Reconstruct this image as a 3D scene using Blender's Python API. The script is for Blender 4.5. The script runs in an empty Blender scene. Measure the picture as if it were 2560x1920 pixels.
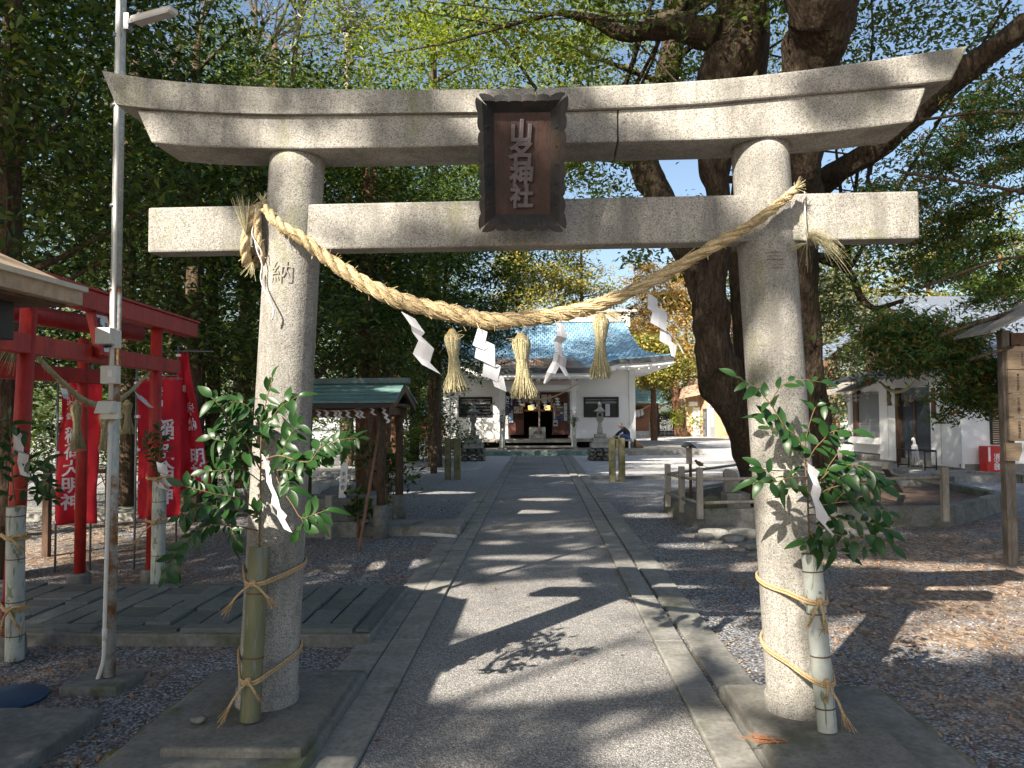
import bpy, math, random
import numpy as np
from mathutils import Vector, Matrix
rnd = random.Random(7)
NR = np.random.default_rng(11)
PI = math.pi
SC = bpy.context.scene
COL = SC.collection

# ------------------------------------------------------------------ camera, sky, sun, exposure
CAM_H = 1.6
FPX = 1923.0          # focal length in pixels of a 2560 wide picture
YAW, PIT, ROL = math.radians(2.010), math.radians(2.2458), math.radians(0.35)
_F = np.array([-math.sin(YAW)*math.cos(PIT), math.cos(YAW)*math.cos(PIT), math.sin(PIT)])
_r0 = np.array([math.cos(YAW), math.sin(YAW), 0.0])
_u0 = np.cross(_r0, _F)
_R = math.cos(ROL)*_r0 - math.sin(ROL)*_u0
_U = math.cos(ROL)*_u0 + math.sin(ROL)*_r0
cd = bpy.data.cameras.new('camera')
cd.sensor_width = 36.0
cd.lens = 36.0*FPX/2560.0
cd.clip_start = 0.05
cd.clip_end = 2000.0
co = bpy.data.objects.new('camera', cd)
COL.objects.link(co)
co.matrix_world = Matrix(((_R[0], _U[0], -_F[0], 0), (_R[1], _U[1], -_F[1], 0), (_R[2], _U[2], -_F[2], CAM_H), (0, 0, 0, 1)))
SC.camera = co

SUN_AZ, SUN_EL = math.radians(34.0), math.radians(35.4)   # light travels 34 deg to the right of +Y
LX, LY = math.sin(SUN_AZ)/math.tan(SUN_EL), math.cos(SUN_AZ)/math.tan(SUN_EL)
w = bpy.data.worlds.new('World')
SC.world = w
w.use_nodes = True
wn = w.node_tree.nodes
bg = wn['Background']
sky = wn.new('ShaderNodeTexSky')
sky.sky_type = 'NISHITA'
sky.sun_disc = False
sky.sun_elevation = SUN_EL
sky.sun_rotation = math.radians(180.0) + SUN_AZ
sky.air_density = 1.1
sky.dust_density = 2.0
sky.ozone_density = 1.0
w.node_tree.links.new(sky.outputs[0], bg.inputs[0])
bg.inputs[1].default_value = 0.070
sl = bpy.data.lights.new('sun', 'SUN')
sl.energy = 5.0
sl.angle = math.radians(0.5)
sl.color = (1.0, 0.91, 0.78)
so = bpy.data.objects.new('sun', sl)
COL.objects.link(so)
_d = Vector((math.sin(SUN_AZ)*math.cos(SUN_EL), math.cos(SUN_AZ)*math.cos(SUN_EL), -math.sin(SUN_EL)))
so.rotation_euler = _d.to_track_quat('-Z', 'Y').to_euler()
so.location = (-12, -18, 20)
vs = SC.view_settings
vs.view_transform = 'Standard'
vs.look = 'None'
vs.gamma = 1.0
vs.use_curve_mapping = False
vs.exposure = 1.5
SC.cycles.max_bounces = 6
SC.cycles.diffuse_bounces = 4
SC.cycles.glossy_bounces = 2
SC.cycles.transmission_bounces = 3
SC.cycles.transparent_max_bounces = 4

# ------------------------------------------------------------------ picture -> place helpers (photo pixels, 2560 x 1920)
def ray(px, py):
    return _F + _R*((px-1280.0)/FPX) - _U*((py-960.0)/FPX)
def gp(px, py, z=0.0):
    d = ray(px, py); t = (z-CAM_H)/d[2]
    return Vector((d[0]*t, d[1]*t, z))
def ap(px, py, y):
    d = ray(px, py); t = y/d[1]
    return Vector((d[0]*t, y, CAM_H+d[2]*t))
TY, TROT = 3.9, math.radians(-1.2)
def tp(px, py, off=0.0):
    """point in the stone gate's own frame: x along the gate, y away from the viewer, z up"""
    d = ray(px, py); c, s = math.cos(-TROT), math.sin(-TROT)
    ox, oy = c*0 - s*(-TY), s*0 + c*(-TY)
    dx, dy = c*d[0]-s*d[1], s*d[0]+c*d[1]
    t = (off-oy)/dy
    return Vector((ox+dx*t, off, CAM_H+d[2]*t))
def tw(v):
    c, s = math.cos(TROT), math.sin(TROT)
    return Vector((c*v[0]-s*v[1], TY+s*v[0]+c*v[1], v[2]))

# ------------------------------------------------------------------ object helpers
def tag(o, label=None, cat=None, group=None, kind=None):
    if label: o['label'] = label
    if cat: o['category'] = cat
    if group: o['group'] = group
    if kind: o['kind'] = kind
    return o
def thing(name, label, cat, loc=(0, 0, 0), rz=0.0, group=None):
    o = bpy.data.objects.new(name, None)
    o.empty_display_size = 0.2
    COL.objects.link(o)
    o.location = loc
    o.rotation_euler = (0, 0, rz)
    return tag(o, label, cat, group)
def dup(root, loc, rz=0.0, label=None, group=None, scale=None):
    r = root.copy(); COL.objects.link(r); r.location = loc; r.rotation_euler = (0, 0, rz)
    if scale: r.scale = (scale,)*3 if not hasattr(scale, '__len__') else scale
    if label: r['label'] = label
    if group: r['group'] = group
    for ch in list(root.children):
        c = ch.copy(); COL.objects.link(c); c.parent = r
        for g in list(ch.children):
            d = g.copy(); COL.objects.link(d); d.parent = c
    return r
def mk(name, me, parent=None):
    o = bpy.data.objects.new(name, me)
    COL.objects.link(o)
    if parent is not None: o.parent = parent
    return o

class B:
    def __init__(self):
        self.v, self.f, self.m, self.s = [], [], [], []
    def add(self, vs, fs, m=0, s=False):
        n = len(self.v)
        self.v += [tuple(p) for p in vs]
        for q in fs:
            self.f.append(tuple(n+i for i in q)); self.m.append(m); self.s.append(s)
        return self
    def cub(self, x0, x1, y0, y1, z0, z1, m=0):
        vs = [(x, y, z) for z in (z0, z1) for y in (y0, y1) for x in (x0, x1)]
        return self.add(vs, [(0, 2, 3, 1), (4, 5, 7, 6), (0, 1, 5, 4), (2, 6, 7, 3), (0, 4, 6, 2), (1, 3, 7, 5)], m)
    def box(self, c, s, R=None, m=0):
        h = [x/2 for x in s]
        vs = [Vector((x*h[0], y*h[1], z*h[2])) for z in (-1, 1) for y in (-1, 1) for x in (-1, 1)]
        if R is not None: vs = [R @ p for p in vs]
        c = Vector(c)
        return self.add([p+c for p in vs], [(0, 2, 3, 1), (4, 5, 7, 6), (0, 1, 5, 4), (2, 6, 7, 3), (0, 4, 6, 2), (1, 3, 7, 5)], m)
    def beam(self, p, q, wd, ht, m=0, up=(0, 0, 1)):
        p, q = Vector(p), Vector(q); d = q-p; L = d.length; d.normalize()
        sd = d.cross(Vector(up))
        if sd.length < 1e-5: sd = Vector((1, 0, 0))
        sd.normalize(); u = sd.cross(d)
        R = Matrix((sd, d, u)).transposed()
        return self.box((p+q)/2, (wd, L, ht), R, m)
    def tube(self, pts, r, n=8, m=0, s=True, cap=True, jit=0.0, flat=1.0):
        pts = [Vector(p) for p in pts]; k = len(pts)
        rr = list(r) if hasattr(r, '__len__') else [r]*k
        vs, fs = [], []
        ref = None; e1, e2, e3 = rnd.uniform(0, 6), rnd.uniform(0, 6), rnd.uniform(0, 6)
        for i, p in enumerate(pts):
            t = (pts[min(i+1, k-1)]-pts[max(i-1, 0)])
            if t.length < 1e-9: t = Vector((0, 0, 1))
            t.normalize()
            if ref is None:
                ref = Vector((0, 1, 0)) if abs(t.y) < 0.9 else Vector((1, 0, 0))
            a = ref - t*ref.dot(t); a.normalize(); b = t.cross(a); ref = a
            for j in range(n):
                an = 2*PI*j/n
                q = rr[i]*(1+jit*(.55*math.sin(2*an+.31*i+e1)+.45*math.sin(3*an-.43*i+e2)+.30*math.sin(5*an+.7*i+e3)+.25*(rnd.random()-.5))) if jit else rr[i]
                vs.append(p + a*(math.cos(an)*q) + b*(math.sin(an)*q*flat))
        for i in range(k-1):
            for j in range(n):
                fs.append((i*n+j, i*n+(j+1) % n, (i+1)*n+(j+1) % n, (i+1)*n+j))
        self.add(vs, fs, m, s)
        if cap:
            o = len(self.v)-len(vs)
            self.f.append(tuple(o+j for j in reversed(range(n)))); self.m.append(m); self.s.append(False)
            self.f.append(tuple(o+(k-1)*n+j for j in range(n))); self.m.append(m); self.s.append(False)
        return self
    def prism(self, poly, a, b, axis='y', m=0):
        """poly in the two other axes, extruded from a to b along axis"""
        def P(u, w_, t):
            return {'y': (u, t, w_), 'x': (t, u, w_), 'z': (u, w_, t)}[axis]
        n = len(poly)
        vs = [P(u, w_, a) for u, w_ in poly]+[P(u, w_, b) for u, w_ in poly]
        fs = [tuple(range(n)), tuple(reversed(range(n, 2*n)))]+[(i, i+n, (i+1) % n+n, (i+1) % n) for i in range(n)]
        return self.add(vs, fs, m)
    def lathe(self, prof, n=16, c=(0, 0, 0), m=0, s=True, square=False):
        c = Vector(c); vs, fs = [], []
        for r, z in prof:
            for j in range(n):
                a = 2*PI*(j+.5)/n
                k = 1.0/max(abs(math.cos(a)), abs(math.sin(a))) if square else 1.0
                vs.append(c+Vector((r*k*math.cos(a), r*k*math.sin(a), z)))
        k = len(prof)
        for i in range(k-1):
            for j in range(n):
                fs.append((i*n+j, i*n+(j+1) % n, (i+1)*n+(j+1) % n, (i+1)*n+j))
        fs.append(tuple(reversed(range(n)))); fs.append(tuple((k-1)*n+j for j in range(n)))
        return self.add(vs, fs, m, s)
    def grid(self, G, m=0, s=True):
        a, b = len(G), len(G[0])
        return self.add([p for row in G for p in row],
                        [(i*b+j, i*b+j+1, (i+1)*b+j+1, (i+1)*b+j) for i in range(a-1) for j in range(b-1)], m, s)
    def rock(self, c, s, seed=0, n=2, m=0):
        """lumpy stone from a subdivided cube"""
        q = random.Random(seed); vs, fs = [], []
        k = n+2
        idx = {}
        def vid(x, y, z):
            key = (x, y, z)
            if key not in idx:
                p = Vector((x/(k-1)*2-1, y/(k-1)*2-1, z/(k-1)*2-1))
                p = p.normalized()*(0.75+0.25*max(abs(p.x), abs(p.y), abs(p.z)))*(1+q.uniform(-.16, .16))
                idx[key] = len(vs); vs.append(Vector(c)+Vector((p.x*s[0], p.y*s[1], p.z*s[2])))
            return idx[key]
        for a in range(k-1):
            for b in range(k-1):
                for z0, fl in ((0, 1), (k-1, 0)):
                    for mp in (lambda i, j, e: (i, j, e), lambda i, j, e: (e, i, j), lambda i, j, e: (j, e, i)):
                        f = [vid(*mp(a, b, z0)), vid(*mp(a+1, b, z0)), vid(*mp(a+1, b+1, z0)), vid(*mp(a, b+1, z0))]
                        fs.append(tuple(reversed(f)) if fl else tuple(f))
        return self.add(vs, fs, m, False)
    def build(self, name, mats, parent=None, world=False, bevel=0.0, seg=2, sub=0, solid=0.0, base=None, edge=None):
        me = bpy.data.meshes.new(name)
        vs = self.v
        loc = None
        if parent is not None and world:
            L = Vector(parent.location); rz = parent.rotation_euler.z
            if parent.parent is not None: L = L+Vector(parent.parent.location)
            R = Matrix.Rotation(-rz, 3, 'Z')
            vs = [R @ (Vector(p)-L) for p in vs]
        elif base is not None:
            loc = Vector(base); vs = [Vector(p)-loc for p in vs]
        me.from_pydata([tuple(p) for p in vs], [], self.f)
        mats = mats if isinstance(mats, (list, tuple)) else [mats]
        for mm in mats: me.materials.append(mm)
        if len(mats) > 1: me.polygons.foreach_set('material_index', self.m)
        me.polygons.foreach_set('use_smooth', self.s)
        me.update()
        o = mk(name, me, parent)
        if loc is not None: o.location = loc
        if solid: 
            md = o.modifiers.new('solid', 'SOLIDIFY'); md.thickness = solid; md.offset = 0
        if bevel:
            md = o.modifiers.new('bevel', 'BEVEL'); md.width = bevel; md.segments = seg; md.limit_method = 'ANGLE'; md.angle_limit = math.radians(35)
        if sub:
            md = o.modifiers.new('sub', 'SUBSURF'); md.levels = sub; md.render_levels = sub
        return o

def spline(pts, n):
    """Catmull-Rom through points"""
    P = [Vector(p) for p in pts]
    P = [P[0]*2-P[1]]+P+[P[-1]*2-P[-2]]
    out = []; k = len(P)-3
    for i in range(n):
        u = i/(n-1)*k; j = min(int(u), k-1); t = u-j
        a, b, c, d = P[j:j+4]
        out.append(0.5*((2*b)+(c-a)*t+(2*a-5*b+4*c-d)*t*t+(3*b-a-3*c+d)*t**3))
    return out
def lerpl(vals, n):
    return list(np.interp(np.linspace(0, len(vals)-1, n), range(len(vals)), vals))

def text_me(body, size, bold=0.0, extrude=0.0, bevel=0.0, line=1.0, align='CENTER', res=3):
    c = bpy.data.curves.new('lettering', 'FONT')
    c.body = body; c.size = size; c.align_x = align; c.align_y = 'CENTER'
    c.offset = bold; c.extrude = extrude; c.bevel_depth = bevel; c.space_line = line; c.resolution_u = res
    o = bpy.data.objects.new('lettering', c)
    COL.objects.link(o)
    me = bpy.data.meshes.new_from_object(o.evaluated_get(bpy.context.evaluated_depsgraph_get()))
    bpy.data.objects.remove(o); bpy.data.curves.remove(c)
    return me
def lettering(body, size, mat, parent, loc, rot=(PI/2, 0, 0), name='lettering', fn=None, **k):
    me = text_me(body, size, **k)
    me.materials.clear(); me.materials.append(mat)
    if fn is not None:
        for v in me.vertices: v.co = fn(v.co)
    o = mk(name, me, parent)
    if fn is None:
        o.location = loc; o.rotation_euler = rot
    return o

# ------------------------------------------------------------------ materials
class NT:
    def __init__(self, name):
        self.mat = bpy.data.materials.new(name); self.mat.use_nodes = True
        self.t = self.mat.node_tree; self.b = self.t.nodes['Principled BSDF']
        self.out = self.t.nodes['Material Output']
        tc = self.t.nodes.new('ShaderNodeTexCoord'); self.obj = tc.outputs['Object']
        self.geo = None
    def n(self, typ, ins=None, **props):
        nd = self.t.nodes.new('ShaderNode'+typ)
        for k, v in props.items(): setattr(nd, k, v)
        for k, v in (ins or {}).items(): self.set(nd.inputs[k], v)
        return nd
    def set(self, sock, v):
        if isinstance(v, bpy.types.NodeSocket): self.t.links.new(v, sock)
        else:
            if hasattr(sock.default_value, '__len__') and len(sock.default_value) == 4 and len(v) == 3: v = (*v, 1)
            sock.default_value = v
    def mapv(self, scale=(1, 1, 1), rot=(0, 0, 0), vec=None):
        return self.n('Mapping', {'Vector': vec or self.obj, 'Scale': scale, 'Rotation': rot}).outputs[0]
    def noise(self, scale, detail=4, rough=.55, vec=None, dist=0.0):
        return self.n('TexNoise', {'Vector': vec or self.obj, 'Scale': scale, 'Detail': detail, 'Roughness': rough, 'Distortion': dist}).outputs['Fac']
    def vor(self, scale, vec=None, out='Color', feature='F1', rnd_=1.0):
        return self.n('TexVoronoi', {'Vector': vec or self.obj, 'Scale': scale, 'Randomness': rnd_}, feature=feature).outputs[out]
    def ramp(self, fac, stops, interp='LINEAR'):
        nd = self.t.nodes.new('ShaderNodeValToRGB'); cr = nd.color_ramp; cr.interpolation = interp
        while len(cr.elements) < len(stops): cr.elements.new(0.5)
        for e, (p, c) in zip(cr.elements, stops):
            e.position = p; e.color = (*c, 1) if hasattr(c, '__len__') else (c, c, c, 1)
        self.t.links.new(fac, nd.inputs[0]); return nd.outputs[0]
    def mix(self, f, a, b, mode='MIX'):
        nd = self.n('Mix', data_type='RGBA', blend_type=mode)
        self.set(nd.inputs[0], f); self.set(nd.inputs[6], a); self.set(nd.inputs[7], b)
        return nd.outputs[2]
    def math(self, op, a, b=0.0):
        nd = self.n('Math', operation=op); self.set(nd.inputs[0], a); self.set(nd.inputs[1], b); return nd.outputs[0]
    def islands(self):
        return self.n('NewGeometry').outputs['Random Per Island']
    def orand(self):
        return self.n('ObjectInfo').outputs['Random']
    def bump(self, h, strength=.4, dist=.01, prev=None):
        ins = {'Height': h, 'Strength': strength, 'Distance': dist}
        nd = self.n('Bump', ins)
        if prev is not None: self.t.links.new(prev, nd.inputs['Normal'])
        return nd.outputs[0]
    def done(self, col=None, rough=None, normal=None, metal=None, spec=None):
        if col is not None: self.set(self.b.inputs['Base Color'], col)
        if rough is not None: self.set(self.b.inputs['Roughness'], rough)
        if normal is not None: self.set(self.b.inputs['Normal'], normal)
        if metal is not None: self.set(self.b.inputs['Metallic'], metal)
        if spec is not None: self.set(self.b.inputs['Specular IOR Level'], spec)
        return self.mat

def surf(name, c1, c2, scale=8, rough=.8, bump=.25, bscale=None, bdist=.006, stretch=(1, 1, 1), metal=0, spots=None, spec=.4, obj=0.0):
    """mottled everyday surface: two tones by noise, a fine grain and a little relief"""
    q = NT(name); v = q.mapv(stretch)
    c = q.ramp(q.noise(scale, 5, .6, v), [(.3, c1), (.7, c2)])
    fine = q.noise(bscale or scale*6, 3, .6, v)
    c = q.mix(.35, c, q.ramp(fine, [(.3, .25), (.7, .95)]), 'OVERLAY')
    if spots:
        col, sc, lo = spots
        c = q.mix(q.ramp(q.noise(sc, 6, .65), [(lo, 0.), (lo+.12, 1.)]), c, col)
    if obj:
        c = q.mix(1.0, c, q.ramp(q.orand(), [(0, 1-obj), (1, 1+obj*.6)]), 'MULTIPLY')
    return q.done(c, rough, q.bump(fine, bump, bdist), metal, spec)

def granite():
    q = NT('granite')
    big = q.noise(1.7, 5, .6)
    sp = q.n('SeparateColor', {'Color': q.vor(230, out='Color')}).outputs[0]
    sp = q.ramp(sp, [(.0, .22), (.14, .42), (.34, .74), (.62, .90), (.95, 1.12)])
    c = q.ramp(big, [(.3, (.23, .22, .20)), (.5, (.36, .343, .31)), (.72, (.45, .43, .39))])
    c = q.mix(.85, c, sp, 'MULTIPLY')
    dark = q.ramp(q.noise(3.1, 7, .72, q.mapv((1.6, 1.6, .55))), [(.48, 0.), (.70, .7)])
    c = q.mix(dark, c, (.13, .125, .11))
    c = q.mix(q.ramp(q.noise(6, 6, .7, q.mapv((2.2, 2.2, .22))), [(.50, 0.), (.74, .55)]), c, (.11, .107, .095))
    moss = q.ramp(q.noise(2.6, 7, .75, q.mapv((1.3, 1, .6))), [(.55, 0.), (.68, .7)])
    c = q.mix(moss, c, (.17, .18, .075))
    c = q.mix(q.ramp(q.noise(11, 5, .7), [(.66, 0.), (.71, .6)]), c, (.07, .075, .055))
    g = q.noise(95, 3, .7)
    nb = q.bump(g, .55, .006)
    nb = q.bump(q.noise(14, 3, .6), .3, .01, nb)
    return q.done(c, .88, nb, spec=.3)

def gravel():
    q = NT('gravel')
    far = q.noise(.35, 4, .6)
    v = q.vor(56, out='Color'); d = q.vor(56, out='Distance')
    cell = q.n('SeparateColor', {'Color': v}).outputs[0]
    stone = q.ramp(cell, [(0, (.14, .146, .165)), (.35, (.26, .268, .29)), (.7, (.36, .365, .375)), (1, (.56, .55, .54))])
    stone = q.mix(q.ramp(d, [(.25, 1.), (.75, 0.)]), (.07, .068, .068), stone)
    lit = q.n('SeparateColor', {'Color': q.vor(30, q.mapv((1, .6, 1), (0, 0, .6)), out='Color')}).outputs[1]
    litter = q.ramp(lit, [(0, (.11, .07, .048)), (.4, (.20, .138, .095)), (.75, (.30, .215, .145)), (1, (.42, .32, .225))])
    # litter gathers away from the middle and thins out towards the forecourt
    xyz = q.n('SeparateXYZ', {'Vector': q.obj})
    side = q.n('MapRange', {'Value': xyz.outputs[0], 'From Min': -1.2, 'From Max': -6.0, 'To Min': -.02, 'To Max': .17}).outputs[0]
    side = q.math('ADD', side, q.n('MapRange', {'Value': xyz.outputs[0], 'From Min': 1.6, 'From Max': 3.4, 'To Min': .0, 'To Max': .20}).outputs[0])
    nearf = q.n('MapRange', {'Value': xyz.outputs[1], 'From Min': 9.0, 'From Max': 17.0, 'To Min': .0, 'To Max': -.4}).outputs[0]
    m = q.math('ADD', q.math('ADD', q.noise(1.1, 6, .68), side), nearf)
    grain = q.noise(25, 3, .7)
    m = q.math('ADD', m, q.math('MULTIPLY', q.math('SUBTRACT', grain, .5), .5))
    c = q.mix(q.ramp(m, [(.50, 0.), (.68, .92)]), stone, litter)
    # gravel turns paler far off, towards the forecourt
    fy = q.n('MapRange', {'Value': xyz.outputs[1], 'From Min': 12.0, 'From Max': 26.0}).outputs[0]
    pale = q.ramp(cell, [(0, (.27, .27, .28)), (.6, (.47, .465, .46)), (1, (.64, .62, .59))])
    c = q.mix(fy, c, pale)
    nb = q.bump(q.math('SUBTRACT', 1.0, d), .65, .016)
    nb = q.bump(grain, .4, .012, nb)
    return q.done(c, .9, nb, spec=.3)

def pathmat():
    q = NT('washed_aggregate')
    v = q.vor(150, out='Color'); cell = q.n('SeparateColor', {'Color': v}).outputs[0]
    d = q.vor(150, out='Distance')
    c = q.ramp(cell, [(0, (.12, .118, .12)), (.5, (.28, .27, .26)), (.85, (.42, .40, .375)), (1, (.64, .62, .58))])
    c = q.mix(.85, c, q.ramp(q.noise(.8, 7, .7), [(.3, .50), (.5, .85), (.7, 1.05)]), 'MULTIPLY')
    c = q.mix(q.ramp(q.noise(5, 5, .7), [(.6, 0.), (.8, .35)]), c, (.10, .08, .06))
    nb = q.bump(q.math('SUBTRACT', 1.0, d), .8, .008)
    return q.done(c, .85, nb, spec=.35)

def bark(name, c1, c2, sc=1.0, moss=0.5):
    q = NT(name); v = q.mapv((1, 1, .18))
    n1 = q.noise(14*sc, 6, .7, v, .6)
    c = q.ramp(n1, [(.32, c1), (.68, c2)])
    c = q.mix(q.ramp(q.noise(3, 6, .7), [(.62-.12*moss, 0.), (.80, .7)]), c, (.085, .105, .04))
    c = q.mix(q.ramp(q.noise(9, 5, .7), [(.64, 0.), (.75, .6)]), c, (.22, .20, .17))
    c = q.mix(.8, c, q.ramp(q.noise(34*sc, 6, .75, q.mapv((1, 1, .4))), [(.3, .35), (.5, .9), (.72, 1.35)]), 'MULTIPLY')
    nb = q.bump(n1, 1.0, .05)
    nb = q.bump(q.vor(16*sc, q.mapv((1, 1, .3)), 'Distance'), .8, .03, nb)
    nb = q.bump(q.noise(60*sc, 3, .7, v), .5, .01, nb)
    return q.done(c, .92, nb, spec=.2)

def fol(name, cols, rough=.45, trans=.28, tint=.5, spec=.4):
    q = NT(name)
    k = len(cols)
    c = q.ramp(q.islands(), [(i/(k-1), cc) for i, cc in enumerate(cols)])
    c = q.mix(tint, c, q.ramp(q.noise(.9, 3, .6), [(.35, .45), (.65, 1.35)]), 'MULTIPLY')
    q.done(c, rough, spec=spec)
    tr = q.n('BsdfTranslucent', {'Color': q.mix(1.0, c, (1.6, 1.5, .5), 'MULTIPLY')})
    mx = q.n('MixShader', {0: trans, 1: q.b.outputs[0], 2: tr.outputs[0]})
    q.t.links.new(mx.outputs[0], q.out.inputs[0])
    return q.mat

def flat(name, c, rough=.6, metal=0, spec=.4, var=.18):
    q = NT(name)
    n = q.noise(22, 5, .65)
    cc = q.mix(1.0, c, q.ramp(n, [(.25, 1-var), (.75, 1+var*.5)]), 'MULTIPLY')
    return q.done(cc, rough, q.bump(q.noise(120, 2), .12, .002), metal, spec)
def paper(name, c=(.80, .80, .82)):
    q = NT(name); q.done(c, .7)
    tr = q.n('BsdfTranslucent', {'Color': c})
    mx = q.n('MixShader', {0: .25, 1: q.b.outputs[0], 2: tr.outputs[0]})
    q.t.links.new(mx.outputs[0], q.out.inputs[0]); return q.mat
def straw(name, c1, c2):
    q = NT(name)
    c = q.ramp(q.islands(), [(0, c1), (1, c2)])
    f = q.noise(160, 3, .7)
    c = q.mix(.75, c, q.ramp(f, [(.3, .2), (.7, .95)]), 'OVERLAY')
    return q.done(c, .8, q.bump(f, .9, .004), spec=.3)
def bamboo(name, c1, c2, c3):
    q = NT(name)
    c = q.ramp(q.noise(5, 4, .6, q.mapv((3, 3, .7))), [(.3, c1), (.7, c2)])
    c = q.mix(q.ramp(q.noise(16, 4, .6, q.mapv((1, 1, .22)), 1.5), [(.545, 0.), (.575, .85)]), c, c3)
    c = q.mix(q.ramp(q.noise(7, 6, .7), [(.5, 0.), (.75, .5)]), c, (.11, .115, .085))
    return q.done(c, .5, q.bump(q.noise(40, 3, .6, q.mapv((1, 1, .1))), .2, .002), spec=.45)

GRAN = granite(); GRAV = gravel(); PATH = pathmat()
CONC = surf('concrete', (.17, .165, .15), (.27, .26, .235), 5, .9, .35, spots=((.11, .12, .075), 2.2, .57))
CONC_MOSS = surf('mossy_concrete', (.115, .117, .105), (.205, .20, .185), 4, .92, .5, spots=((.095, .105, .06), 2.5, .53))
ROUGHSTONE = surf('mossy_rough_stone', (.09, .095, .06), (.20, .185, .12), 7, .95, 1.0, bscale=26, bdist=.03, spots=((.12, .135, .035), 3, .47))
STONE = surf('weathered_stone', (.17, .165, .15), (.30, .29, .26), 7, .9, .5, bscale=60, spots=((.11, .12, .07), 3, .56))
LANT = surf('lantern_stone', (.22, .225, .205), (.36, .355, .325), 6, .9, .4, bscale=70, spots=((.14, .155, .10), 2.5, .55))
MOSSPOST = surf('mossy_post_stone', (.10, .10, .055), (.24, .21, .14), 4, .92, .6, bscale=40, spots=((.09, .11, .02), 2.2, .47))
ROCK = surf('grey_rock', (.11, .11, .10), (.24, .235, .215), 6, .9, .7, bscale=30, obj=.25)
PALEROCK = surf('pale_rock', (.36, .36, .35), (.58, .57, .55), 6, .9, .5, obj=.15)
TILE = surf('slate_tile', (.085, .10, .095), (.165, .178, .165), 6, .8, .3, obj=.28, spots=((.12, .135, .075), 4, .6))
RED = surf('vermilion_paint', (.27, .014, .012), (.42, .032, .022), 5, .5, .25, bscale=30, stretch=(1, 1, .3), spots=((.17, .016, .014), 3, .56))
REDC = surf('red_banner_cloth', (.46, .010, .023), (.62, .02, .038), 3, .8, .3, bscale=160)
WHITE = flat('white_paint', (.78, .78, .77), .55, var=.08)
PLASTER = surf('white_plaster', (.74, .74, .73), (.82, .82, .81), 1.2, .8, .08, bscale=40)
INK = flat('black_ink', (.02, .02, .022), .6)
WHITEINK = flat('white_print', (.80, .80, .82), .7, var=.03)
DWOOD = surf('dark_wood', (.055, .032, .02), (.13, .075, .045), 5, .75, .35, stretch=(4, 4, .6))
BWOOD = surf('brown_wood', (.16, .075, .045), (.26, .13, .08), 5, .7, .3, stretch=(4, 4, .6))
PWOOD = surf('plaque_wood', (.026, .013, .010), (.058, .028, .020), 4, .6, .3, stretch=(5, 5, .5))
PFRAME = surf('patinated_frame', (.014, .015, .017), (.040, .035, .033), 6, .55, .3, bscale=30, spots=((.045, .028, .019), 3, .54))
PGLYPH = surf('tarnished_lettering', (.065, .056, .060), (.105, .09, .096), 6, .5, .2)
GWOOD = surf('grey_wood', (.22, .20, .17), (.36, .33, .285), 5, .85, .35, stretch=(4, 4, .5))
TANWOOD = surf('notice_board_wood', (.22, .16, .105), (.32, .24, .16), 4, .75, .2, stretch=(.7, 3, 6))
COPPER = surf('green_copper', (.075, .15, .14), (.14, .235, .215), 4, .7, .25, stretch=(.5, 1, 1), spots=((.09, .12, .11), 5, .58))
GALV = surf('galvanised_steel', (.34, .36, .345), (.50, .52, .51), 8, .5, .1, metal=.3, spots=((.26, .115, .045), 3.2, .62))
RUSTY = surf('rusted_pole', (.32, .34, .32), (.46, .48, .46), 6, .6, .3, metal=.1, spots=((.22, .10, .035), 5, .45), stretch=(1, 1, .4))
STEEL = flat('grey_steel', (.25, .26, .28), .45, .6)
PLASTIC = flat('ivory_plastic', (.62, .61, .57), .5, var=.06)
BLACK = flat('black_metal', (.018, .018, .02), .5)
BROWNMETAL = surf('brown_sheet_metal', (.30, .225, .15), (.40, .31, .215), 3, .55, .15)
BLUEP = flat('blue_plastic', (.025, .07, .13), .5)
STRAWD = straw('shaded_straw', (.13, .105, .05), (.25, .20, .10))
BAMB_L = bamboo('green_bamboo', (.085, .095, .045), (.17, .165, .085), (.15, .18, .19))
BAMB_R = bamboo('pale_bamboo', (.34, .37, .335), (.45, .475, .44), (.12, .15, .075))
BAMB_IN = flat('cut_bamboo', (.45, .37, .20), .7)
STRAW = straw('rice_straw', (.27, .20, .105), (.58, .46, .27))
STRAWG = straw('greenish_straw', (.24, .215, .115), (.48, .43, .27))
TWINE = straw('jute_twine', (.28, .185, .09), (.46, .33, .185))
PAPER = paper('white_paper', (.66, .66, .69))
WIRE = flat('white_wire', (.60, .55, .55), .5)
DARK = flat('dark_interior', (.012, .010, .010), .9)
GLASSD = flat('dark_glass', (.05, .06, .075), .12, 0, .6)
SHADE = flat('grey_shutter', (.30, .31, .33), .5, .2)
BARK_C = bark('camphor_bark', (.022, .016, .011), (.125, .092, .064), 1.5, .6)
BARK_D = bark('evergreen_bark', (.05, .035, .024), (.17, .12, .08), 1.3, .3)
BARK_R = bark('cedar_bark', (.10, .05, .03), (.27, .15, .09), 1.5, .0)
BARK_P = bark('pale_bark', (.22, .18, .14), (.42, .37, .30), 1.2, .0)
F_DARK = fol('dark_evergreen_leaf', [(.014, .036, .014), (.026, .060, .020), (.05, .095, .026), (.085, .135, .032), (.15, .19, .04)], .45, .32, .5, .3)
F_MID = fol('mid_green_leaf', [(.045, .09, .018), (.08, .135, .025), (.09, .145, .03), (.13, .17, .04)], .4, .35)
F_LIME = fol('sunny_green_leaf', [(.09, .15, .02), (.15, .22, .03), (.21, .26, .035), (.24, .24, .05)], .42, .5, .3)
F_CAMP = fol('camphor_leaf', [(.035, .07, .018), (.06, .11, .022), (.10, .15, .03), (.15, .18, .045)], .35, .33)
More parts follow.
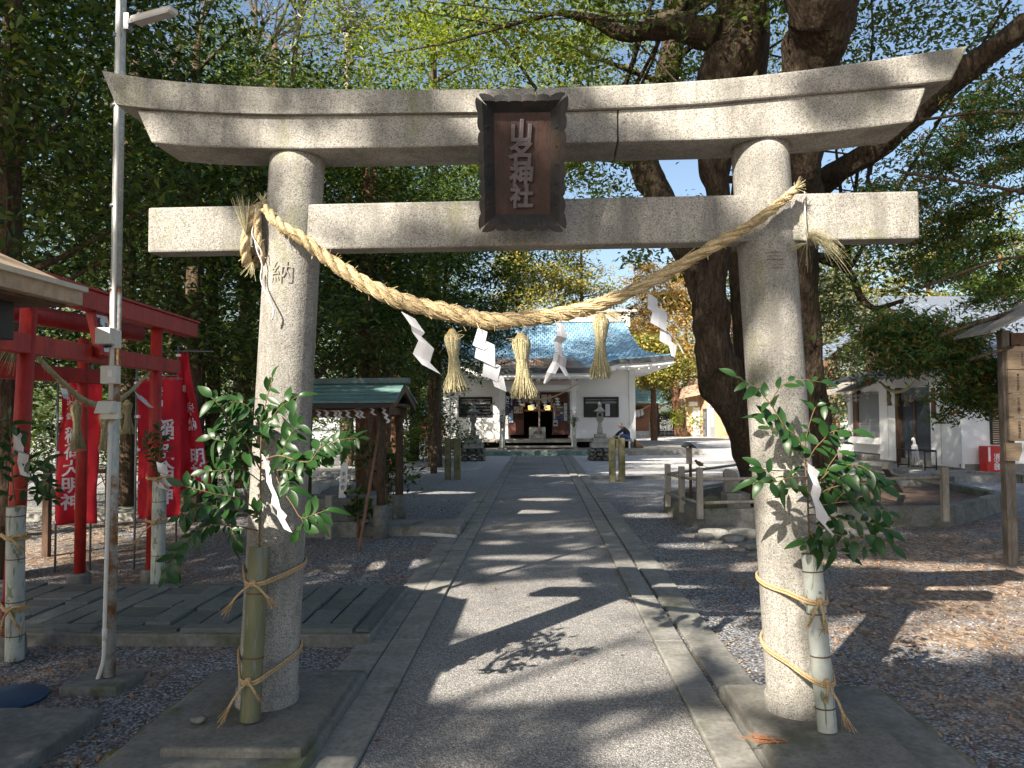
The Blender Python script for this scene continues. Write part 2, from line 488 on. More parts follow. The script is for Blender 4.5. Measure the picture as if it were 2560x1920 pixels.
F_HINO = fol('cypress_spray', [(.025, .07, .028), (.045, .11, .038), (.08, .155, .045), (.11, .17, .05), (.30, .14, .05)], .6, .35, .4, .25)
F_CEDAR = fol('cedar_needles', [(.10, .14, .03), (.18, .20, .04), (.28, .25, .055), (.36, .25, .07)], .6, .25)
F_ORANGE = fol('russet_needles', [(.22, .19, .05), (.38, .25, .075), (.48, .28, .09), (.42, .33, .10)], .6, .25)
F_GREY = fol('grey_green_needles', [(.06, .085, .05), (.10, .125, .07), (.15, .16, .09), (.20, .17, .09)], .6, .2)
F_SHRUB = fol('shrub_leaf', [(.02, .06, .022), (.035, .09, .03), (.06, .12, .04)], .35, .25)
F_SAK = fol('sakaki_leaf', [(.010, .035, .010), (.014, .048, .012), (.022, .068, .015), (.045, .105, .02)], .38, .24, .0, .40)
F_LITTER = fol('fallen_leaf', [(.09, .045, .025), (.17, .085, .04), (.26, .15, .07), (.34, .23, .13)], .8, .0, .0)
# ------------------------------------------------------------------ ground, path, kerbs
b = B()
xs = [-400, -60, -20, 20, 60, 400]; ys = [-60, -10, 20, 60, 150, 700]
b.grid([[(x, y, 0) for x in xs] for y in ys], s=False)
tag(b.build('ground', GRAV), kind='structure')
PX0, PX1 = -.83, .78
b = B(); b.cub(PX0, PX1, .6, 16.25, -.05, .012); b.cub(PX0, PX1, 16.28, 29.6, -.05, .012)
tag(b.build('path', PATH), kind='structure')
def strip(name, x0, x1, y0, y1, z, seg, mat):
    b = B(); y = y0
    while y < y1-.01:
        e = min(y+seg, y1)
        b.cub(x0, x1, y+.004, e-.004, -.05, z+rnd.uniform(-.003, .003)); y = e
    return tag(b.build(name, mat, bevel=.008), kind='structure')
strip('path_kerb', -1.04, PX0-.006, .6, 29.5, .035, 1.2, CONC)
strip('path_kerb', PX1+.006, .98, .6, 29.5, .035, 1.2, CONC)
strip('concrete_strip', -1.27, -1.05, 4.5, 16.2, .022, 2.4, CONC)
strip('concrete_strip', 1.015, 1.25, 4.35, 29.4, .022, 2.4, CONC)
b = B(); b.cub(-1.30, -1.046, .6, 4.5, -.05, .018)
tag(b.build('concrete_strip', CONC_MOSS, bevel=.006), kind='structure')
# low kerb across the right gravel
b = B(); b.cub(1.28, 9.0, 18.9, 19.15, -.02, .07)
tag(b.build('low_kerb', CONC, bevel=.01), kind='structure')
# drain line across the path
b = B(); b.cub(PX0, PX1, 16.25, 16.28, -.05, .005)
tag(b.build('drain_joint', DARK), kind='structure')

# paved side path on the left, tile by tile
sp = thing('side_path', 'raised grey tiled path running left from the main path to the red gate', 'side path', (-1.17, 5.3, 0))
b = B(); b.cub(-7.5, -1.17, 5.33, 6.85, -.05, .085)
b.build('base_slab', CONC_MOSS, sp, True, bevel=.01)
tm = [B().cub(-.5, .5, -.5, .5, 0, 1).build('tile', TILE, sp, bevel=.03)]
tm[0].scale = (.001,)*3
proto_me = tm[0].data; bpy.data.objects.remove(tm[0])
def tile(x0, x1, y0, y1):
    o = mk('tile', proto_me, sp)
    h = .024+rnd.uniform(-.010, .012)
    o.location = ((x0+x1)/2+1.17, (y0+y1)/2-5.3, .08)
    o.scale = (x1-x0-.026, y1-y0-.026, h+.005)
    o.rotation_euler = (rnd.uniform(-.022, .022), rnd.uniform(-.018, .018), rnd.uniform(-.015, .015))
x = -1.30
while x > -7.3:       # edging stones
    tile(x-.62, x, 5.36, 5.50); tile(x-.62, x, 6.68, 6.82); x -= .62
tile(-1.29, -1.18, 5.36, 6.82)
x = -1.30; k = 0
while x > -5.6:       # short bricks in blocks of three, turned now and then
    if k % 4 == 3:
        for j in range(5): tile(x-.34, x, 5.51+j*.232, 5.51+(j+1)*.232)
        x -= .34
    else:
        n_ = 3 if k % 2 else 2; hh = 1.16/n_
        for j in range(n_): tile(x-.205, x, 5.51+j*hh, 5.51+(j+1)*hh)
        x -= .205
    k += 1
while x > -7.1:
    for j in range(3): tile(x-.5, x, 5.51+j*.387, 5.51+(j+1)*.387)
    x -= .5

# other slabs on the ground
b = B(); b.cub(-5.5, -2.30, 1.4, 4.02, -.03, .075)
tag(b.build('concrete_slab', CONC_MOSS, bevel=.012, base=(-3.9, 2.7, 0)), 'low mossy concrete slab in the bottom left corner', 'concrete slab')
b = B(); b.cub(-3.9, -1.05, 10.15, 10.85, -.03, .13)
tag(b.build('concrete_slab', CONC, bevel=.012, base=(-2.4, 10.5, 0)), 'grey concrete slab beside the path in front of the purification pavilion', 'concrete slab')
b = B(); b.cub(-9.5, -5.2, 11.6, 12.5, -.03, .12)
tag(b.build('concrete_slab', CONC, bevel=.012, base=(-7, 12, 0)), 'long concrete slab on the ground behind the red banners', 'concrete slab')
b = B(); b.tube([gp(1000, 1330, .03), gp(1140, 1342, .03)], .028, 8)
tag(b.build('pipe', PLASTIC, base=gp(1070, 1336)), 'white plastic pipe lying on the gravel before the pavilion slab', 'pipe')
b = B(); c = gp(20, 1742, .02)
b.lathe([(.19, -.02), (.205, -.012), (.20, .004), (.185, .010), (.03, .012)], 28, c)
tag(b.build('lid', BLUEP, base=c), 'round blue plastic lid lying on gravel at the left edge', 'lid')

# ------------------------------------------------------------------ stone gate
tor = thing('stone_gate', 'large grey granite torii gate standing across the path', 'torii gate', (0, TY, 0), TROT)
LP = [tp(667, 1775, .06), tp(745, 375, .06)]
RP = [tp(1997, 1790, .06), tp(1898, 355, .06)]
def pillar(p, q):
    b = B(); n = 24; pts = [Vector(p)+(Vector(q)-Vector(p))*(i/n) for i in range(n+1)]
    pts[0].z = .12; pts[-1].z = tp(745, 372, -.1).z+.02
    r = [.148-.006*i/n for i in range(n+1)]
    b.tube(pts, r, 40)
    return b.build('pillar', GRAN, tor)
pillar(*LP); pillar(*RP)
for P_ in (LP, RP):
    b = B(); a = P_[0]+(P_[1]-P_[0])*.04
    b.tube([Vector((P_[0].x, P_[0].y, .10)), a], [.158, .158], 40)
    b.build('base_ring', GRAN, tor, bevel=.006)
TH = .0
def outline(px):
    return [(tp(x, y, -.07)[0], tp(x, y, -.07)[2]) for x, y in px]
# upper lintel: two stones meeting above the plaque
def smoothpx(pts, n=24):
    return [(p.x, p.y) for p in spline([(x, y, 0) for x, y in pts], n)]
top = [(254, 176), (380, 197), (560, 212), (800, 222), (1100, 224), (1338, 219), (1698, 203), (1960, 179), (2200, 147), (2422, 112)]
gro = [(289, 261), (430, 275), (640, 284), (800, 284), (1100, 281), (1338, 277), (1698, 263), (1960, 240), (2200, 219), (2380, 200)]
bot = [(378, 356), (500, 366), (686, 371), (800, 371), (1100, 366), (1338, 359), (1600, 353), (1821, 347), (2060, 331), (2285, 304)]
def cutx(pts, x, lo):
    n = smoothpx(pts, 120)
    q = [p for p in n if (p[0] < x if lo else p[0] > x)]
    ys = np.interp(x, [p[0] for p in n], [p[1] for p in n])
    q = q[::6] if lo else list(reversed(list(reversed(q))[::6]))
    return q+[(x, ys)] if lo else [(x, ys)]+q
for lo in (True, False):
    xx = 1338
    g = 1.2 if lo else -1.2
    up = cutx(top, xx-g, lo); dn = cutx(gro, xx-g, lo)
    b = B(); poly = [(tp(x, y, -.125)[0], tp(x, y, -.125)[2]) for x, y in up+list(reversed(dn))]
    b.prism(poly, -.125, .225)
    b.build('upper_lintel', GRAN, tor, bevel=.012)
    cut = 1545 if True else 0
    up = [(x, y+3) for x, y in cutx([(341, 271)]+[p for p in gro[1:-1]]+[(2317, 213)], cut-g, lo)]
    dn = cutx(bot, cut-g, lo)
    b = B(); poly = [(tp(x, y, -.100)[0], tp(x, y, -.100)[2]) for x, y in up+list(reversed(dn))]
    b.prism(poly, -.100, .205)
    b.build('lower_lintel', GRAN, tor, bevel=.010)
# repaired patch stone in the lower lintel, right of the plaque
# tie beam
a = tp(370, 521, -.035); c = tp(370, 633, -.035); d = tp(2297, 474, -.035); e = tp(2297, 594, -.035)
zt, zb = (a.z+d.z)/2, (c.z+e.z)/2
b = B(); b.cub(a.x, d.x, -.035, .095, zb, zt)
b.build('tie_beam', GRAN, tor, bevel=.010)
# carved characters, following the round of the pillars
CARVE = surf('carved_shadow_stone', (.20, .19, .17), (.27, .255, .225), 20, .95, .3)
def carve(P_, px, py, ch, size):
    t = tp(px, py, -.10)
    f = (t.z-P_[0].z)/(P_[1].z-P_[0].z); cx = P_[0].x+(P_[1].x-P_[0].x)*f; cy = P_[0].y
    r = .1495
    th0 = math.asin(max(-.9, min(.9, (t.x-cx)/r)))
    def fn(co):
        th = th0+co.x/r
        dx = (P_[1].x-P_[0].x)/(P_[1].z-P_[0].z)*co.y
        return Vector((cx+dx+(r+.0008)*math.sin(th), cy-(r+.0008)*math.cos(th), t.z+co.y))
    lettering(ch, size, CARVE, tor, None, fn=fn, name='carved_character', bold=-.001)
carve(LP, 702, 682, '納', .125); carve(RP, 1940, 655, '奉', .125)

# plinths under the gate
PLINTH = surf('dark_plinth_stone', (.10, .098, .085), (.19, .18, .16), 4, .92, .5, bscale=50, spots=((.085, .09, .06), 2.4, .55))  # darker stone tone with mossy spots
def plinth(label, slab, rough, seed):
    t = thing('gate_plinth', label, 'plinth', (slab[0], slab[2], 0))
    b = B(); b.cub(slab[0], slab[1], slab[2], slab[3], .05, .128)
    b.build('cap_slab', PLINTH, t, True, bevel=.014)
    q = random.Random(seed)
    bb = B(); bb.cub(rough[0], rough[1], rough[2], rough[3], -.05, .088)
    bb.build('base_slab', CONC_MOSS, t, True, bevel=.03, seg=3)
    x = rough[0]
    while x < rough[1]-.05:
        L = q.uniform(.22, .36)
        b = B(); b.rock((x+L/2, rough[2]-.02, .01), (L*.56, .17, .062), q.randrange(999), 3)
        o = b.build('rough_stone', ROUGHSTONE, t, True, sub=1); x += L
    y = rough[2]+.2
    while y < rough[3]-.1:
        L = q.uniform(.25, .4)
        for sx in ((rough[0]-.01,) if rough[0] < 0 else (rough[1]+.01,)):
            b = B(); b.rock((sx, y+L/2, .0), (.09, L*.55, .06), q.randrange(999), 2)
            b.build('rough_stone', ROUGHSTONE, t, True, sub=1)
        y += L
    return t
plinth('mossy stone plinth under the left pillar of the granite gate', (-1.70, -1.06, 3.42, 4.40), (-1.94, -1.03, 3.22, 4.62), 3)
plinth('sunlit stone plinth under the right pillar of the granite gate', (.99, 1.60, 3.18, 4.28), (.985, 1.86, 2.98, 4.40), 5)
b = B(); p = gp(496, 1803, .14); b.rock((p.x, p.y, .150), (.045, .03, .022), 4)
tag(b.build('pebble', ROCK, base=p, sub=1), 'small grey stone lying on the left plinth of the gate', 'stone')
b = B(); p = gp(1925, 1850, .14)
for i in range(26):
    a = rnd.uniform(-.9, .9); L = rnd.uniform(.05, .13)
    s0 = Vector((p.x+rnd.uniform(-.06, .08), p.y+rnd.uniform(-.02, .02), .134))
    b.tube([s0, s0+Vector((math.cos(a+2.6)*L, math.sin(a+2.6)*L*.6, rnd.uniform(.0, .025)))], [.003, .0012], 4, m=0)
tag(b.build('dry_sprig', flat('dry_needles', (.30, .13, .06), .8), base=(p.x, p.y, .13)), 'dry reddish cedar sprig lying on the right plinth', 'sprig')

# ------------------------------------------------------------------ name plaque on the stone gate
pl = thing('name_plaque', 'dark wooden shrine name plaque with scalloped frame hanging on the granite gate', 'plaque', tw(Vector((0, -.2, 0))), TROT)
def pp(px, py, off):   # gate frame -> plaque frame
    v = tp(px, py, off-.2+.0); return Vector((v.x, v.y+.2, v.z))
# frame corners in the photo (front edge); the plaque leans forward at the top
TLc, TRc, BRc, BLc = pp(1197, 243, -.20), pp(1412, 240, -.20), pp(1407, 572, -.02), pp(1205, 572, -.02)
def qp(u, v, dp=0.0):
    """u,v in 0..1 over the plaque front, dp = depth behind the front rim"""
    a = TLc.lerp(TRc, u); c = BLc.lerp(BRc, u); p = a.lerp(c, v)
    nrm = (TRc-TLc).cross(BLc-TLc).normalized()
    if nrm.y < 0: nrm = -nrm
    return p+nrm*dp
b = B(); m_ = .155; mt = .105
I = [(m_, mt), (1-m_, mt), (1-m_, 1-mt), (m_, 1-mt)]
b.add([qp(u, v, .052) for u, v in I]+[qp(u, v, .085) for u, v in I], [(0, 1, 2, 3), (7, 6, 5, 4), (0, 4, 5, 1), (1, 5, 6, 2), (2, 6, 7, 3), (3, 7, 4, 0)])
b.build('panel', PWOOD, pl)
def scal(t, n, amp):       # scalloped rim
    f = (t*n) % 1.0
    return amp*(math.sin(PI*f)**.6)
def frame_side(kind):
    b = B(); N = 60; rows = []
    for i in range(N+1):
        t = i/N
        corner = .035*(abs(2*t-1)**6)
        if kind in ('l', 'r'):
            o = scal(t, 8, .030)-.010+corner
            outer = (-o, t) if kind == 'l' else (1+o, t)
            rim = (.045-o*.3, t) if kind == 'l' else (.955+o*.3, t)
            ti = mt+(1-2*mt)*t
            inn = (m_, ti) if kind == 'l' else (1-m_, ti)
        else:
            o = scal(t, 6, .022)-.008+corner*.7
            outer = (t, -o) if kind == 't' else (t, 1+o)
            rim = (t, .032-o*.3) if kind == 't' else (t, .968+o*.3)
            inn = (m_+(1-2*m_)*t, mt if kind == 't' else 1-mt)
        if kind in ('l', 'r'): rim = (rim[0], .03+.94*t)
        else: rim = (.045+.91*t, rim[1])
        rows.append([qp(outer[0], outer[1], .06), qp(outer[0], outer[1], .004), qp(rim[0], rim[1], .0), qp(inn[0], inn[1], .053)])
    b.grid(rows, s=False)
    o = b.build('frame_'+{'l': 'side', 'r': 'side', 't': 'top', 'b': 'bottom'}[kind], PFRAME, pl, solid=.006)
    return o
for k_ in 'lrtb': frame_side(k_)
# curled carving on the slopes of the frame
def curl(u, v, sc, fl):
    b = B(); pts = []
    for i in range(15):
        a = i/14*2.2*PI; r = sc*(1-.062*i)
        pts.append((u+fl*r*math.cos(a), v+r*.65*math.sin(a)))
    def dpt(x, y):
        if y > .92: return max(0, (.968-y)/.073*.053)-.002
        e = min(x, 1-x); return max(0, (e-.045)/.11*.053)-.002
    b.tube([qp(x, y, dpt(x, y)) for x, y in pts], [.0045]*14+[.002], 6)
    b.build('carved_curl', PFRAME, pl)
for vv in (.22, .36, .50, .64, .80):
    curl(.088, vv, .022, 1); curl(.912, vv, .022, -1)
for uu in (.28, .5, .72): curl(uu, .955, .022, 1 if uu < .6 else -1)
ux = (qp(.6, .5)-qp(.4, .5)).normalized(); uy = (qp(.5, .3)-qp(.5, .7)).normalized()
for ch, vv, sz in (('山', .265, .112), ('名', .432, .126), ('神', .60, .118), ('社', .762, .116)):
    o = qp(.49, vv, .044); nz = ux.cross(uy)
    lettering(ch, sz, PGLYPH, pl, None, fn=lambda co, o=o: o+ux*(co.x+co.y*.06)+uy*co.y+nz*co.z, name='raised_character', bold=.0022, extrude=.006, bevel=.0025)

# ------------------------------------------------------------------ straw work
def rope_parts(parent, pts, R, turns, mat, nseg, fibres, world=True, ns=3, frac=.56):
    """three strands laid round a path, plus loose straw"""
    C = spline(pts, nseg); RR = [r*(1+.05*math.sin(i*.31)+.04*math.sin(i*.83+1)) for i, r in enumerate(lerpl(R, nseg))]
    T = []
    for i in range(nseg):
        t = (C[min(i+1, nseg-1)]-C[max(i-1, 0)]).normalized(); T.append(t)
    ref = Vector((0, 1, 0)); FR = []
    for i in range(nseg):
        a = (ref-T[i]*ref.dot(T[i])).normalized(); FR.append((a, T[i].cross(a))); ref = a
    fb = B()
    for s in range(ns):
        b = B(); P_ = []
        for i in range(nseg):
            an = 2*PI*(turns*i/nseg+s/ns); a, c = FR[i]
            P_.append(C[i]+(a*math.cos(an)+c*math.sin(an))*RR[i]*(1-frac))
        b.tube(P_, [r*frac*(1+.05*math.sin(i*1.7+s)) for i, r in enumerate(RR)], 9, jit=.10)
        b.build('strand', mat, parent, world)
        for k in range(fibres//ns):
            i = rnd.randrange(2, nseg-8); an = rnd.uniform(0, 2*PI)
            L = rnd.randrange(3, 8)
            st = []
            for j in range(i, min(i+L, nseg)):
                t = (P_[min(j+1, nseg-1)]-P_[j-1]).normalized(); u = t.cross(Vector((0, 0, 1))).normalized(); v2 = u.cross(t)
                a2 = an+(j-i)*.10
                st.append(P_[j]+(u*math.cos(a2)+v2*math.sin(a2))*RR[j]*frac*(1.02+.05*(j-i)*rnd.random()))
            if rnd.random() < .30: st[-1] = st[-1]+Vector((rnd.uniform(-.028, .028), rnd.uniform(-.025, .005), rnd.uniform(-.035, .028)))
            wv = rnd.uniform(.0010, .0019)*(RR[i]/.05+.4)
            fb.tube(st, wv, 3, cap=False)
    o = fb.build('loose_straw', mat, parent, world); o['kind'] = 'stuff'
def fan(b, p, d, n, L, spread, r=.0016, droop=0.0, nseg=4):
    d = Vector(d).normalized()
    for k in range(n):
        e = Vector((rnd.gauss(0, 1), rnd.gauss(0, 1), rnd.gauss(0, 1)))*spread
        dd = (d+e).normalized(); l = L*rnd.uniform(.55, 1.1)
        pts = [Vector(p)+dd*(l*i/nseg)+Vector((0, 0, -droop*l*(i/nseg)**2)) for i in range(nseg+1)]
        b.tube(pts, [r*(1-.12*i) for i in range(nseg+1)], 3, cap=False)

rp = thing('straw_rope', 'thick twisted rice straw rope slung between the pillars of the granite gate', 'straw rope', tw(Vector((0, -.12, 2))), TROT)
def rpx(x, y, off): return tw(tp(x, y, off))
RPTS = [rpx(662, 520, -.125), rpx(700, 562, -.155), rpx(760, 600, -.145), rpx(830, 655, -.11), rpx(905, 705, -.09), rpx(985, 745, -.085), rpx(1075, 771, -.085), rpx(1160, 790, -.085),
        rpx(1230, 803, -.085), rpx(1310, 797, -.085), rpx(1400, 785, -.085), rpx(1500, 760, -.085), rpx(1610, 713, -.085), rpx(1720, 652, -.10), rpx(1815, 598, -.14), rpx(1890, 553, -.155), rpx(1950, 507, -.14), rpx(1990, 472, -.10)]
rope_parts(rp, RPTS, [.024, .027, .030, .034, .039, .042, .044, .043, .042, .040, .038, .036, .033, .030, .028, .026, .023, .020], 12.5, STRAW, 230, 2400, frac=.51)
# left end: two loops wound round the tie beam, straw ends standing up
def loop(parent, x, tilt, mat=STRAW, R=.026):
    a = tp(x, 505, -.07); lo = tp(x, 655, -.07); zc = (a.z+lo.z)/2; hh = (a.z-lo.z)/2
    pts = []
    for i in range(9):
        an = PI/2+i/9*2*PI
        pts.append(tw(Vector((a.x+tilt*math.sin(an)*.03, .03-math.cos(an-PI/2+PI/2)*0-.0+.12*math.cos(an+PI), zc+hh*math.sin(an)))))
    pts.append(pts[0]+Vector((.02, 0, .01)))
    rope_parts(parent, pts, [R]*10, 4.5, mat, 80, 240)
loop(rp, 622, 1); loop(rp, 648, -.5, R=.022)
fb = B(); p = rpx(615, 592, -.12); fan(fb, p, (-.12, -.05, 1), 60, .20, .10)
p = rpx(655, 505, -.12); fan(fb, p, (.2, -.3, .6), 30, .05, .5)
p = rpx(632, 655, -.11); fan(fb, p, (-.1, -.1, -1), 16, .09, .35)
o = fb.build('straw_end', STRAWG, rp, True); o['kind'] = 'stuff'
fb = B(); p = rpx(1988, 470, -.12); fan(fb, p, (.6, -.2, .5), 40, .055, .45)
p = rpx(2018, 600, -.10); fan(fb, p, (.55, -.35, .55), 110, .20, .42, .0013, .9, 6)
fan(fb, rpx(2015, 608, -.09), (-.9, -.1, -.35), 30, .09, .12)
o = fb.build('straw_end', STRAWG, rp, True); o['kind'] = 'stuff'
b = B(); b.tube([rpx(2011, 478, -.06), rpx(2013, 540, -.06), rpx(2017, 592, -.065)], .0028, 5)
b.rock(rpx(2016, 598, -.075), (.014, .012, .012), 3, 1); b.build('white_tie', WIRE, rp, True)
b = B()
b.tube(spline([rpx(640, 520, -.08), rpx(636, 580, -.09), rpx(642, 625, -.09), rpx(655, 660, -.09), rpx(652, 700, -.10), rpx(672, 745, -.12), rpx(684, 775, -.13), rpx(680, 800, -.13)], 24), .0042, 5)
b.tube(spline([rpx(634, 560, -.10), rpx(630, 585, -.11), rpx(640, 605, -.11), rpx(652, 625, -.11), rpx(654, 645, -.1)], 14), .0035, 5)
b.build('wire', WIRE, rp, True)

def tassel(label, top, L, r, parent_group='straw tassels hanging from the rope', n=230, lean=0.0, mat=STRAWG, name='straw_tassel', detail=True, knob=True):
    t = thing(name, label, 'tassel', top, 0, parent_group)
    b = B(); prof = [(r*.35, 0), (r*.95, -.10*L), (r*1.08, -.18*L), (r*.70, -.42*L), (r*.62, -.46*L), (r*.85, -.7*L), (r*1.25, -.98*L), (r*.6, -1.0*L)]
    vs0 = len(b.v); b.lathe(prof, 14 if detail else 8)
    b.v = [(x+lean*(-z)+rnd.gauss(0, r*.03), y+rnd.gauss(0, r*.03), z) for x, y, z in b.v]
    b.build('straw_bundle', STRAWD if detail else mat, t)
    if detail:
        b = B()
        for k in range(n):
            a = rnd.uniform(0, 2*PI)
            pts = []
            for (rr, z) in prof[1:7]:
                q = rr*(1.0+.12*rnd.random()); pts.append(Vector((q*math.cos(a)+lean*(-z), q*math.sin(a), z)))
            pts[-1] = pts[-1]+Vector((rnd.gauss(0, r*.22), rnd.gauss(0, r*.22), -L*rnd.uniform(-.05, .07)))
            a += .1
            b.tube(pts, rnd.uniform(.0012, .0022), 3, cap=False)
        for k in range(14):
            z0 = -rnd.uniform(.05, .2)*L; a = rnd.uniform(0, 2*PI)
            p0 = Vector((r*math.cos(a), r*math.sin(a), z0))
            b.tube([p0, p0+Vector((math.cos(a)*.4*r+rnd.gauss(0, .01), math.sin(a)*.4*r, rnd.uniform(-.05, .03)))], .0012, 3, cap=False)
        o = b.build('loose_straw', mat, t); o['kind'] = 'stuff'
    b = B(); z = -.44*L
    b.lathe([(r*.66, z-.006), (r*.74, z), (r*.66, z+.006)], 14, (lean*.44*L, 0, 0))
    b.build('binding_cord', TWINE, t)
    return t
for (px, py, yb, r, lean, lab) in ((1130, 822, 975, .034, .06, 'pale straw tassel with an orange fruit tucked in its top, leftmost on the thick rope'),
                                   (1302, 832, 990, .039, .05, 'bulbous straw tassel in the middle of the thick rope'),
                                   (1503, 782, 940, .033, -.03, 'straw tassel with a frayed knot, rightmost on the thick rope')):
    p = rpx(px, py, -.11); q = rpx(px, yb, -.11)
    tt = tassel(lab, p, p.z-q.z, r, lean=lean)
    if px == 1130:
        b = B(); b.lathe([(.001, -.011), (.009, -.006), (.010, .004), (.004, .011)], 10, (.006, -r*.92, -.05)); b.build('fruit', flat('orange_fruit', (.42, .13, .025), .5), tt)
    if px == 1503:
        b = B(); fan(b, (.02, 0, .01), (.7, -.2, -.5), 30, .10, .22); o = b.build('frayed_knot', STRAWG, tt); o['kind'] = 'stuff'

def ribbon(name, label, pts, wv, mat, group, cat='paper streamer', solid=.0007, parent=None):
    """folded paper strip; pts = world points of the fold line, wv = half width vector(s)"""
    b = B(); n = len(pts)
    W = wv if isinstance(wv, list) else [wv]*n
    if group == 'paper streamers hanging from the thick rope': W = [q*1.3 for q in W]
    vs = []
    for p, q in zip(pts, W): vs += [Vector(p)-Vector(q), Vector(p), Vector(p)+Vector(q)]
    for i in range(n): vs[i*3+1] = vs[i*3+1]+Vector((0, -.004, 0))
    b.add(vs, [(i*3+j, i*3+j+1, i*3+j+4, i*3+j+3) for i in range(n-1) for j in range(2)], 0, False)
    o = b.build(name, mat, parent, solid=solid, base=pts[0])
    return tag(o, label, cat, group)
Gs = 'paper streamers hanging from the thick rope'
def pz(L, off=-.10):   # zoomed crop coordinates of the rope area -> place
    return [rpx(960+x*.3526, 740+y*.3526, off+dy) for x, y, dy in L]
ribbon('paper_streamer', 'white zigzag paper streamer left of the fruit tassel', pz([(170, 135, 0), (240, 235, -.02), (232, 270, .005), (300, 345, -.03), (265, 440, .0), (335, 520, -.02)]), [Vector((.030, .0, -.016))*k for k in (.9, .9, .6, 1, 1.1, 1.2)], PAPER, Gs)
ribbon('paper_streamer', 'large white zigzag paper streamer between the fruit tassel and the bulbous tassel', pz([(700, 240, 0), (668, 365, -.02), (725, 320, .0), (715, 470, -.02), (770, 470, .0), (750, 585, -.02), (800, 555, .0), (825, 660, -.02)]), [Vector((.026, .0, -.012))*k for k in (.7, .8, 1.2, 1.5, 1.2, 1.1, 1.0, .9)], PAPER, Gs)
ribbon('paper_streamer', 'narrow twisted white paper streamer hanging before the shrine roof', pz([(1250, 195, 0), (1262, 290, -.02), (1232, 330, .0), (1240, 400, -.02), (1225, 470, .0), (1185, 545, -.03), (1140, 620, -.01)]), [Vector((.018, .010, -.004))*k for k in (.7, 1.1, .9, .8, .9, .9, .3)], PAPER, Gs)
ribbon('paper_streamer', 'white twin tail of paper hanging beside the narrow twisted streamer', pz([(1235, 380, 0), (1275, 440, -.02), (1262, 500, .0), (1300, 570, -.02)]), [Vector((.013, .012, -.004))*k for k in (.6, .9, 1, .7)], PAPER, Gs)
ribbon('paper_streamer', 'white torn paper streamer at the right, before the orange trees', pz([(1905, 0, 0), (1905, 110, -.02), (1960, 90, .0), (1945, 220, -.03), (2000, 240, .0), (1995, 340, -.02), (2045, 330, .0), (2050, 430, -.02)], -.12), [Vector((.022, .006, -.012))*k for k in (.8, .9, 1.2, 1.4, 1.0, 1.0, .8, .3)], PAPER, Gs)
ribbon('paper_streamer', 'thin torn paper tail fluttering right of the torn streamer', pz([(2010, 250, 0), (2060, 300, -.02), (2095, 350, .0), (2125, 410, -.02)], -.13), [Vector((.010, .006, -.008))*k for k in (.9, 1, .8, .3)], PAPER, Gs)

# ------------------------------------------------------------------ bamboo vases tied to the gate pillars
def bamboo_vase(label, pb, ptop, r, mat, nodes, slant=0.0, wr=None):
    t = thing('bamboo_vase', label, 'bamboo vase', pb)
    d = Vector(ptop)-Vector(pb); L = d.length; N = 40; pts, rr = [], []
    for i in range(N+1):
        f = i/N; pts.append(d*f)
        near = min([abs(f-k) for k in nodes]+[9])
        rr.append(r*(1+.035*math.exp(-(near/.012)**2)-.02*math.exp(-(near/.03)**2)))
    b = B(); b.tube(pts, rr, 28, cap=False)
    bi = len(b.v)
    inn = [pts[-1], pts[-1]-d*.10]
    b.build('culm', mat, t)
    b = B(); n = 28
    ring_o = []; ring_i = []
    u = Vector((1, 0, 0)); v = d.normalized().cross(u)
    for j in range(n):
        a = 2*PI*j/n; e = u*math.cos(a)+v*math.sin(a)
        ring_o.append(d+e*r); ring_i.append(d+e*r*.84)
    low = [p-d*.08 for p in ring_i]
    b.add(ring_o+ring_i+low, [(j, (j+1) % n, n+(j+1) % n, n+j) for j in range(n)]+[(n+j, n+(j+1) % n, 2*n+(j+1) % n, 2*n+j) for j in range(n)]+[tuple(2*n+j for j in range(n))], 0, True)
    b.build('cut_rim', BAMB_IN, t)
    for k in nodes:
        b = B(); c = d*k; e = d.normalized()
        b.tube([c-e*.0035, c+e*.0035], [r*1.03]*2, 28, cap=False)
        b.build('node_ring', DWOOD, t)
    return t
LB0, LB1 = tw(tp(625, 1800, -.22)), tw(tp(648, 1366, -.17))
RB0, RB1 = tw(tp(2068, 1826, -.21)), tw(tp(2028, 1384, -.17))
LB0.z = max(LB0.z, .13); RB0.z = max(RB0.z, .13)
lv = bamboo_vase('dark green bamboo vase tied to the left pillar of the granite gate', LB0, LB1, .049, BAMB_L, (.36, .73))
rv = bamboo_vase('pale mottled bamboo vase tied to the right pillar of the granite gate', RB0, RB1, .045, BAMB_R, (.13, .42, .66, .90))
for ch, f, sz in (('下', .955, .05), ('7', .56, .05)):
    c = RB0.lerp(RB1, f)
    def fn(co, c=c, r=.0462):
        th = co.x/r-.15; return Vector((c.x-RB0.x+r*math.sin(th), c.y-RB0.y-r*math.cos(th), c.z-RB0.z+co.y))
    lettering(ch, sz, flat('pencil_mark', (.10, .11, .08), .7), rv, None, fn=fn, name='scratched_mark', bold=-.0012)

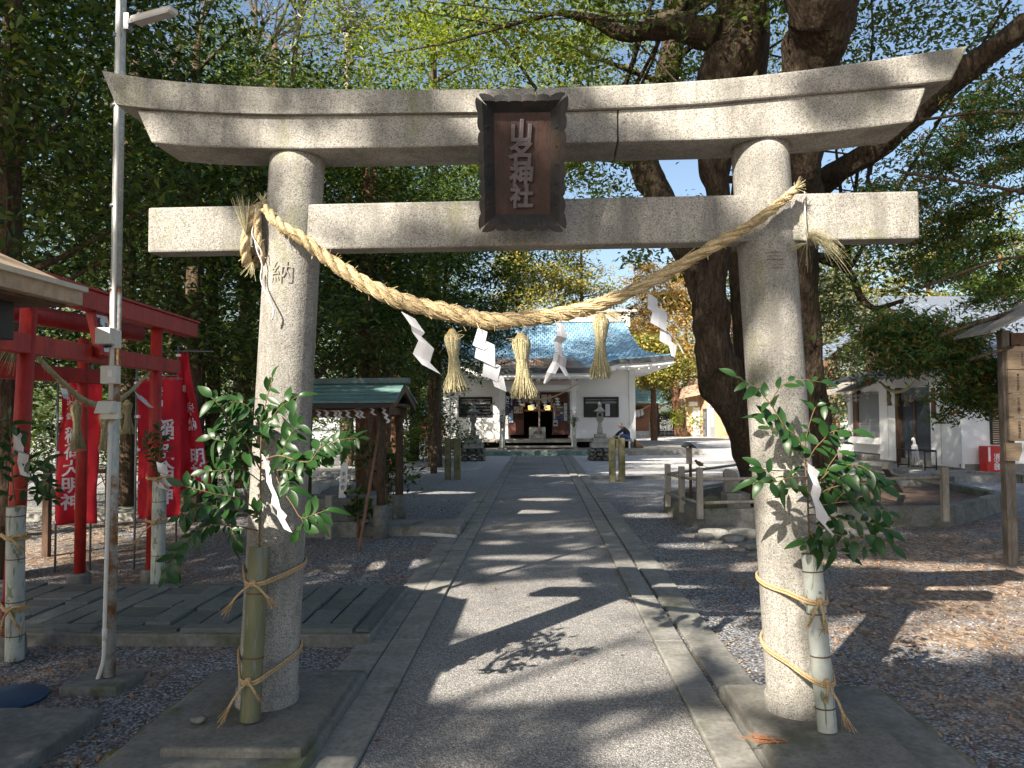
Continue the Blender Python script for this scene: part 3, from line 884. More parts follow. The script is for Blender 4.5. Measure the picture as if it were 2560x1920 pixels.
def hull_loop(c1, r1, c2, r2, n=40):
    """closed path round two circles seen from above"""
    pts = []
    for i in range(n):
        a = 2*PI*i/n; u = Vector((math.cos(a), math.sin(a), 0))
        p1 = Vector(c1)+u*r1; p2 = Vector(c2)+u*r2
        pts.append(p1 if p1.dot(u) > p2.dot(u) else p2)
    out = []
    for i in range(n):
        a, c = pts[i], pts[(i+1) % n]
        k = max(1, int((c-a).length/.03))
        out += [a.lerp(c, j/k) for j in range(k)]
    return out
def tie(label, c1, r1, c2, r2, z1, z2, kr, tails, grp='twine ties holding bamboo to the pillars'):
    """c1 pillar, c2 bamboo; tails = list of end offsets from the knot"""
    t = thing('twine_tie', label, 'twine', (c2[0], c2[1], z2), 0, grp)
    for k, dz in enumerate((0, -.012)):
        b = B(); lp = hull_loop((c1[0], c1[1], 0), r1+kr, (c2[0], c2[1], 0), r2+kr)
        ctr = Vector((c1[0], c1[1], 0)); dd = (Vector((c2[0], c2[1], 0))-ctr)
        P_ = []
        for p in lp:
            f = (p-ctr).dot(dd)/dd.length_squared
            P_.append(Vector((p.x, p.y, z1+(z2-z1)*max(-.6, min(1.2, f))+dz+.002*math.sin(p.x*60))))
        P_.append(P_[0])
        b.tube(P_, kr, 7, jit=.12); b.build('loop', TWINE, t, True)
    kn = Vector((c2[0], c2[1]-r2-kr*1.5, z2-.005))
    b = B(); b.rock(kn, (kr*2.6, kr*2.0, kr*2.6), 3, 2); b.build('knot', TWINE, t, True)
    b = B(); b.rock(kn.lerp(Vector((c1[0], c1[1]-r1, z1)), .35), (kr*2.0, kr*1.8, kr*2.0), 5, 2); b.build('knot', TWINE, t, True)
    for i, tl in enumerate(tails):
        e = kn+Vector(tl); m = kn.lerp(e, .55)+Vector((0, -.012, .012))
        b = B(); b.tube(spline([kn, m, e], 8), [kr*.9]*7+[kr*1.1], 7, jit=.15)
        fan(b, m.lerp(e, .4), (e-m), 26, (e-m).length*1.15+.02, .14, .0016, .0, 3)
        b.build('tail', TWINE, t, True)
    return t
def pc(P_, z):
    f = (z-P_[0].z)/(P_[1].z-P_[0].z); v = P_[0].lerp(P_[1], f); return tw(v)
def bc(p, q, z): return p.lerp(q, (z-p.z)/(q.z-p.z))
for lab, P_, b0, b1, rb, zb_, zp, tails in (
    ('upper twine tie with bow on the left pillar of the granite gate', LP, LB0, LB1, .049, .80, .835, [(-.10, -.03, -.10), (.09, -.03, -.07)]),
    ('lower twine tie with bow on the left pillar of the granite gate', LP, LB0, LB1, .049, .345, .40, [(-.09, -.03, -.14), (.05, -.03, -.05)]),
    ('upper twine tie on the right pillar of the granite gate', RP, RB0, RB1, .045, .73, .77, [(-.05, -.03, -.07), (.01, -.03, -.09)]),
    ('lower twine tie with a long tail on the right pillar of the granite gate', RP, RB0, RB1, .045, .37, .45, [(.07, -.03, -.16), (-.01, -.03, -.05)])):
    c1 = pc(P_, zp); c2 = bc(b0, b1, zb_)
    tie(lab, c1, .150, c2, rb, zp, zb_, .0065, tails)

# ------------------------------------------------------------------ sakaki branches
def leaf_me(name, L, W, curl, seed):
    q = random.Random(seed); b = B(); rows = []
    N = 6
    for i in range(N+1):
        t = i/N; w_ = W*math.sin(PI*min(1, t*.98+.01))**.75*(1-.25*t)
        z = -curl*t*t*L
        rows.append([(-w_, t*L, z+w_*.28), (0, t*L, z), (w_, t*L, z+w_*.28)])
    b.grid(rows, s=True)
    me = bpy.data.meshes.new(name)
    me.from_pydata(b.v, [], b.f); me.materials.append(F_SAK)
    me.polygons.foreach_set('use_smooth', [True]*len(b.f)); return me
LEAVES = [leaf_me('leaf', .088, .021, .35, 1), leaf_me('leaf', .078, .019, .1, 2), leaf_me('leaf', .072, .022, .6, 3), leaf_me('leaf', .062, .0165, .25, 4), leaf_me('leaf', .085, .017, .9, 5), leaf_me('leaf', .080, .023, -.25, 6)]
STEM = flat('twig_bark', (.16, .10, .05), .7)
def sakaki(label, base, stems, group=None, nm='sakaki_branch', sc=1.0, den=.60, leaf_budget=260, cat='branch'):
    """stems: list of (points, radius, leaf spacing, leaf start fraction)"""
    t = thing(nm, label, cat, base, 0, group)
    cnt = 0
    for pts, r, spc, f0 in stems:
        C = spline(pts, 24)
        b = B(); b.tube(C, list(np.linspace(r, r*.35, 24)), 6); b.build('stem', STEM, t, True)
        if spc <= 0: continue
        L = sum((C[i+1]-C[i]).length for i in range(23))
        n = int(L*(1-f0)/(spc*den)); sd = 1
        for k in range(n+1):
            f = f0+(1-f0)*k/max(1, n); u = f*22.999; i = int(u); p = C[i].lerp(C[i+1], u-i)
            tan = (C[i+1]-C[i]).normalized(); sd = -sd
            side = tan.cross(Vector((0, -.75, .66))).normalized()*sd
            d = (tan*rnd.uniform(.35, .8)+side*rnd.uniform(.7, 1.0)+Vector((rnd.gauss(0, .22), rnd.gauss(0, .25), rnd.gauss(-.12, .22)))).normalized()
            if k == n: d = (tan+Vector((rnd.gauss(0, .1),)*3)).normalized()
            nz = (Vector((rnd.gauss(0, .38), -.80+rnd.gauss(0, .33), .62))).normalized()
            x = d.cross(nz).normalized(); z = x.cross(d)
            o = mk('leaf', LEAVES[rnd.randrange(len(LEAVES))], t)
            s_ = rnd.uniform(.66, 1.22)*sc
            M_ = Matrix((x, d, z)).transposed()
            o.matrix_local = Matrix.Translation(p-Vector(base)) @ M_.to_4x4() @ Matrix.Diagonal((s_, s_, s_, 1))
            cnt += 1
    return t
def wz(x, y, off): return tw(tp(x, y, off))
S0 = LB1+Vector((.0, 0, -.03))
def sz(x, y): return (420+x*.3617, 900+y*.3617)
def st(L, r, spc, f0=.25):
    return ([wz(*sz(x, y), o) for x, y, o in L], r, spc, f0)
Lst = [([S0]+[wz(*sz(x, y), o) for x, y, o in [(635, 1100, -.18), (640, 850, -.20), (645, 520, -.22), (670, 330, -.24), (720, 130, -.26)]], .0055, .042, .48),
       st([(640, 760, -.2), (530, 560, -.27), (440, 450, -.32), (370, 330, -.36), (300, 260, -.38)], .004, .026, .2),
       st([(640, 620, -.2), (560, 470, -.22), (450, 370, -.24), (360, 300, -.25)], .003, .027),
       st([(650, 480, -.2), (740, 370, -.26), (800, 310, -.3), (900, 250, -.33)], .003, .032),
       st([(640, 700, -.2), (760, 660, -.3), (880, 690, -.36), (980, 700, -.38), (1060, 600, -.4), (1200, 550, -.42), (1320, 540, -.43)], .004, .025, .15),
       st([(640, 800, -.2), (780, 760, -.28), (900, 770, -.3), (1010, 690, -.33), (1120, 650, -.34)], .0035, .026, .2),
       st([(760, 790, -.26), (820, 830, -.3), (850, 900, -.32)], .002, .022),
       st([(760, 720, -.24), (820, 560, -.3), (900, 440, -.33)], .0025, .026),
       st([(730, 730, -.26), (770, 860, -.3), (860, 1000, -.32), (920, 1090, -.33), (1000, 1070, -.34), (1090, 1040, -.34)], .0035, .030, .62),
       st([(920, 1090, -.33), (935, 1140, -.33), (900, 1190, -.33)], .002, .024, .1),
       st([(640, 840, -.2), (520, 760, -.26), (400, 760, -.3), (260, 770, -.33)], .003, .024, .2),
       st([(630, 1050, -.18), (500, 960, -.3), (350, 930, -.38), (220, 900, -.42), (110, 870, -.44)], .004, .024, .22),
       st([(625, 1090, -.18), (480, 1040, -.3), (330, 1010, -.38), (200, 1020, -.42), (80, 1080, -.45)], .004, .023, .25),
       st([(625, 1180, -.18), (480, 1150, -.3), (330, 1140, -.38), (220, 1170, -.42), (120, 1260, -.46), (30, 1380, -.48), (-10, 1480, -.49)], .004, .024, .15),
       st([(430, 1150, -.34), (450, 1200, -.36), (480, 1250, -.36)], .002, .024),
       st([(640, 1110, -.18), (610, 1080, -.22), (600, 1040, -.24)], .002, .03),
       st([(600, 560, -.22), (500, 520, -.3), (400, 560, -.34), (300, 540, -.36)], .003, .024, .2),
       st([(600, 640, -.22), (520, 640, -.3), (430, 620, -.34)], .0025, .026),
       st([(640, 500, -.22), (600, 380, -.28), (520, 300, -.32), (420, 290, -.34)], .003, .026),
       st([(650, 560, -.22), (640, 440, -.28), (700, 440, -.3)], .002, .03),
       ]
sakaki('leafy sakaki branch with glossy leaves in the dark green bamboo vase', LB1, Lst)
S1 = RB1+Vector((0, 0, -.03))
def ry(x, y): return (1600+x*.3014, 1000+y*.3014)
def rt(L, r, spc, f0=.2):
    return ([wz(*ry(x, y), o) for x, y, o in L], r, spc, f0)
Rst = [([S1]+[wz(*ry(x, y), o) for x, y, o in [(1400, 1050, -.2), (1390, 800, -.22), (1370, 560, -.24), (1320, 330, -.27), (1200, 230, -.30), (1060, 150, -.33)]], .0055, .045, .5),
       rt([(1330, 450, -.25), (1250, 330, -.3), (1130, 260, -.33), (1030, 200, -.35)], .003, .036),
       rt([(1200, 230, -.3), (1100, 60, -.33), (1000, -60, -.35), (940, -120, -.36), (800, -190, -.37)], .003, .034, .15),
       rt([(1080, 20, -.33), (1180, -120, -.34), (1330, -170, -.34), (1500, -150, -.33)], .003, .034, .25),
       rt([(1380, 640, -.24), (1260, 640, -.3), (1120, 680, -.33), (970, 670, -.35)], .003, .032, .35),
       rt([(1120, 680, -.33), (1060, 600, -.34), (1010, 560, -.34)], .002, .026, .2),
       rt([(1380, 700, -.24), (1300, 700, -.3), (1230, 740, -.32)], .0025, .03),
       rt([(1370, 560, -.24), (1440, 420, -.28), (1520, 330, -.3), (1600, 260, -.32), (1760, 260, -.34)], .003, .030, .2),
       rt([(1360, 420, -.25), (1400, 220, -.28), (1470, 40, -.3), (1560, 60, -.31)], .003, .034, .3),
       rt([(1390, 800, -.22), (1520, 640, -.28), (1620, 560, -.3), (1800, 540, -.33), (1930, 600, -.35)], .0038, .026, .15),
       rt([(1390, 850, -.22), (1560, 740, -.28), (1720, 700, -.32), (1880, 690, -.34), (1990, 720, -.36)], .0038, .025, .12),
       rt([(1390, 900, -.22), (1580, 860, -.3), (1760, 840, -.33), (1900, 870, -.35), (2060, 930, -.37)], .004, .024, .12),
       rt([(1395, 950, -.22), (1560, 960, -.3), (1720, 1000, -.34), (1880, 1010, -.36), (2060, 1080, -.38)], .004, .024, .12),
       rt([(1395, 1000, -.22), (1500, 1050, -.3), (1620, 1110, -.34), (1760, 1160, -.36), (1900, 1240, -.38)], .004, .026, .15),
       rt([(1400, 1080, -.22), (1480, 1130, -.28), (1580, 1180, -.32), (1700, 1280, -.35)], .003, .028, .2),
       rt([(1760, 1160, -.36), (1860, 1120, -.37), (1960, 1130, -.38), (2080, 1200, -.39)], .003, .03, .2),
       rt([(1400, 1100, -.2), (1390, 1160, -.24), (1370, 1200, -.26)], .0025, .022, .1),
       rt([(1410, 1100, -.2), (1460, 1170, -.25), (1520, 1210, -.27)], .0025, .022, .1),
       rt([(1500, 700, -.26), (1560, 560, -.3), (1640, 440, -.32), (1700, 330, -.33)], .003, .028, .2),
       rt([(1560, 760, -.28), (1660, 640, -.31), (1780, 600, -.33)], .0025, .026, .2),
       rt([(1600, 880, -.3), (1680, 780, -.33), (1800, 760, -.34)], .0025, .026, .2),
       ]
sakaki('leafy sakaki branch spreading right from the pale mottled bamboo vase', RB1, Rst, den=.82)
Gk = 'paper streamers on the sakaki branches'
ribbon('paper_streamer', 'white zigzag paper streamer hung in the left sakaki branch', [wz(*sz(x, y), o) for x, y, o in [(650, 650, -.30), (690, 740, -.31), (700, 850, -.32), (740, 940, -.32), (745, 1010, -.34), (790, 1060, -.33), (780, 1090, -.35), (830, 1180, -.34)]], [Vector((.016, -.004, -.006))*k for k in (.3, .8, .9, .9, 1.5, 1.5, 1.3, 1.3)], PAPER, Gk)
ribbon('paper_streamer', 'white zigzag paper streamer hung in the right sakaki branch', [wz(*ry(x, y), o) for x, y, o in [(1330, 480, -.32), (1440, 560, -.34), (1430, 620, -.32), (1470, 720, -.34), (1450, 800, -.32), (1510, 930, -.34), (1500, 1000, -.33), (1600, 1120, -.34)]], [Vector((.019, -.004, -.015))*k for k in (.5, 1.3, 1.0, .9, .9, 1.5, 1.0, .7)], PAPER, Gk)
b = B()
for P_ in (RP,):
    c = pc(P_, 1.33)
    b.tube([Vector((c.x+.153*math.cos(a), c.y+.153*math.sin(a), 1.33+.008*math.sin(a))) for a in np.linspace(0, 2*PI, 40)], .0022, 5)
tag(b.build('wire_loop', WIRE, base=pc(RP, 1.33)), 'thin white wire wound round the right pillar of the granite gate', 'wire')
# ------------------------------------------------------------------ lamp pole on the left
pb = gp(273, 1690, .06); ptp = ap(303, 0, pb.y)
po = thing('lamp_pole', 'slim grey steel lamp pole with rusted foot, conduit and switch boxes', 'lamp pole', (pb.x, pb.y, 0))
b = B(); b.cub(pb.x-.20, pb.x+.14, pb.y-.17, pb.y+.15, -.03, .055); b.build('concrete_foot', CONC_MOSS, po, True, bevel=.01)
top = pb+(ptp-pb)*1.35
b = B(); b.tube([pb, pb+(top-pb)*.42], [.034, .033], 16); b.build('lower_pole', RUSTY, po, True)
b = B(); b.tube([pb+(top-pb)*.42, top], [.031, .029], 16); b.build('upper_pole', GALV, po, True)
def on(px, py, off=0): return ap(px, py, pb.y+off)
b = B(); b.tube(spline([on(236, 1733, -.03), on(242, 1705, -.03), on(258, 1655, -.035), on(261, 1600, -.035)], 10)+[on(272, 1200, -.035), on(278, 1060, -.035)], .0125, 10)
b.tube([on(262, 1600, -.035), on(262, 1570, -.035)], .016, 10)
b.build('conduit', PLASTIC, po, True)
b = B(); b.tube([on(277, 1000, -.035), on(280, 900, -.035), on(283, 830, -.035), on(294, 300, -.03), on(299, -120, -.03)], .0125, 10); b.build('conduit', PLASTIC, po, True)
for y in (92, 265, 515, 723, 1085, 1303, 1536):
    f = (1690-y)/1690; x = 270+30*f
    p = on(x, y, -.0); b = B(); b.tube([p-Vector((0, 0, .008)), p+Vector((0, 0, .008))], .036, 16)
    b.build('clamp_band', STEEL, po, True)
def boxpart(nm, x0, x1, y0, y1, d, mat, off=-.05):
    a, c = on(x0, y0, off), on(x1, y1, off)
    b = B(); b.cub(a.x, c.x, off+pb.y-d, off+pb.y+.01, c.z, a.z); return b.build(nm, mat, po, True, bevel=.006)
s1 = boxpart('sensor_box', 255, 292, 822, 862, .075, PLASTIC); boxpart('box_back', 291, 302, 826, 872, .05, PLASTIC, -.02)
a = on(261, 863, -.06); b = B(); b.lathe([(.02, -.012), (.028, 0)], 14, (a.x+.035, a.y-.03, a.z-.004)); b.build('sensor_lens', BLACK, po, True)
boxpart('switch_box', 262, 300, 915, 960, .05, PLASTIC); boxpart('switch_rocker', 270, 281, 925, 944, .008, WHITE, -.103)
a, c = on(253, 1003, -.05), on(298, 1048, -.05)
b = B(); b.prism([(pb.y-.05, a.z), (pb.y-.09, a.z), (pb.y-.13, c.z+.035), (pb.y-.05, c.z+.035)], a.x, c.x-.012, 'x'); b.build('socket_cover', PLASTIC, po, True, bevel=.005)
b = B(); b.cub(a.x+.002, c.x, pb.y-.055, pb.y-.03, c.z, a.z-.004); b.build('socket_plate', PLASTIC, po, True, bevel=.004)
# floodlight arm at the top
b = B(); b.beam(on(335, 52, -.02), on(436, 25, -.12), .075, .035); b.build('floodlight', PLASTIC, po, True, bevel=.012)
b = B(); b.beam(on(340, 58, -.03), on(430, 33, -.12), .06, .012); b.build('floodlight_glass', flat('milky_glass', (.45, .46, .46), .3), po, True)
b = B(); b.beam(on(306, 60, 0), on(338, 52, -.03), .03, .03); b.cub(on(316, 0).x, on(328, 0).x, pb.y-.03, pb.y+.02, on(320, 78).z, on(320, 38).z); b.build('lamp_bracket', STEEL, po, True)

# ------------------------------------------------------------------ kiosk with a roof at the far left (its corner shows)
kio = thing('roofed_kiosk', 'brown sheet metal roof corner of a small kiosk at the left edge', 'kiosk', (-3.4, 2.6, 0))
zc = 2.28
b = B()
xe, y0, y1 = -2.44, 1.0, 4.02
b.prism([(xe, zc-.085), (xe, zc), (-3.6, zc+.52), (-4.75, zc), (-4.75, zc-.085), (-4.68, zc-.085), (-3.6, zc+.40), (xe-.07, zc-.085)], y0, y1, 'y')
b.build('roof', BROWNMETAL, kio, True, bevel=.004)
b = B(); b.cub(xe-.004, xe+.022, y0-.01, y1+.012, zc-.012, zc+.014); b.build('drip_edge', flat('bright_metal_edge', (.55, .50, .42), .4, .3), kio, True)
b = B(); b.cub(-4.70, xe-.06, y0+.05, y1-.05, zc-.10, zc-.085); b.build('soffit', DWOOD, kio, True)
for x in (-2.95, -4.3):
    for y in (1.5, 3.45):
        b = B(); b.cub(x-.05, x+.05, y-.05, y+.05, .07, zc-.09); b.build('post', DWOOD, kio, True)
b = B(); b.cub(-4.35, -2.92, 3.38, 3.5, zc-.27, zc-.10); b.build('beam', DWOOD, kio, True)
b = B(); b.cub(-2.78, -2.66, 3.62, 3.80, zc-.29, zc-.10); b.build('hanging_box', BLACK, kio, True, bevel=.006)
b = B(); b.cub(-4.3, -2.97, 1.52, 3.4, .8, .86); b.build('counter', DWOOD, kio, True)

# ------------------------------------------------------------------ red gates on the left
R1a, R1b = Vector((-3.56, 5.10, 0)), Vector((-3.71, 7.29, 0))
def red_gate(label, a, c, zt, round_top, r=.056, stones=True):
    t = thing('red_gate', label, 'torii gate', (a+c)/2)
    d = (c-a).normalized()
    for p, sgn in ((a, 1), (c, -1)):
        b = B(); base = p; tp_ = p+d*sgn*.07+Vector((.05, 0, zt-.14))
        b.tube([base+Vector((0, 0, .12)), tp_], [r, r*.94], 18); b.build('pillar', RED, t, True)
        if stones:
            b = B(); b.lathe([(.105, -.02), (.10, .13), (.085, .145)], 12, base); b.build('footing', CONC_MOSS, t, True, bevel=.012)
    up = Vector((.05, 0, 0))
    e0, e1 = a-d*.78+up, c+d*.80+up
    if round_top:
        b = B(); b.tube([e0+Vector((0, 0, zt)), e1+Vector((0, 0, zt))], .085, 20); b.build('top_log', RED, t, True)
    else:
        b = B(); b.beam(e0+Vector((0, 0, zt-.075)), e1+Vector((0, 0, zt-.075)), .13, .15); b.build('top_beam', RED, t, True, bevel=.006)
        b = B(); b.beam(e0-d*.02+Vector((0, 0, zt+.012)), e1+d*.02+Vector((0, 0, zt+.012)), .17, .022); b.build('cap_board', RED, t, True, bevel=.004)
    b = B(); b.beam(a-d*.42+up+Vector((0, 0, zt-.49)), c+d*.42+up+Vector((0, 0, zt-.49)), .075, .135); b.build('tie_beam', RED, t, True, bevel=.005)
    return t
rg = red_gate('front vermilion wooden gate standing over the tiled side path', R1a, R1b, 2.59, False)
red_gate('second vermilion gate with a round log top, behind the front red gate', Vector((-4.45, 5.0, 0)), Vector((-4.30, 7.10, 0)), 2.47, True, .05)
red_gate('third vermilion gate, deepest in the row of red gates', Vector((-5.6, 4.9, 0)), Vector((-5.45, 7.0, 0)), 2.40, False, .05)
# white name board hung on the front red gate
PQ = Vector((-3.52, 6.10, 2.27))
nb = thing('shrine_name_board', 'white name board in a red frame hung on the front red gate', 'name board', PQ, math.radians(86))
TL_ = Matrix.Rotation(math.radians(-14), 3, 'X')
def nbp(x, y, z): return TL_ @ Vector((x*.86, y, z*.95))
for nm, (x0, x1, z0, z1, y0, y1), mt in (('panel', (-.11, .11, -.17, .17, .0, .02), WHITE), ('frame_side', (-.165, -.112, -.205, .205, -.03, .03), RED), ('frame_side', (.112, .165, -.205, .205, -.03, .03), RED), ('frame_top', (-.112, .112, .172, .21, -.03, .03), RED), ('frame_bottom', (-.112, .112, -.21, -.172, -.03, .03), RED)):
    b = B(); b.cub(x0, x1, y0, y1, z0, z1); b.v = [nbp(*p) for p in b.v]; b.build(nm, mt, nb, bevel=.004)
me = lettering('稲\n荷\n神\n社', .078, INK, nb, None, fn=lambda co: nbp(co.x-.045, -.004, co.y), name='lettering', bold=.002, line=.85)
me = lettering('正\n一\n位', .055, INK, nb, None, fn=lambda co: nbp(co.x+.055, -.004, co.y+.02), name='lettering', bold=.0015, line=.95)

def ip(px, py, y): return ap(px, py, y)
r2 = thing('straw_rope', 'thin twisted straw rope sagging across the front red gate', 'straw rope', (-3.3, 6.2, 1.6))
RR = [Vector((-3.40, 5.12, 2.05))]
c3 = lambda x, y: (x*.3978, 840+y*.3978)
RR = [ap(-40, 795, 5.0), ap(*c3(130, 10), 5.15), ap(*c3(260, 160), 5.35), ap(*c3(400, 300), 5.65), ap(*c3(500, 390), 5.9), ap(*c3(620, 435), 6.2), ap(*c3(720, 415), 6.5), ap(*c3(800, 365), 6.75), ap(*c3(890, 280), 7.0), ap(*c3(970, 195), 7.2)]
rope_parts(r2, RR, [.010, .013, .019, .024, .026, .026, .024, .020, .015, .010], 14, STRAWG, 120, 300)
fb = B(); fan(fb, RR[1]+Vector((.02, -.05, 0)), (-.2, -.4, -1), 40, .22, .25, .0013, .3); fan(fb, RR[1], (-.9, -.3, .1), 30, .2, .25, .0013, .5)
o = fb.build('straw_end', STRAWG, r2, True); o['kind'] = 'stuff'
Gt2 = 'straw tassels on the rope of the red gate'
for x, y, yb, d, lab in ((478, 405, 710, 5.75, 'left straw tassel on the thin rope of the red gate'), (655, 470, 720, 6.2, 'straw tassel half hidden behind the lamp pole boxes'), (800, 400, 610, 6.6, 'right straw tassel on the thin red gate rope, just right of the lamp pole')):
    p = ap(*c3(x, y), d); q = ap(*c3(x, yb), d)
    tassel(lab, p, p.z-q.z, .034, Gt2, 110, lean=.05)
Gs2 = 'paper streamers at the red gate'
ribbon('paper_streamer', 'white folded paper streamer on the right end of the red gate rope', [ap(*c3(x, y), d) for x, y, d in ((862, 360, 6.8), (890, 410, 6.78), (905, 390, 6.8), (915, 430, 6.78), (950, 435, 6.8))], Vector((.02, .02, -.025)), PAPER, Gs2)
ribbon('paper_streamer', 'small white paper streamer left of the left tassel on the red gate rope', [ap(*c3(x, y), d) for x, y, d in ((400, 330, 5.6), (408, 365, 5.58), (420, 395, 5.6))], Vector((.012, .02, -.004)), PAPER, Gs2)
ribbon('paper_streamer', 'white paper streamer hung among the dark leaves at the left edge', [ap(*c3(x, y), d) for x, y, d in ((100, 600, 4.9), (120, 650, 4.88), (115, 720, 4.9), (150, 740, 4.87), (140, 800, 4.9), (160, 880, 4.88))], Vector((.035, .0, -.01)), PAPER, Gs2)
ribbon('paper_streamer', 'white paper streamer hung low on the right pillar of the red gate', [ap(*c3(x, y), d) for x, y, d in ((1015, 800, 7.1), (1025, 860, 7.08), (1050, 880, 7.1), (1025, 960, 7.08))], Vector((.05, .0, -.015)), PAPER, Gs2)
# bamboo vases at the red gate
BLr0, BLr1 = ap(90*.3978, 1600, 4.95), ap(*c3(115, 1075), 4.95)
BLr0 = Vector((BLr0.x-.01, 4.97, .02))
bv1 = bamboo_vase('grey bamboo vase tied to the left pillar of the front red gate', BLr0, ap(*c3(100, 1072), 4.95), .055, BAMB_R, (.16, .38, .66, .94))
BRr0, BRr1 = ap(*c3(990, 1500), 7.15), ap(*c3(1003, 905), 7.15); BRr0.z = .0
bv2 = bamboo_vase('grey bamboo vase tied to the right pillar of the front red gate', BRr0, BRr1, .062, BAMB_R, (.3, .62, .8))
def rpil(a, c, zt, z):
    d = (c-a).normalized(); return a+d*.07*z/2.4+Vector((.05*z/2.4, 0, z))
GT = 'twine ties on the red gate'
for lab, pil, q0, q1, rb, z, tails in (
    ('upper twine tie on the left red gate pillar', R1a, BLr0, BLr1, .055, .82, [(.09, -.02, .02), (.08, -.02, -.05)]),
    ('lower twine tie on the left red gate pillar', R1a, BLr0, BLr1, .055, .36, [(.10, -.02, .03), (.07, -.02, -.09), (-.03, -.02, -.10)]),
    ('upper twine tie on the right red gate pillar', R1b, BRr0, BRr1, .062, 1.02, [(.10, -.02, -.06), (.12, -.02, .02)]),
    ('lower twine tie on the right red gate pillar', R1b, BRr0, BRr1, .062, .62, [(-.15, -.03, -.16), (.08, -.02, .05)])):
    c2 = bc(q0, q1, z); tie(lab, pil+Vector((.01, 0, z)), .06, c2, rb, z, z, .0085, tails, GT)
# dark sakaki at the left red pillar
base = ap(*c3(100, 1080), 4.95)
def lt(L, r, spc, f0=.15): return ([ap(*c3(x, y), d) for x, y, d in L], r, spc, f0)
sakaki('dark sakaki branch in the bamboo vase at the left red pillar', base, [
    lt([(100, 1070, 4.95), (80, 900, 4.93), (70, 700, 4.9), (60, 500, 4.88)], .005, .05, .3),
    lt([(90, 900, 4.93), (180, 860, 4.9), (260, 900, 4.88), (350, 960, 4.86)], .003, .035),
    lt([(80, 800, 4.92), (180, 780, 4.9), (250, 820, 4.88), (310, 780, 4.86)], .003, .04),
    lt([(90, 960, 4.93), (180, 970, 4.9), (260, 1000, 4.88), (330, 1030, 4.86)], .003, .038),
    lt([(70, 700, 4.9), (20, 640, 4.86), (-40, 620, 4.84)], .003, .04),
    lt([(65, 600, 4.9), (100, 560, 4.88), (150, 620, 4.86)], .003, .04),
    lt([(80, 760, 4.92), (30, 780, 4.88), (-30, 820, 4.86)], .003, .036),
    lt([(90, 1000, 4.93), (50, 1000, 4.9), (0, 960, 4.88)], .003, .04)], sc=1.05)
base = BRr1
sakaki('dark sakaki sprig in the bamboo vase at the right red pillar', base, [
    lt([(1003, 900, 7.15), (1000, 800, 7.12), (1010, 650, 7.1), (1000, 560, 7.1)], .005, .04, .1),
    lt([(1003, 850, 7.14), (960, 760, 7.1), (920, 690, 7.08)], .003, .04), lt([(1003, 800, 7.14), (960, 680, 7.1), (930, 640, 7.08)], .003, .04),
    lt([(1003, 760, 7.12), (1050, 720, 7.1)], .003, .04)], sc=1.0)
# ------------------------------------------------------------------ banners
def banner(label, foot, topz, x0, wd, z0, z1, text, lines, face, seed, flap=0.0):
    """pole at foot; cloth hangs to the right of it; face = unit vector along the cloth width"""
    t = thing('banner', label, 'banner', foot, 0, 'red prayer banners beside the red gate')
    q = random.Random(seed); f = Vector(face).normalized()
    tilt = Vector((q.uniform(-.03, .03), q.uniform(-.02, .02), 0))
    b = B(); b.tube([(0, 0, -.02), (0, 0, topz)], .011, 8); b.build('pole', STEEL, t)
    b = B(); p0 = Vector((0, 0, z1+.02)); b.tube([p0-f*.03, p0+f*(wd+.03)], .007, 6); b.build('cross_bar', STEEL, t)
    nrm = f.cross(Vector((0, 0, 1)))
    if nrm.y > 0: nrm = -nrm
    ph = q.uniform(0, 6)
    def cl(u, v):
        k = 1-flap*(1-v)*(1 if u > 0 else 0)
        s = u*k
        return Vector((0, 0, z1+(z0-z1)*v))+f*(.015+wd*s)+nrm*(.038*math.sin(ph+8*u+2.6*v)*(.35+v)+.045*math.sin(4*v+ph)+.014*math.sin(15*u-5*v+ph)+.012*math.sin(19*v+6*u)+flap*.06*math.sin(9*v))
    b = B(); N = 34; b.grid([[cl(j/14, i/N) for j in range(15)] for i in range(N+1)]); b.build('cloth', REDC, t, solid=.0012)
    for i in range(5):
        v = .02+i*.24; p = cl(0, v); b = B(); b.cub(p.x-.025, p.x+.02, p.y-.015, p.y+.015, p.z-.015, p.z+.012); b.build('tie_tab', WHITEINK, t)
    for body, u0, v0, size, ln in lines:
        n = len(body)
        L = text_me("\n".join(body), size, bold=size*.022, line=ln)
        L.materials.clear(); L.materials.append(WHITEINK)
        for vtx in L.vertices:
            u = u0+vtx.co.x/wd; v = v0-vtx.co.y/(z1-z0)
            vtx.co = cl(u, v)+nrm*.004
        mk('lettering', L, t)
    return t
def bfoot(x, y): p = gp(*c3(x, y)); return (p.x, p.y, 0)
fc = (.93, .36, 0)
DM = '稲荷大明神'
banner('red banner with large white characters, left of the second red gate pillar', bfoot(345, 1490), 2.15, 0, .40, .50, 1.97, '', [(DM, .36, .62, .175, .98), ('正一位', .22, .2, .075, 1.0), ('奉納', .45, .13, .10, 1.0)], (.97, .22, 0), 1)
banner('red banner with white characters, between the second red gate pillar and the lamp pole', bfoot(565, 1470), 2.16, 0, .34, .58, 2.02, '', [(DM, .50, .62, .16, .98), ('正一位', .75, .2, .07, 1.0), ('奉納', .35, .12, .09, 1.0)], (-.75, .5, 0), 5, .0)
banner('red banner half hidden behind the right pillar of the front red gate', bfoot(843, 1470), 2.15, 0, .42, .52, 1.98, '', [(DM, .62, .6, .19, .95), ('奉納', .45, .13, .12, 1.0)], fc, 3)
banner('short red banner right behind the right pillar of the front red gate', (-4.86, 9.6, 0), 2.3, 0, .26, .9, 2.10, '', [(DM, .6, .55, .13, .98)], (.98, .2, 0), 4)
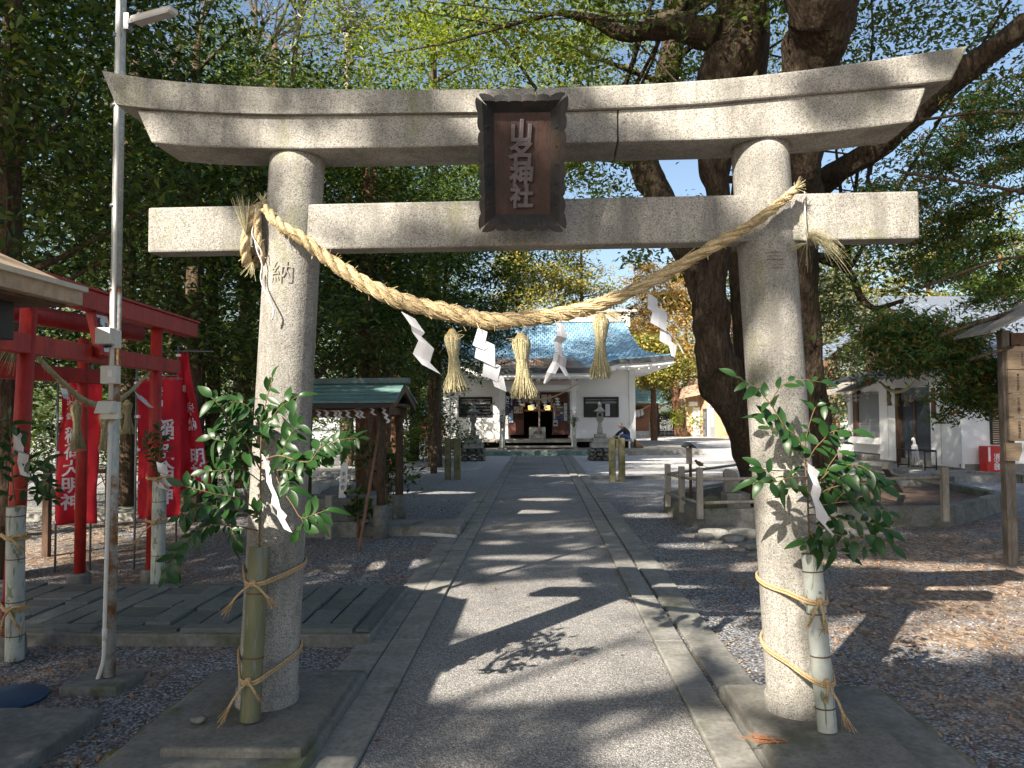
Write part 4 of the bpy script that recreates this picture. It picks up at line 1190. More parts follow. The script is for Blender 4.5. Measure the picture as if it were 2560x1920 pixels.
banner('furled red banner hanging from a pole right of the red gates', bfoot(1105, 1425), 2.38, 0, .34, .74, 2.30, '', [('明神', .70, .80, .19, .95), ('奉納', .62, .46, .15, 1.15), ('奉', .40, .26, .09, 1.0), ], (.95, .3, 0), 8, .72)
banner('red banner at the left edge, behind the left red pillar', (-4.75, 6.1, 0), 2.1, 0, .45, .6, 1.95, '', [(DM, .5, .6, .19, .95)], (-.8, .5, 0), 6)
# low rail behind the banners
rl = thing('wooden_rail', 'low brown wooden rail behind the red banners', 'rail', (-5.6, 8.6, 0))
p, q = ap(*c3(300, 850), 8.7), ap(*c3(690, 850), 8.9)
b = B(); b.beam(p, q, .05, .05); b.build('rail', DWOOD, rl, True)
for e in (p, q):
    b = B(); b.cub(e.x-.035, e.x+.035, e.y-.035, e.y+.035, -.02, e.z+.06); b.build('post', DWOOD, rl, True)

# ------------------------------------------------------------------ purification pavilion
pv = thing('water_pavilion', 'small open purification pavilion with green copper roof left of the path', 'pavilion', (-2.7, 10.6, 0))
x0, x1 = -3.75, -1.85
def rfl(u, k): return u
zr, ze = 2.03, 1.76
yr, yf, yb_ = 10.65, 9.75, 11.55
nst = 5
for side, ye in ((1, yf), (-1, yb_)):
    for i in range(nst):
        f0, f1 = i/nst, (i+1)/nst
        za, zb2 = zr+(ze-zr)*f0, zr+(ze-zr)*f1; ya, yb2 = yr+(ye-yr)*f0, yr+(ye-yr)*f1
        b = B(); fl = .028*(1-f1)
        b.add([(x0, ya, za+.012), (x1+.04*f0-.02, ya, za+.012), (x1+.04*f1-.02, yb2, zb2+.022), (x0, yb2, zb2+.022), (x0, ya, za-.01), (x1+.04*f0-.02, ya, za-.01), (x1+.04*f1-.02, yb2, zb2-.004), (x0, yb2, zb2-.004)],
              [(0, 1, 2, 3), (7, 6, 5, 4), (0, 4, 5, 1), (1, 5, 6, 2), (2, 6, 7, 3), (3, 7, 4, 0)])
        b.build('copper_course', COPPER, pv, True)
b = B(); b.cub(x0-.02, x1+.05, yr-.09, yr+.09, zr+.0, zr+.085); b.build('ridge_cap', surf('dark_copper', (.05, .085, .085), (.10, .15, .145), 4, .6), pv, True, bevel=.012)
b = B()
b.prism([(yf, ze-.02), (yr, zr-.02), (yb_, ze-.02), (yb_-.03, ze-.10), (yr, zr-.11), (yf+.03, ze-.10)], x1-.055, x1-.01, 'x'); b.build('barge_board', DWOOD, pv, True)
b = B(); b.cub(x0, x1-.06, yf+.02, yf+.05, ze-.07, ze-.008); b.build('fascia', BLACK, pv, True)
b = B(); b.cub(x0, x1-.06, yf+.06, yb_-.06, ze-.03, ze-.012); b.build('soffit', DWOOD, pv, True)
cps = [(-2.07, 10.0), (-3.45, 10.0), (-2.07, 11.3), (-3.45, 11.3)]
for x, y in cps:
    b = B(); b.tube([(x, y, .3), (x+.01, y, 1.0), (x, y, ze-.04)], [.060, .056, .055], 12, jit=.06); b.build('post', BARK_D, pv, True)
    b = B(); b.lathe([(.10, -.03), (.098, .42), (.085, .43)], 18, (x, y, 0)); b.build('footing', CONC_MOSS, pv, True)
for y in (10.0, 11.3):
    b = B(); b.cub(x0+.05, x1-.1, y-.045, y+.045, ze-.19, ze-.05); b.build('beam', DWOOD, pv, True)
for x in (-2.07, -3.45):
    b = B(); b.cub(x-.04, x+.04, 10.05, 11.25, ze-.16, ze-.06); b.build('cross_beam', DWOOD, pv, True)
# rope with streamers
r3 = thing('straw_rope', 'thin straw rope with paper strips under the pavilion eaves', 'straw rope', (-2.8, 9.9, 1.6))
z6 = lambda x, y: (600+x*.3617, 800+y*.3617)
pts = [ap(*z6(500, 610), 9.88), ap(*z6(620, 628), 9.88), ap(*z6(740, 625), 9.88), ap(*z6(850, 605), 9.88), ap(*z6(940, 588), 9.88)]
rope_parts(r3, pts, [.010]*5, 16, TWINE, 60, 60)
for k, x in enumerate((535, 590, 650, 680, 735, 800, 830, 905, 985)):
    p = ap(*z6(x, 620 if x < 900 else 600), 9.87)
    b = B(); pp_ = [p+Vector((.018*((i % 2)*2-1)+i*.014, -.003*i, -.034*i)) for i in range(4 if x != 985 else 7)]
    vs_ = []
    for q in pp_: vs_ += [q-Vector((.02, 0, .006)), q+Vector((.02, 0, -.006))]
    b.add(vs_, [(2*i, 2*i+1, 2*i+3, 2*i+2) for i in range(len(pp_)-1)])
    b.build('paper_strip', PAPER, r3, True)
# basin, signs, pole, plants
bs = thing('stone_basin', 'concrete water basin under the pavilion roof', 'basin', (-2.75, 10.35, 0))
b = B(); b.cub(-3.25, -2.38, 10.05, 10.75, -.02, .20); b.build('base', CONC, bs, True, bevel=.015)
b = B()
for a in ((-3.2, -2.42, 10.1, 10.2), (-3.2, -2.42, 10.6, 10.7), (-3.2, -3.1, 10.2, 10.6), (-2.52, -2.42, 10.2, 10.6)): b.cub(*a, .2, .5)
b.build('trough', CONC_MOSS, bs, True, bevel=.008)
b = B(); b.cub(-3.1, -2.52, 10.2, 10.6, .3, .46); b.build('water', flat('still_water', (.03, .04, .04), .05, 0, .6), bs, True)
b = B(); p = gp(838, 1338); b.cub(p.x-.042, p.x+.042, 9.9, 9.98, -.02, .56)
tag(b.build('marker_post', GWOOD, bevel=.006, base=(p.x, 9.94, 0)), 'short whitish square post before the stone basin', 'post')
sg = thing('sign_tablet', 'narrow white sign tablet leaning over the stone basin', 'sign', ap(861, 1250, 10.5))
p0, p1 = ap(855, 1250, 10.5), ap(862, 1155, 10.5)
b = B(); b.beam(p0, p1, .10, .02, up=(0, 1, 0)); b.build('board', WHITE, sg, True, bevel=.003)
d_ = (p1-p0)
lettering('手\n水\n舎', .07, INK, sg, None, fn=lambda co: (p0+p1)/2-sg.location+Vector((co.x+co.y*.08, -.015, co.y)), bold=.0, line=1.3)
b = B(); b.cub(p0.x-.025, p0.x+.025, 10.5, 10.54, -.02, p0.z+.1); b.build('stake', GWOOD, sg, True)
p, q = gp(897, 1379), ap(*z6(965, 735), 10.0)
b = B(); b.tube([p, q], [.022, .016], 8, jit=.06); tag(b.build('leaning_pole', BWOOD, base=p), 'thin reddish pole leaning against the pavilion post', 'pole')
b = B(); p = gp(840, 1240); P_ = [ap(910, 1165, 13), ap(905, 1120, 13), ap(915, 1095, 13)]
for i, (px, py, s_) in enumerate(((800, 1225, .22), (770, 1238, .3), (832, 1215, .18), (858, 1208, .2), (880, 1200, .16), (748, 1222, .24), (815, 1196, .2))):
    p = gp(px, py); b = B(); b.rock((p.x, p.y, s_*.35), (s_, s_*.7, s_*.55), 40+i, 2)
    tag(b.build('rock', PALEROCK, base=p, sub=1), ('middle pale rock heaped behind the stone basin', 'largest pale rock behind the stone basin, nearest the left pillar', 'pale rock just left of the white sign tablet', 'pale rock right behind the white sign tablet', 'small pale rock at the right end of the heap behind the pavilion', 'pale rock at the left end of the heap behind the pavilion', 'farthest pale rock of the heap behind the pavilion')[i], 'rock', 'pale rocks behind the water pavilion')
# ------------------------------------------------------------------ main shrine hall
z1b = lambda x, y: (1060+x*.32544, 700+y*.32544)     # crop coordinates of the hall -> photo pixels
z2c = lambda x, y: (1240+x*.12054, 940+y*.12054)
def hp(x, y, Y): return ap(*z1b(x, y), Y)
def hq(x, y, Y): return ap(*z2c(x, y), Y)
hall = thing('shrine_hall', 'white walled shrine hall with sweeping blue grey shingled roof at the path end', 'shrine', (0, 33, 0))
YW, YF, YP, YS = 32.3, 32.2, 31.2, 29.6
def hcub(nm, a, c, y0, y1, mat, bevel=0.0, par=None, wrld=True):
    """box between two crop points, both read on plane y0"""
    b = B(); b.cub(min(a.x, c.x), max(a.x, c.x), y0, y1, min(a.z, c.z), max(a.z, c.z)); return b.build(nm, mat, par or hall, wrld, bevel=bevel)
# platform
b = B(); b.cub(-6.4, 6.2, YS, 40.2, -.05, .20); b.build('stone_platform', CONC, hall, True, bevel=.02)
b = B(); b.cub(-2.6, 2.6, YS-.03, YS, -.05, .155); b.build('platform_face', COPPER, hall, True)
xL, xR = -4.0, 3.98
zf = .60
# walls, with openings left for windows and the entrance
def wall(x0, x1, z0, z1, y0=YW, y1=YW+.15, nm='wall'):
    b = B(); b.cub(x0, x1, y0, y1, z0, z1); return b.build(nm, PLASTER, hall, True)
wl0, wl1 = hp(270, 905, YW), hp(522, 1048, YW)
wr0, wr1 = hp(1230, 905, YW), hp(1493, 1048, YW)
ex0, ex1 = hp(640, 0, YW).x, hp(1112, 0, YW).x
zt = 3.62
for a, c, lo, hi in ((wl0, wl1, xL, ex0), (wr0, wr1, ex1, xR)):
    wall(lo, a.x, .45, zt); wall(c.x, hi, .45, zt); wall(a.x, c.x, a.z, zt); wall(a.x, c.x, .45, c.z)
zdoor = hq(0, 360, YW).z
wall(ex0, ex1, zdoor, zt)
wall(xL, xR, .45, zt, 38.6, 38.8, 'back_wall')
for x in (xL, xR-.15):
    b = B(); b.cub(x, x+.15, YW+.15, 38.6, .45, zt); b.build('side_wall', PLASTER, hall, True)
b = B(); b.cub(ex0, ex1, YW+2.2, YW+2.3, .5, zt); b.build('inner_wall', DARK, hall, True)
b = B(); b.cub(ex0-.8, ex1+.8, YW+.15, YW+2.2, .45, .56); b.build('inner_floor', DWOOD, hall, True)
b = B(); b.cub(ex0-.8, ex1+.8, YW+.15, YW+2.2, zdoor+.1, zdoor+.15); b.build('inner_ceiling', DWOOD, hall, True)
for x in (ex0-.85, ex1+.8):
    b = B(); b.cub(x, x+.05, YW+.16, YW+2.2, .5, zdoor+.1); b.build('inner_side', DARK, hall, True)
# corner posts and trims
for x in (hp(1565, 0, YW).x, ):
    b = B(); b.cub(x, xR+.03, YW-.07, YW-.002, .36, zt); b.build('corner_post', WHITE, hall, True)
b = B(); b.cub(xL-.03, xL+.24, YW-.07, YW-.002, .36, zt); b.build('corner_post', WHITE, hall, True)
for x0_, x1_ in ((xL+.24, ex0), (ex1, hp(1565, 0, YW).x)):
    b = B(); za = hp(0, 873, YW).z; b.cub(x0_, x1_, YW-.035, YW-.002, za-.11, za); b.build('wall_rail', WHITE, hall, True)
b = B(); b.cub(xR-.17, xR+.06, YW-.10, YW+.2, .20, .42); b.build('post_foot', CONC, hall, True)
# windows with bars
for (a, c), pp in (((wl0, wl1), 0), ((wr0, wr1), 1)):
    b = B(); t_ = .055
    b.cub(a.x-.02, c.x+.02, YW-.045, YW+.06, a.z-t_, a.z+.03); b.cub(a.x-.02, c.x+.02, YW-.045, YW+.06, c.z-.03, c.z+t_)
    b.cub(a.x-.02, a.x+t_, YW-.045, YW+.06, c.z+t_, a.z-t_); b.cub(c.x-t_, c.x+.02, YW-.045, YW+.06, c.z+t_, a.z-t_)
    fr = b.build('window', BLACK, hall, True)
    for k in range(1, 6):
        z = c.z+(a.z-c.z)*k/6; b = B(); b.cub(a.x+t_+.002, c.x-t_-.002, YW-.02, YW+.03, z-.022, z+.022); b.build('bar', BLACK, fr, True)
    xm = (a.x+c.x)/2; b = B(); b.cub(xm-.02, xm+.02, YW+.032, YW+.06, c.z+t_+.002, a.z-t_-.002); b.build('mullion', BLACK, fr, True)
    zm = c.z+(a.z-c.z)*.66
    b = B(); b.cub(a.x+t_, c.x-t_, YW+.07, YW+.085, c.z+.03, zm); b.build('pane', GLASSD, fr, True)
    b = B(); b.cub(a.x+t_, c.x-t_, YW+.07, YW+.085, zm, a.z-.03); b.build('paper_pane', flat('frosted_pane', (.42, .42, .45), .5), fr, True)
    if pp:
        u, v = hp(1392, 952, YW), hp(1428, 1045, YW); b = B(); b.cub(u.x, v.x, YW-.05, YW-.047, v.z, u.z); b.build('notice', PAPER, fr, True)
# veranda and steps
b = B(); b.cub(xL, xR-.2, YF-.55, YW-.003, zf-.15, zf-.03); b.build('veranda', GWOOD, hall, True, bevel=.01)
b = B(); b.cub(-1.75, 1.55, YP+.02, YF-.553, zf-.16, zf-.06); b.build('upper_step', GWOOD, hall, True, bevel=.01)
b = B(); b.cub(-1.38, 1.28, YP-.55, YP-.10, zf-.34, zf-.27); b.build('lower_step', GWOOD, hall, True, bevel=.01)
for x in (-.95, .95):
    b = B(); b.cub(x-.06, x+.06, YP-.5, YP-.15, .20, zf-.345); b.build('step_block', GWOOD, hall, True)
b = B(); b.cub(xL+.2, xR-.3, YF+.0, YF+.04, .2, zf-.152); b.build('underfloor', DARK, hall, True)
# entrance: panels, lattice, transom
def panel(x0, x1, y0, y1, mat, nm, yoff, dep=.05):
    a, c = hq(x0, y0, YW), hq(x1, y1, YW); b = B(); b.cub(a.x, c.x, YW+yoff, YW+yoff+dep, c.z, a.z); return b.build(nm, mat, hall, True)
RWOOD = surf('red_brown_wood', (.10, .035, .028), (.17, .065, .05), 4, .5, .2, stretch=(4, 4, .5))
for x0, x1 in ((245, 575), (1165, 1500)):
    pn = panel(x0, x1, 920, 1215, RWOOD, 'door_panel', .04)
    pn2 = panel(x0, x1, 365, 540, RWOOD, 'upper_panel', .06, .03)
    for xx in (x0, (x0+x1)/2-8, x1-18): panel(xx, xx+18, 365, 1215, RWOOD, 'door_stile', .0, .038)
    panel(x0+20, x1-20, 900, 918, RWOOD, 'door_rail', .005, .03); panel(x0+20, x1-20, 1160, 1175, RWOOD, 'door_rail', .005, .03)
    # lattice
    b = B(); X = np.linspace(x0+25, x1-25, 12)
    for lo, hi in ((560, 895), (380, 540)):
        for x in X:
            a, c = hq(x-3.5, lo, YW), hq(x+3.5, hi, YW); b.cub(a.x, c.x, YW+.012, YW+.028, c.z, a.z)
        for y in np.arange(lo+8, hi, 24):
            a, c = hq(x0+20, y-3, YW), hq(x1-20, y+3, YW); b.cub(a.x, c.x, YW+.010, YW+.026, c.z, a.z)
    b.build('lattice', RWOOD, hall, True)
panel(245, 1500, 340, 362, RWOOD, 'door_head', -.01, .06)
panel(575, 1165, 545, 575, RWOOD, 'lintel', .0, .05); panel(575, 1165, 690, 735, RWOOD, 'transom_bar', .02, .05)
for k, (x0, x1) in enumerate(((600, 660), (690, 775), (800, 915), (940, 1060), (1080, 1150))):
    panel(x0, x1, 385, 540, flat('white_transom', (.55, .54, .53), .6), 'transom_pane', .05, .02)
# posters and notices on the doors
def poster(label, x0, x1, y0, y1, mat, yoff=-.03, bits=()):
    a, c = hq(x0, y0, YW), hq(x1, y1, YW)
    t = thing('poster', label, 'poster', ((a.x+c.x)/2, YW+yoff, c.z), 0, 'posters at the shrine hall entrance')
    b = B(); b.cub(a.x, c.x, YW+yoff, YW+yoff+.004, c.z, a.z); b.build('sheet', mat, t, True)
    for i, (u0, u1, v0, v1, mm) in enumerate(bits):
        b = B(); b.cub(a.x+(c.x-a.x)*u0, a.x+(c.x-a.x)*u1, YW+yoff-.004, YW+yoff-.001, a.z+(c.z-a.z)*v1, a.z+(c.z-a.z)*v0); b.build('print', mm, t, True)
BL1, BL2, CRM, ORG = flat('print_blue', (.05, .13, .33), .6), flat('print_pale_blue', (.28, .42, .62), .6), flat('print_cream', (.55, .50, .38), .6), flat('print_orange', (.50, .20, .06), .6)
poster('blue and white poster on the left door of the shrine hall', 262, 355, 690, 965, BL2, bits=((0, 1, 0, .12, BL1), (.1, .9, .18, .3, ORG), (.05, .95, .75, .85, BL1), (.05, .95, .93, .99, PAPER)))
poster('pale pictorial notice above the left door lattice', 372, 550, 635, 770, CRM, bits=((.08, .2, .4, .75, INK), (.6, .72, .5, .8, INK), (.8, .92, .45, .8, INK), (.3, .4, .1, .5, BWOOD), (.55, .8, .12, .3, DWOOD)))
poster('colourful poster on the right door of the shrine hall', 1240, 1400, 620, 900, flat('print_dark', (.10, .11, .16), .6), bits=((.1, .9, .06, .16, CRM), (.1, .6, .22, .36, ORG), (.55, .95, .45, .6, CRM), (.05, .5, .62, .72, ORG), (.0, 1, .84, .97, BL1), (.3, .7, .87, .93, PAPER)))
poster('narrow white notice strip left of the colourful poster', 1190, 1232, 560, 900, PAPER, bits=((.3, .7, .1, .5, INK),))
poster('white leaflet with a small dark picture under the notice strip', 1185, 1283, 915, 1042, PAPER, bits=((.2, .75, .4, .7, INK),))
poster('pale poster at the right edge of the entrance', 1405, 1480, 560, 925, flat('print_pale', (.60, .62, .60), .6), bits=((.1, .9, .05, .25, CRM), (.1, .9, .35, .5, BL2), (.15, .8, .6, .8, CRM)))
# porch posts
for x0, x1 in ((65, 185), (1555, 1668)):
    a, c = hq(x0, -260, YP), hq(x1, 1500, YP)
    b = B(); b.cub(a.x, c.x, YP, YP+.20, .24, 3.22); b.build('porch_post', WHITE, hall, True, bevel=.012)
    b = B(); b.cub(a.x-.06, c.x+.06, YP-.06, YP+.26, .20, .275); b.build('post_base', CONC, hall, True)
pa = hq(60, 0, YP).x
b = B(); za, zb_ = hp(0, 815, YP).z, hp(0, 858, YP).z; b.cub(-1.62, 1.60, YP+.02, YP+.16, zb_, za); b.build('porch_beam', WHITE, hall, True, bevel=.008)
za, zb_ = hp(0, 736, YP-.9).z, hp(0, 762, YP-.9).z
b = B(); b.cub(-2.3, 2.1, YP-.95, YP-.82, zb_, za); b.build('eave_beam', WHITE, hall, True, bevel=.006)
b = B(); b.cub(-1.65, 1.62, YP+.3, YW-.01, 3.0, 3.03); b.build('porch_ceiling', BWOOD, hall, True)
# beam carvings between the posts (white bracket)
b = B(); a = hq(870, 105, YP); b.prism([(a.x-.10, a.z+.10), (a.x+.10, a.z+.10), (a.x+.06, a.z-.06), (a.x, a.z-.10), (a.x-.06, a.z-.06)], YP+.05, YP+.12); b.build('bracket', WHITE, hall, True)

# roof: height field swept along x; eave dips forward in the middle for the porch
def sm(a, b_, x): t = min(1, max(0, (x-a)/(b_-a))); return t*t*(3-2*t)
RID_Y, RID_Z = 35.7, 5.92
def eave(x):
    k = 1-sm(2.0, 3.3, abs(x)); c = abs(x)/5.35
    y = 30.75+(29.75-30.75)*k
    z = (3.80+.16*max(0, c-.55)**2/.2025*1.0)*(1-k)+3.40*k
    return y, z
def hw(t): return 4.05+.30*sm(.0, .55, t)+1.05*sm(.45, 1.0, t)**1.2
def rf(u, t):
    """u -1..1 across, t 0..1 down the front slope"""
    x = u*hw(t); ey, ez = eave(x if t > .5 else x)
    y = RID_Y+(ey-RID_Y)*(.08*0+t)
    sag = (1-t)**1.75
    z = ez+(RID_Z-ez)*sag
    return Vector((x, y, z))
SHG = NT('blue_grey_shingles')
c_ = SHG.ramp(SHG.islands(), [(0, (.17, .33, .47)), (.5, (.24, .42, .56)), (1, (.33, .50, .63))])
c_ = SHG.mix(SHG.ramp(SHG.noise(1.2, 5, .6), [(.45, 0.), (.75, .22)]), c_, (.45, .50, .52))
SHG = SHG.done(c_, .38, SHG.bump(SHG.noise(30, 3), .2, .01), .25)
SHB = NT('brown_porch_shingles')  # brown and grey tones for the lower middle of the roof
c_ = SHB.ramp(SHB.islands(), [(0, (.22, .13, .085)), (.4, (.33, .22, .155)), (.75, (.26, .30, .33)), (1, (.36, .24, .17))])
SHB = SHB.done(c_, .4, SHB.bump(SHB.noise(30, 3), .2, .01), .2)
rows = 34; nsh = 46
bm_, bb_ = B(), B(); single = 0
for i in range(rows):
    t0, t1 = i/rows, (i+1)/rows
    for j in range(nsh):
        o_ = .5/nsh*2 if i % 2 else 0
        u0 = max(-1, -1+2*j/nsh-o_+.004); u1 = min(1, -1+2*(j+1)/nsh-o_-.004)
        if u1 <= u0: continue
        a, b2, c2, d2 = rf(u0, t0), rf(u1, t0), rf(u1, t1), rf(u0, t1)
        up = Vector((0, -.02, .022)); e = rnd.uniform(0, .006)
        lip = Vector((0, 0, -.03))
        T_ = bb_ if (i > 19 and abs((a.x+c2.x)/2+.4) < 2.5+rnd.uniform(-.5, .3)-(33-i)*.04) else bm_
        if 28 <= i and single < 298 and abs(u0+u1) < 1.75:
            T_0, T_ = T_, B(); single += 1
        else: T_0 = None
        T_.add([a, b2, c2+up+Vector((0, 0, e)), d2+up+Vector((0, 0, e)), c2+lip, d2+lip], [(0, 3, 2, 1), (3, 5, 4, 2)])
        if T_0 is not None: T_.build('shingle', SHB if T_0 is bb_ else SHG, hall, True)
o = bm_.build('roof_shingles', SHG, hall, True); o['kind'] = 'stuff'
o = bb_.build('porch_shingles', SHB, hall, True); o['kind'] = 'stuff'
# deck under the shingles, back slope
b = B(); N = 24
b.grid([[rf(-1+2*j/N, i/14)+Vector((0, .02, -.05)) for j in range(N+1)] for i in range(15)])
b.grid([[Vector((rf(-1+2*j/N, i/14).x, 2*RID_Y-rf(-1+2*j/N, i/14).y-.0, rf(-1+2*j/N, i/14).z-.05)) for j in range(N+1)] for i in range(15)])
b.build('roof_deck', SHG, hall, True)
for sx in (-1, 1):      # gable ends
    b = B(); pts = [rf(sx, i/14) for i in range(15)]
    pts2 = [Vector((p.x, 2*RID_Y-p.y, p.z)) for p in reversed(pts)]
    x_ = 3.95*sx
    b.add([(x_, p.y, p.z-.10) for p in pts[:10]+pts2[5:]], [tuple(range(20))]); b.build('gable', PLASTER, hall, True)
# dark eave edge and white boards under it following the curve
def eband(nm, mat, dy0, dy1, dz0, dz1, x0=-5.4, x1=5.4, n=60):
    b = B(); R_ = []
    for i in range(n+1):
        x = x0+(x1-x0)*i/n; u = x/hw(1.0); u = max(-1, min(1, u)); p = rf(u, 1.0)
        R_.append([(x, p.y+dy0, p.z+dz0), (x, p.y+dy0, p.z+dz1), (x, p.y+dy1, p.z+dz1), (x, p.y+dy1, p.z+dz0), (x, p.y+dy0, p.z+dz0)])
    b.grid(R_, s=False); b.build(nm, mat, hall, True)
DEAVE = surf('dark_copper_eave', (.03, .035, .04), (.07, .075, .08), 3, .5)
eband('eave_edge', DEAVE, -.01, .25, -.21, -.022)
eband('eave_board', WHITE, .10, .22, -.36, -.215)
eband('eave_soffit', PLASTER, .14, 1.5, -.40, -.362)
for k in range(27):
    x = -5.2+k*.4; p = rf(max(-1, min(1, x/hw(1.0))), 1.0)
    b = B(); b.beam((x, p.y+.16, p.z-.43), (x, YW+.02, max(p.z-.30, 3.5)), .06, .08); b.build('rafter', WHITE, hall, True)
for sx in (-1, 1):     # side eaves
    b = B(); b.cub(min(sx*4.0, sx*5.3), max(sx*4.0, sx*5.3), 30.95, 40.2, 3.50, 3.58); b.build('side_eave', PLASTER, hall, True)
    b = B(); b.cub(min(sx*5.18, sx*5.34), max(sx*5.18, sx*5.34), 30.95, 40.2, 3.585, 3.74); b.build('side_eave_edge', DEAVE, hall, True)
# ridge
RIDM = surf('ridge_copper', (.30, .27, .24), (.46, .42, .37), 2, .5)
b = B(); b.cub(-4.15, 4.10, RID_Y-.22, RID_Y+.22, RID_Z-.08, RID_Z+.16); b.build('ridge_base', RIDM, hall, True)
b = B(); b.cub(-4.05, 4.0, RID_Y-.13, RID_Y+.13, RID_Z+.16, RID_Z+.36); b.build('ridge_board', surf('ridge_brown', (.33, .22, .16), (.42, .30, .22), 2, .6), hall, True)
b = B(); b.cub(-4.6, 4.55, RID_Y-.24, RID_Y+.24, RID_Z+.36, RID_Z+.47); b.build('ridge_cap', RIDM, hall, True, bevel=.02)
for sx in (-1, 1):
    b = B(); b.cub(sx*4.12-.10, sx*4.12+.10, RID_Y-.30, RID_Y+.30, RID_Z-.35, RID_Z+.36); b.build('ridge_end', RIDM, hall, True, bevel=.02)

# things at the hall entrance
b0 = thing('offering_box', 'grey white stone offering box with black characters before the entrance', 'offering box', hq(855, 1285, YF-.3))
a, c = hq(685, 1070, YF-.35), hq(1030, 1285, YF-.35)
b = B(); b.cub(a.x, c.x, YF-.35, YF-.02, zf-.03, a.z); b.build('box', LANT, b0, True, bevel=.012)
b = B()
for k in range(9):
    x = a.x+.06+(c.x-a.x-.12)*k/8; b.cub(x-.014, x+.014, YF-.33, YF-.04, a.z+.001, a.z+.03)
b.build('slats', GWOOD, b0, True)
lettering('納', .135, INK, b0, Vector(((a.x*.64+c.x*.36), YF-.355, (a.z+zf)/2-.0))-b0.location, bold=.003)
lettering('奉', .135, INK, b0, Vector(((a.x*.30+c.x*.70), YF-.355, (a.z+zf)/2-.0))-b0.location, bold=.003)
br = thing('bell_rope', 'twisted red and white bell rope hanging over the offering box', 'rope', hq(890, 500, YF-.4))
t_, e_ = hq(893, 300, YF-.4), hq(898, 1075, YF-.4)
for s_, mm in enumerate((flat('faded_red_cloth', (.45, .17, .14), .8), flat('cream_cloth', (.62, .58, .52), .8), flat('pinkish_cloth', (.55, .42, .38), .8))):
    b = B(); P_ = []
    for i in range(60):
        f = i/59; an = 2*PI*(7*f+s_/3); r_ = .018; q = t_.lerp(e_, f); P_.append(q+Vector((r_*math.cos(an), r_*math.sin(an), 0)))
    b.tube(P_, [.022]*60, 6); b.build('strand', mm, br, True)
b = B(); b.lathe([(.03, 0), (.055, -.06), (.05, -.10), (.06, -.22), (.05, -.23)], 12, e_); b.build('rope_end', flat('dark_cloth', (.30, .22, .19), .8), br, True)
r4 = thing('straw_rope', 'slender straw rope with paper strips across the shrine hall entrance', 'straw rope', hq(880, 480, YP-.1))
rope_parts(r4, [hq(190, 285, YP-.1), hq(380, 385, YP-.1), hq(560, 450, YP-.1), hq(860, 492, YP-.1), hq(1100, 455, YP-.1), hq(1300, 385, YP-.1), hq(1540, 255, YP-.1), hq(1690, 170, YP-.1)], [.018, .03, .04, .042, .04, .03, .022, .014], 18, STRAW, 90, 60)
def small_shide(x, y, L, lean, label, Y, grp, wd=.07, n=4, qf=hq):
    p = qf(x, y, Y); b = B(); V = []
    for i in range(n+1):
        o = (.5 if i % 2 else -.5)*wd*.9+lean*i/n
        zz = -L*i/n
        V += [(p.x+o-wd*.5, Y-.01*(i % 2), p.z+zz+wd*.25), (p.x+o+wd*.5, Y-.01*(i % 2), p.z+zz-wd*.25)]
    b.add(V, [(2*i, 2*i+1, 2*i+3, 2*i+2) for i in range(n)])
    return tag(b.build('paper_streamer', PAPER, solid=.002, base=p), label, 'paper streamer', grp)
Gh = 'paper streamers on the hall rope'
for x, y, ln, lab in ((455, 425, .12, 'paper streamer at the left end of the hall rope'), (695, 500, .20, 'paper streamer before the left hall lantern'), (1000, 505, .08, 'paper streamer before the right hall lantern'), (1258, 430, .06, 'paper streamer at the right end of the hall rope')):
    small_shide(x, y, .34, ln, lab, YP-.12, Gh, .12, 6)
for x, y, lab in ((575, 460, 'left straw tassel on the hall rope'), (855, 500, 'middle straw tassel on the hall rope'), (1152, 470, 'right straw tassel on the hall rope')):
    p = hq(x, y, YP-.12); tassel(lab, p, .36, .05, 'straw tassels on the hall rope', 30, mat=STRAW)
GLOW = NT('lit_lantern'); GLOW.set(GLOW.b.inputs['Emission Color'], (1.0, .55, .15)); GLOW.set(GLOW.b.inputs['Emission Strength'], .8)
GLOW = GLOW.done((.55, .33, .12), .6)
for x, lab in ((725, 'left glowing hanging lantern inside the hall entrance'), (1070, 'right glowing hanging lantern inside the hall entrance')):
    p = hq(x, 612, YW-.12); q = hq(x, 708, YW-.12)
    t = thing('hanging_lantern', lab, 'lantern', q, 0, 'glowing lanterns at the hall entrance')
    L = p.z-q.z; b = B(); b.lathe([(.10, 0), (.13, L*.2), (.145, L*.95), (.10, L)], 6); b.build('glow_body', GLOW, t)
    b = B(); b.lathe([(.11, -.07), (.12, -.002)], 6); b.build('base', BLACK, t)
    b = B(); b.lathe([(.19, L+.002), (.12, L+.07), (.02, L+.13)], 6); b.tube([(0, 0, L+.12), (0, 0, L+.5)], .008, 5); b.build('cap', BLACK, t)
nbn = thing('blue_banner', 'slanting dark blue banner with white characters beside the left porch post', 'banner', hq(215, 950, YP+.45))
a, c, d, e = hq(205, 320, YP+.45), hq(470, 380, YP+.45), hq(290, 760, YP+.45), hq(180, 860, YP+.45)
NAVY = flat('navy_cloth', (.015, .03, .11), .7)
b = B(); b.grid([[a.lerp(c, j/6).lerp(e.lerp(d, j/6), i/10)+Vector((0, .02*math.sin(j+i*.6), 0)) for j in range(7)] for i in range(11)]); b.build('cloth', NAVY, nbn, True, solid=.002)
ax = (c-a).normalized(); ay = (a-e).normalized()
for bd, u, v, s_ in (('神\n社\nへ', .22, .42, .17), ('よ\nう\nこ\nそ', .62, .36, .10)):
    m_ = a.lerp(c, u).lerp(e.lerp(d, u), v)
    lettering(bd, s_, WHITEINK, nbn, None, fn=lambda co, m_=m_: m_-nbn.location+ax*co.x+ay*co.y+Vector((0, -.03, 0)), bold=.003)
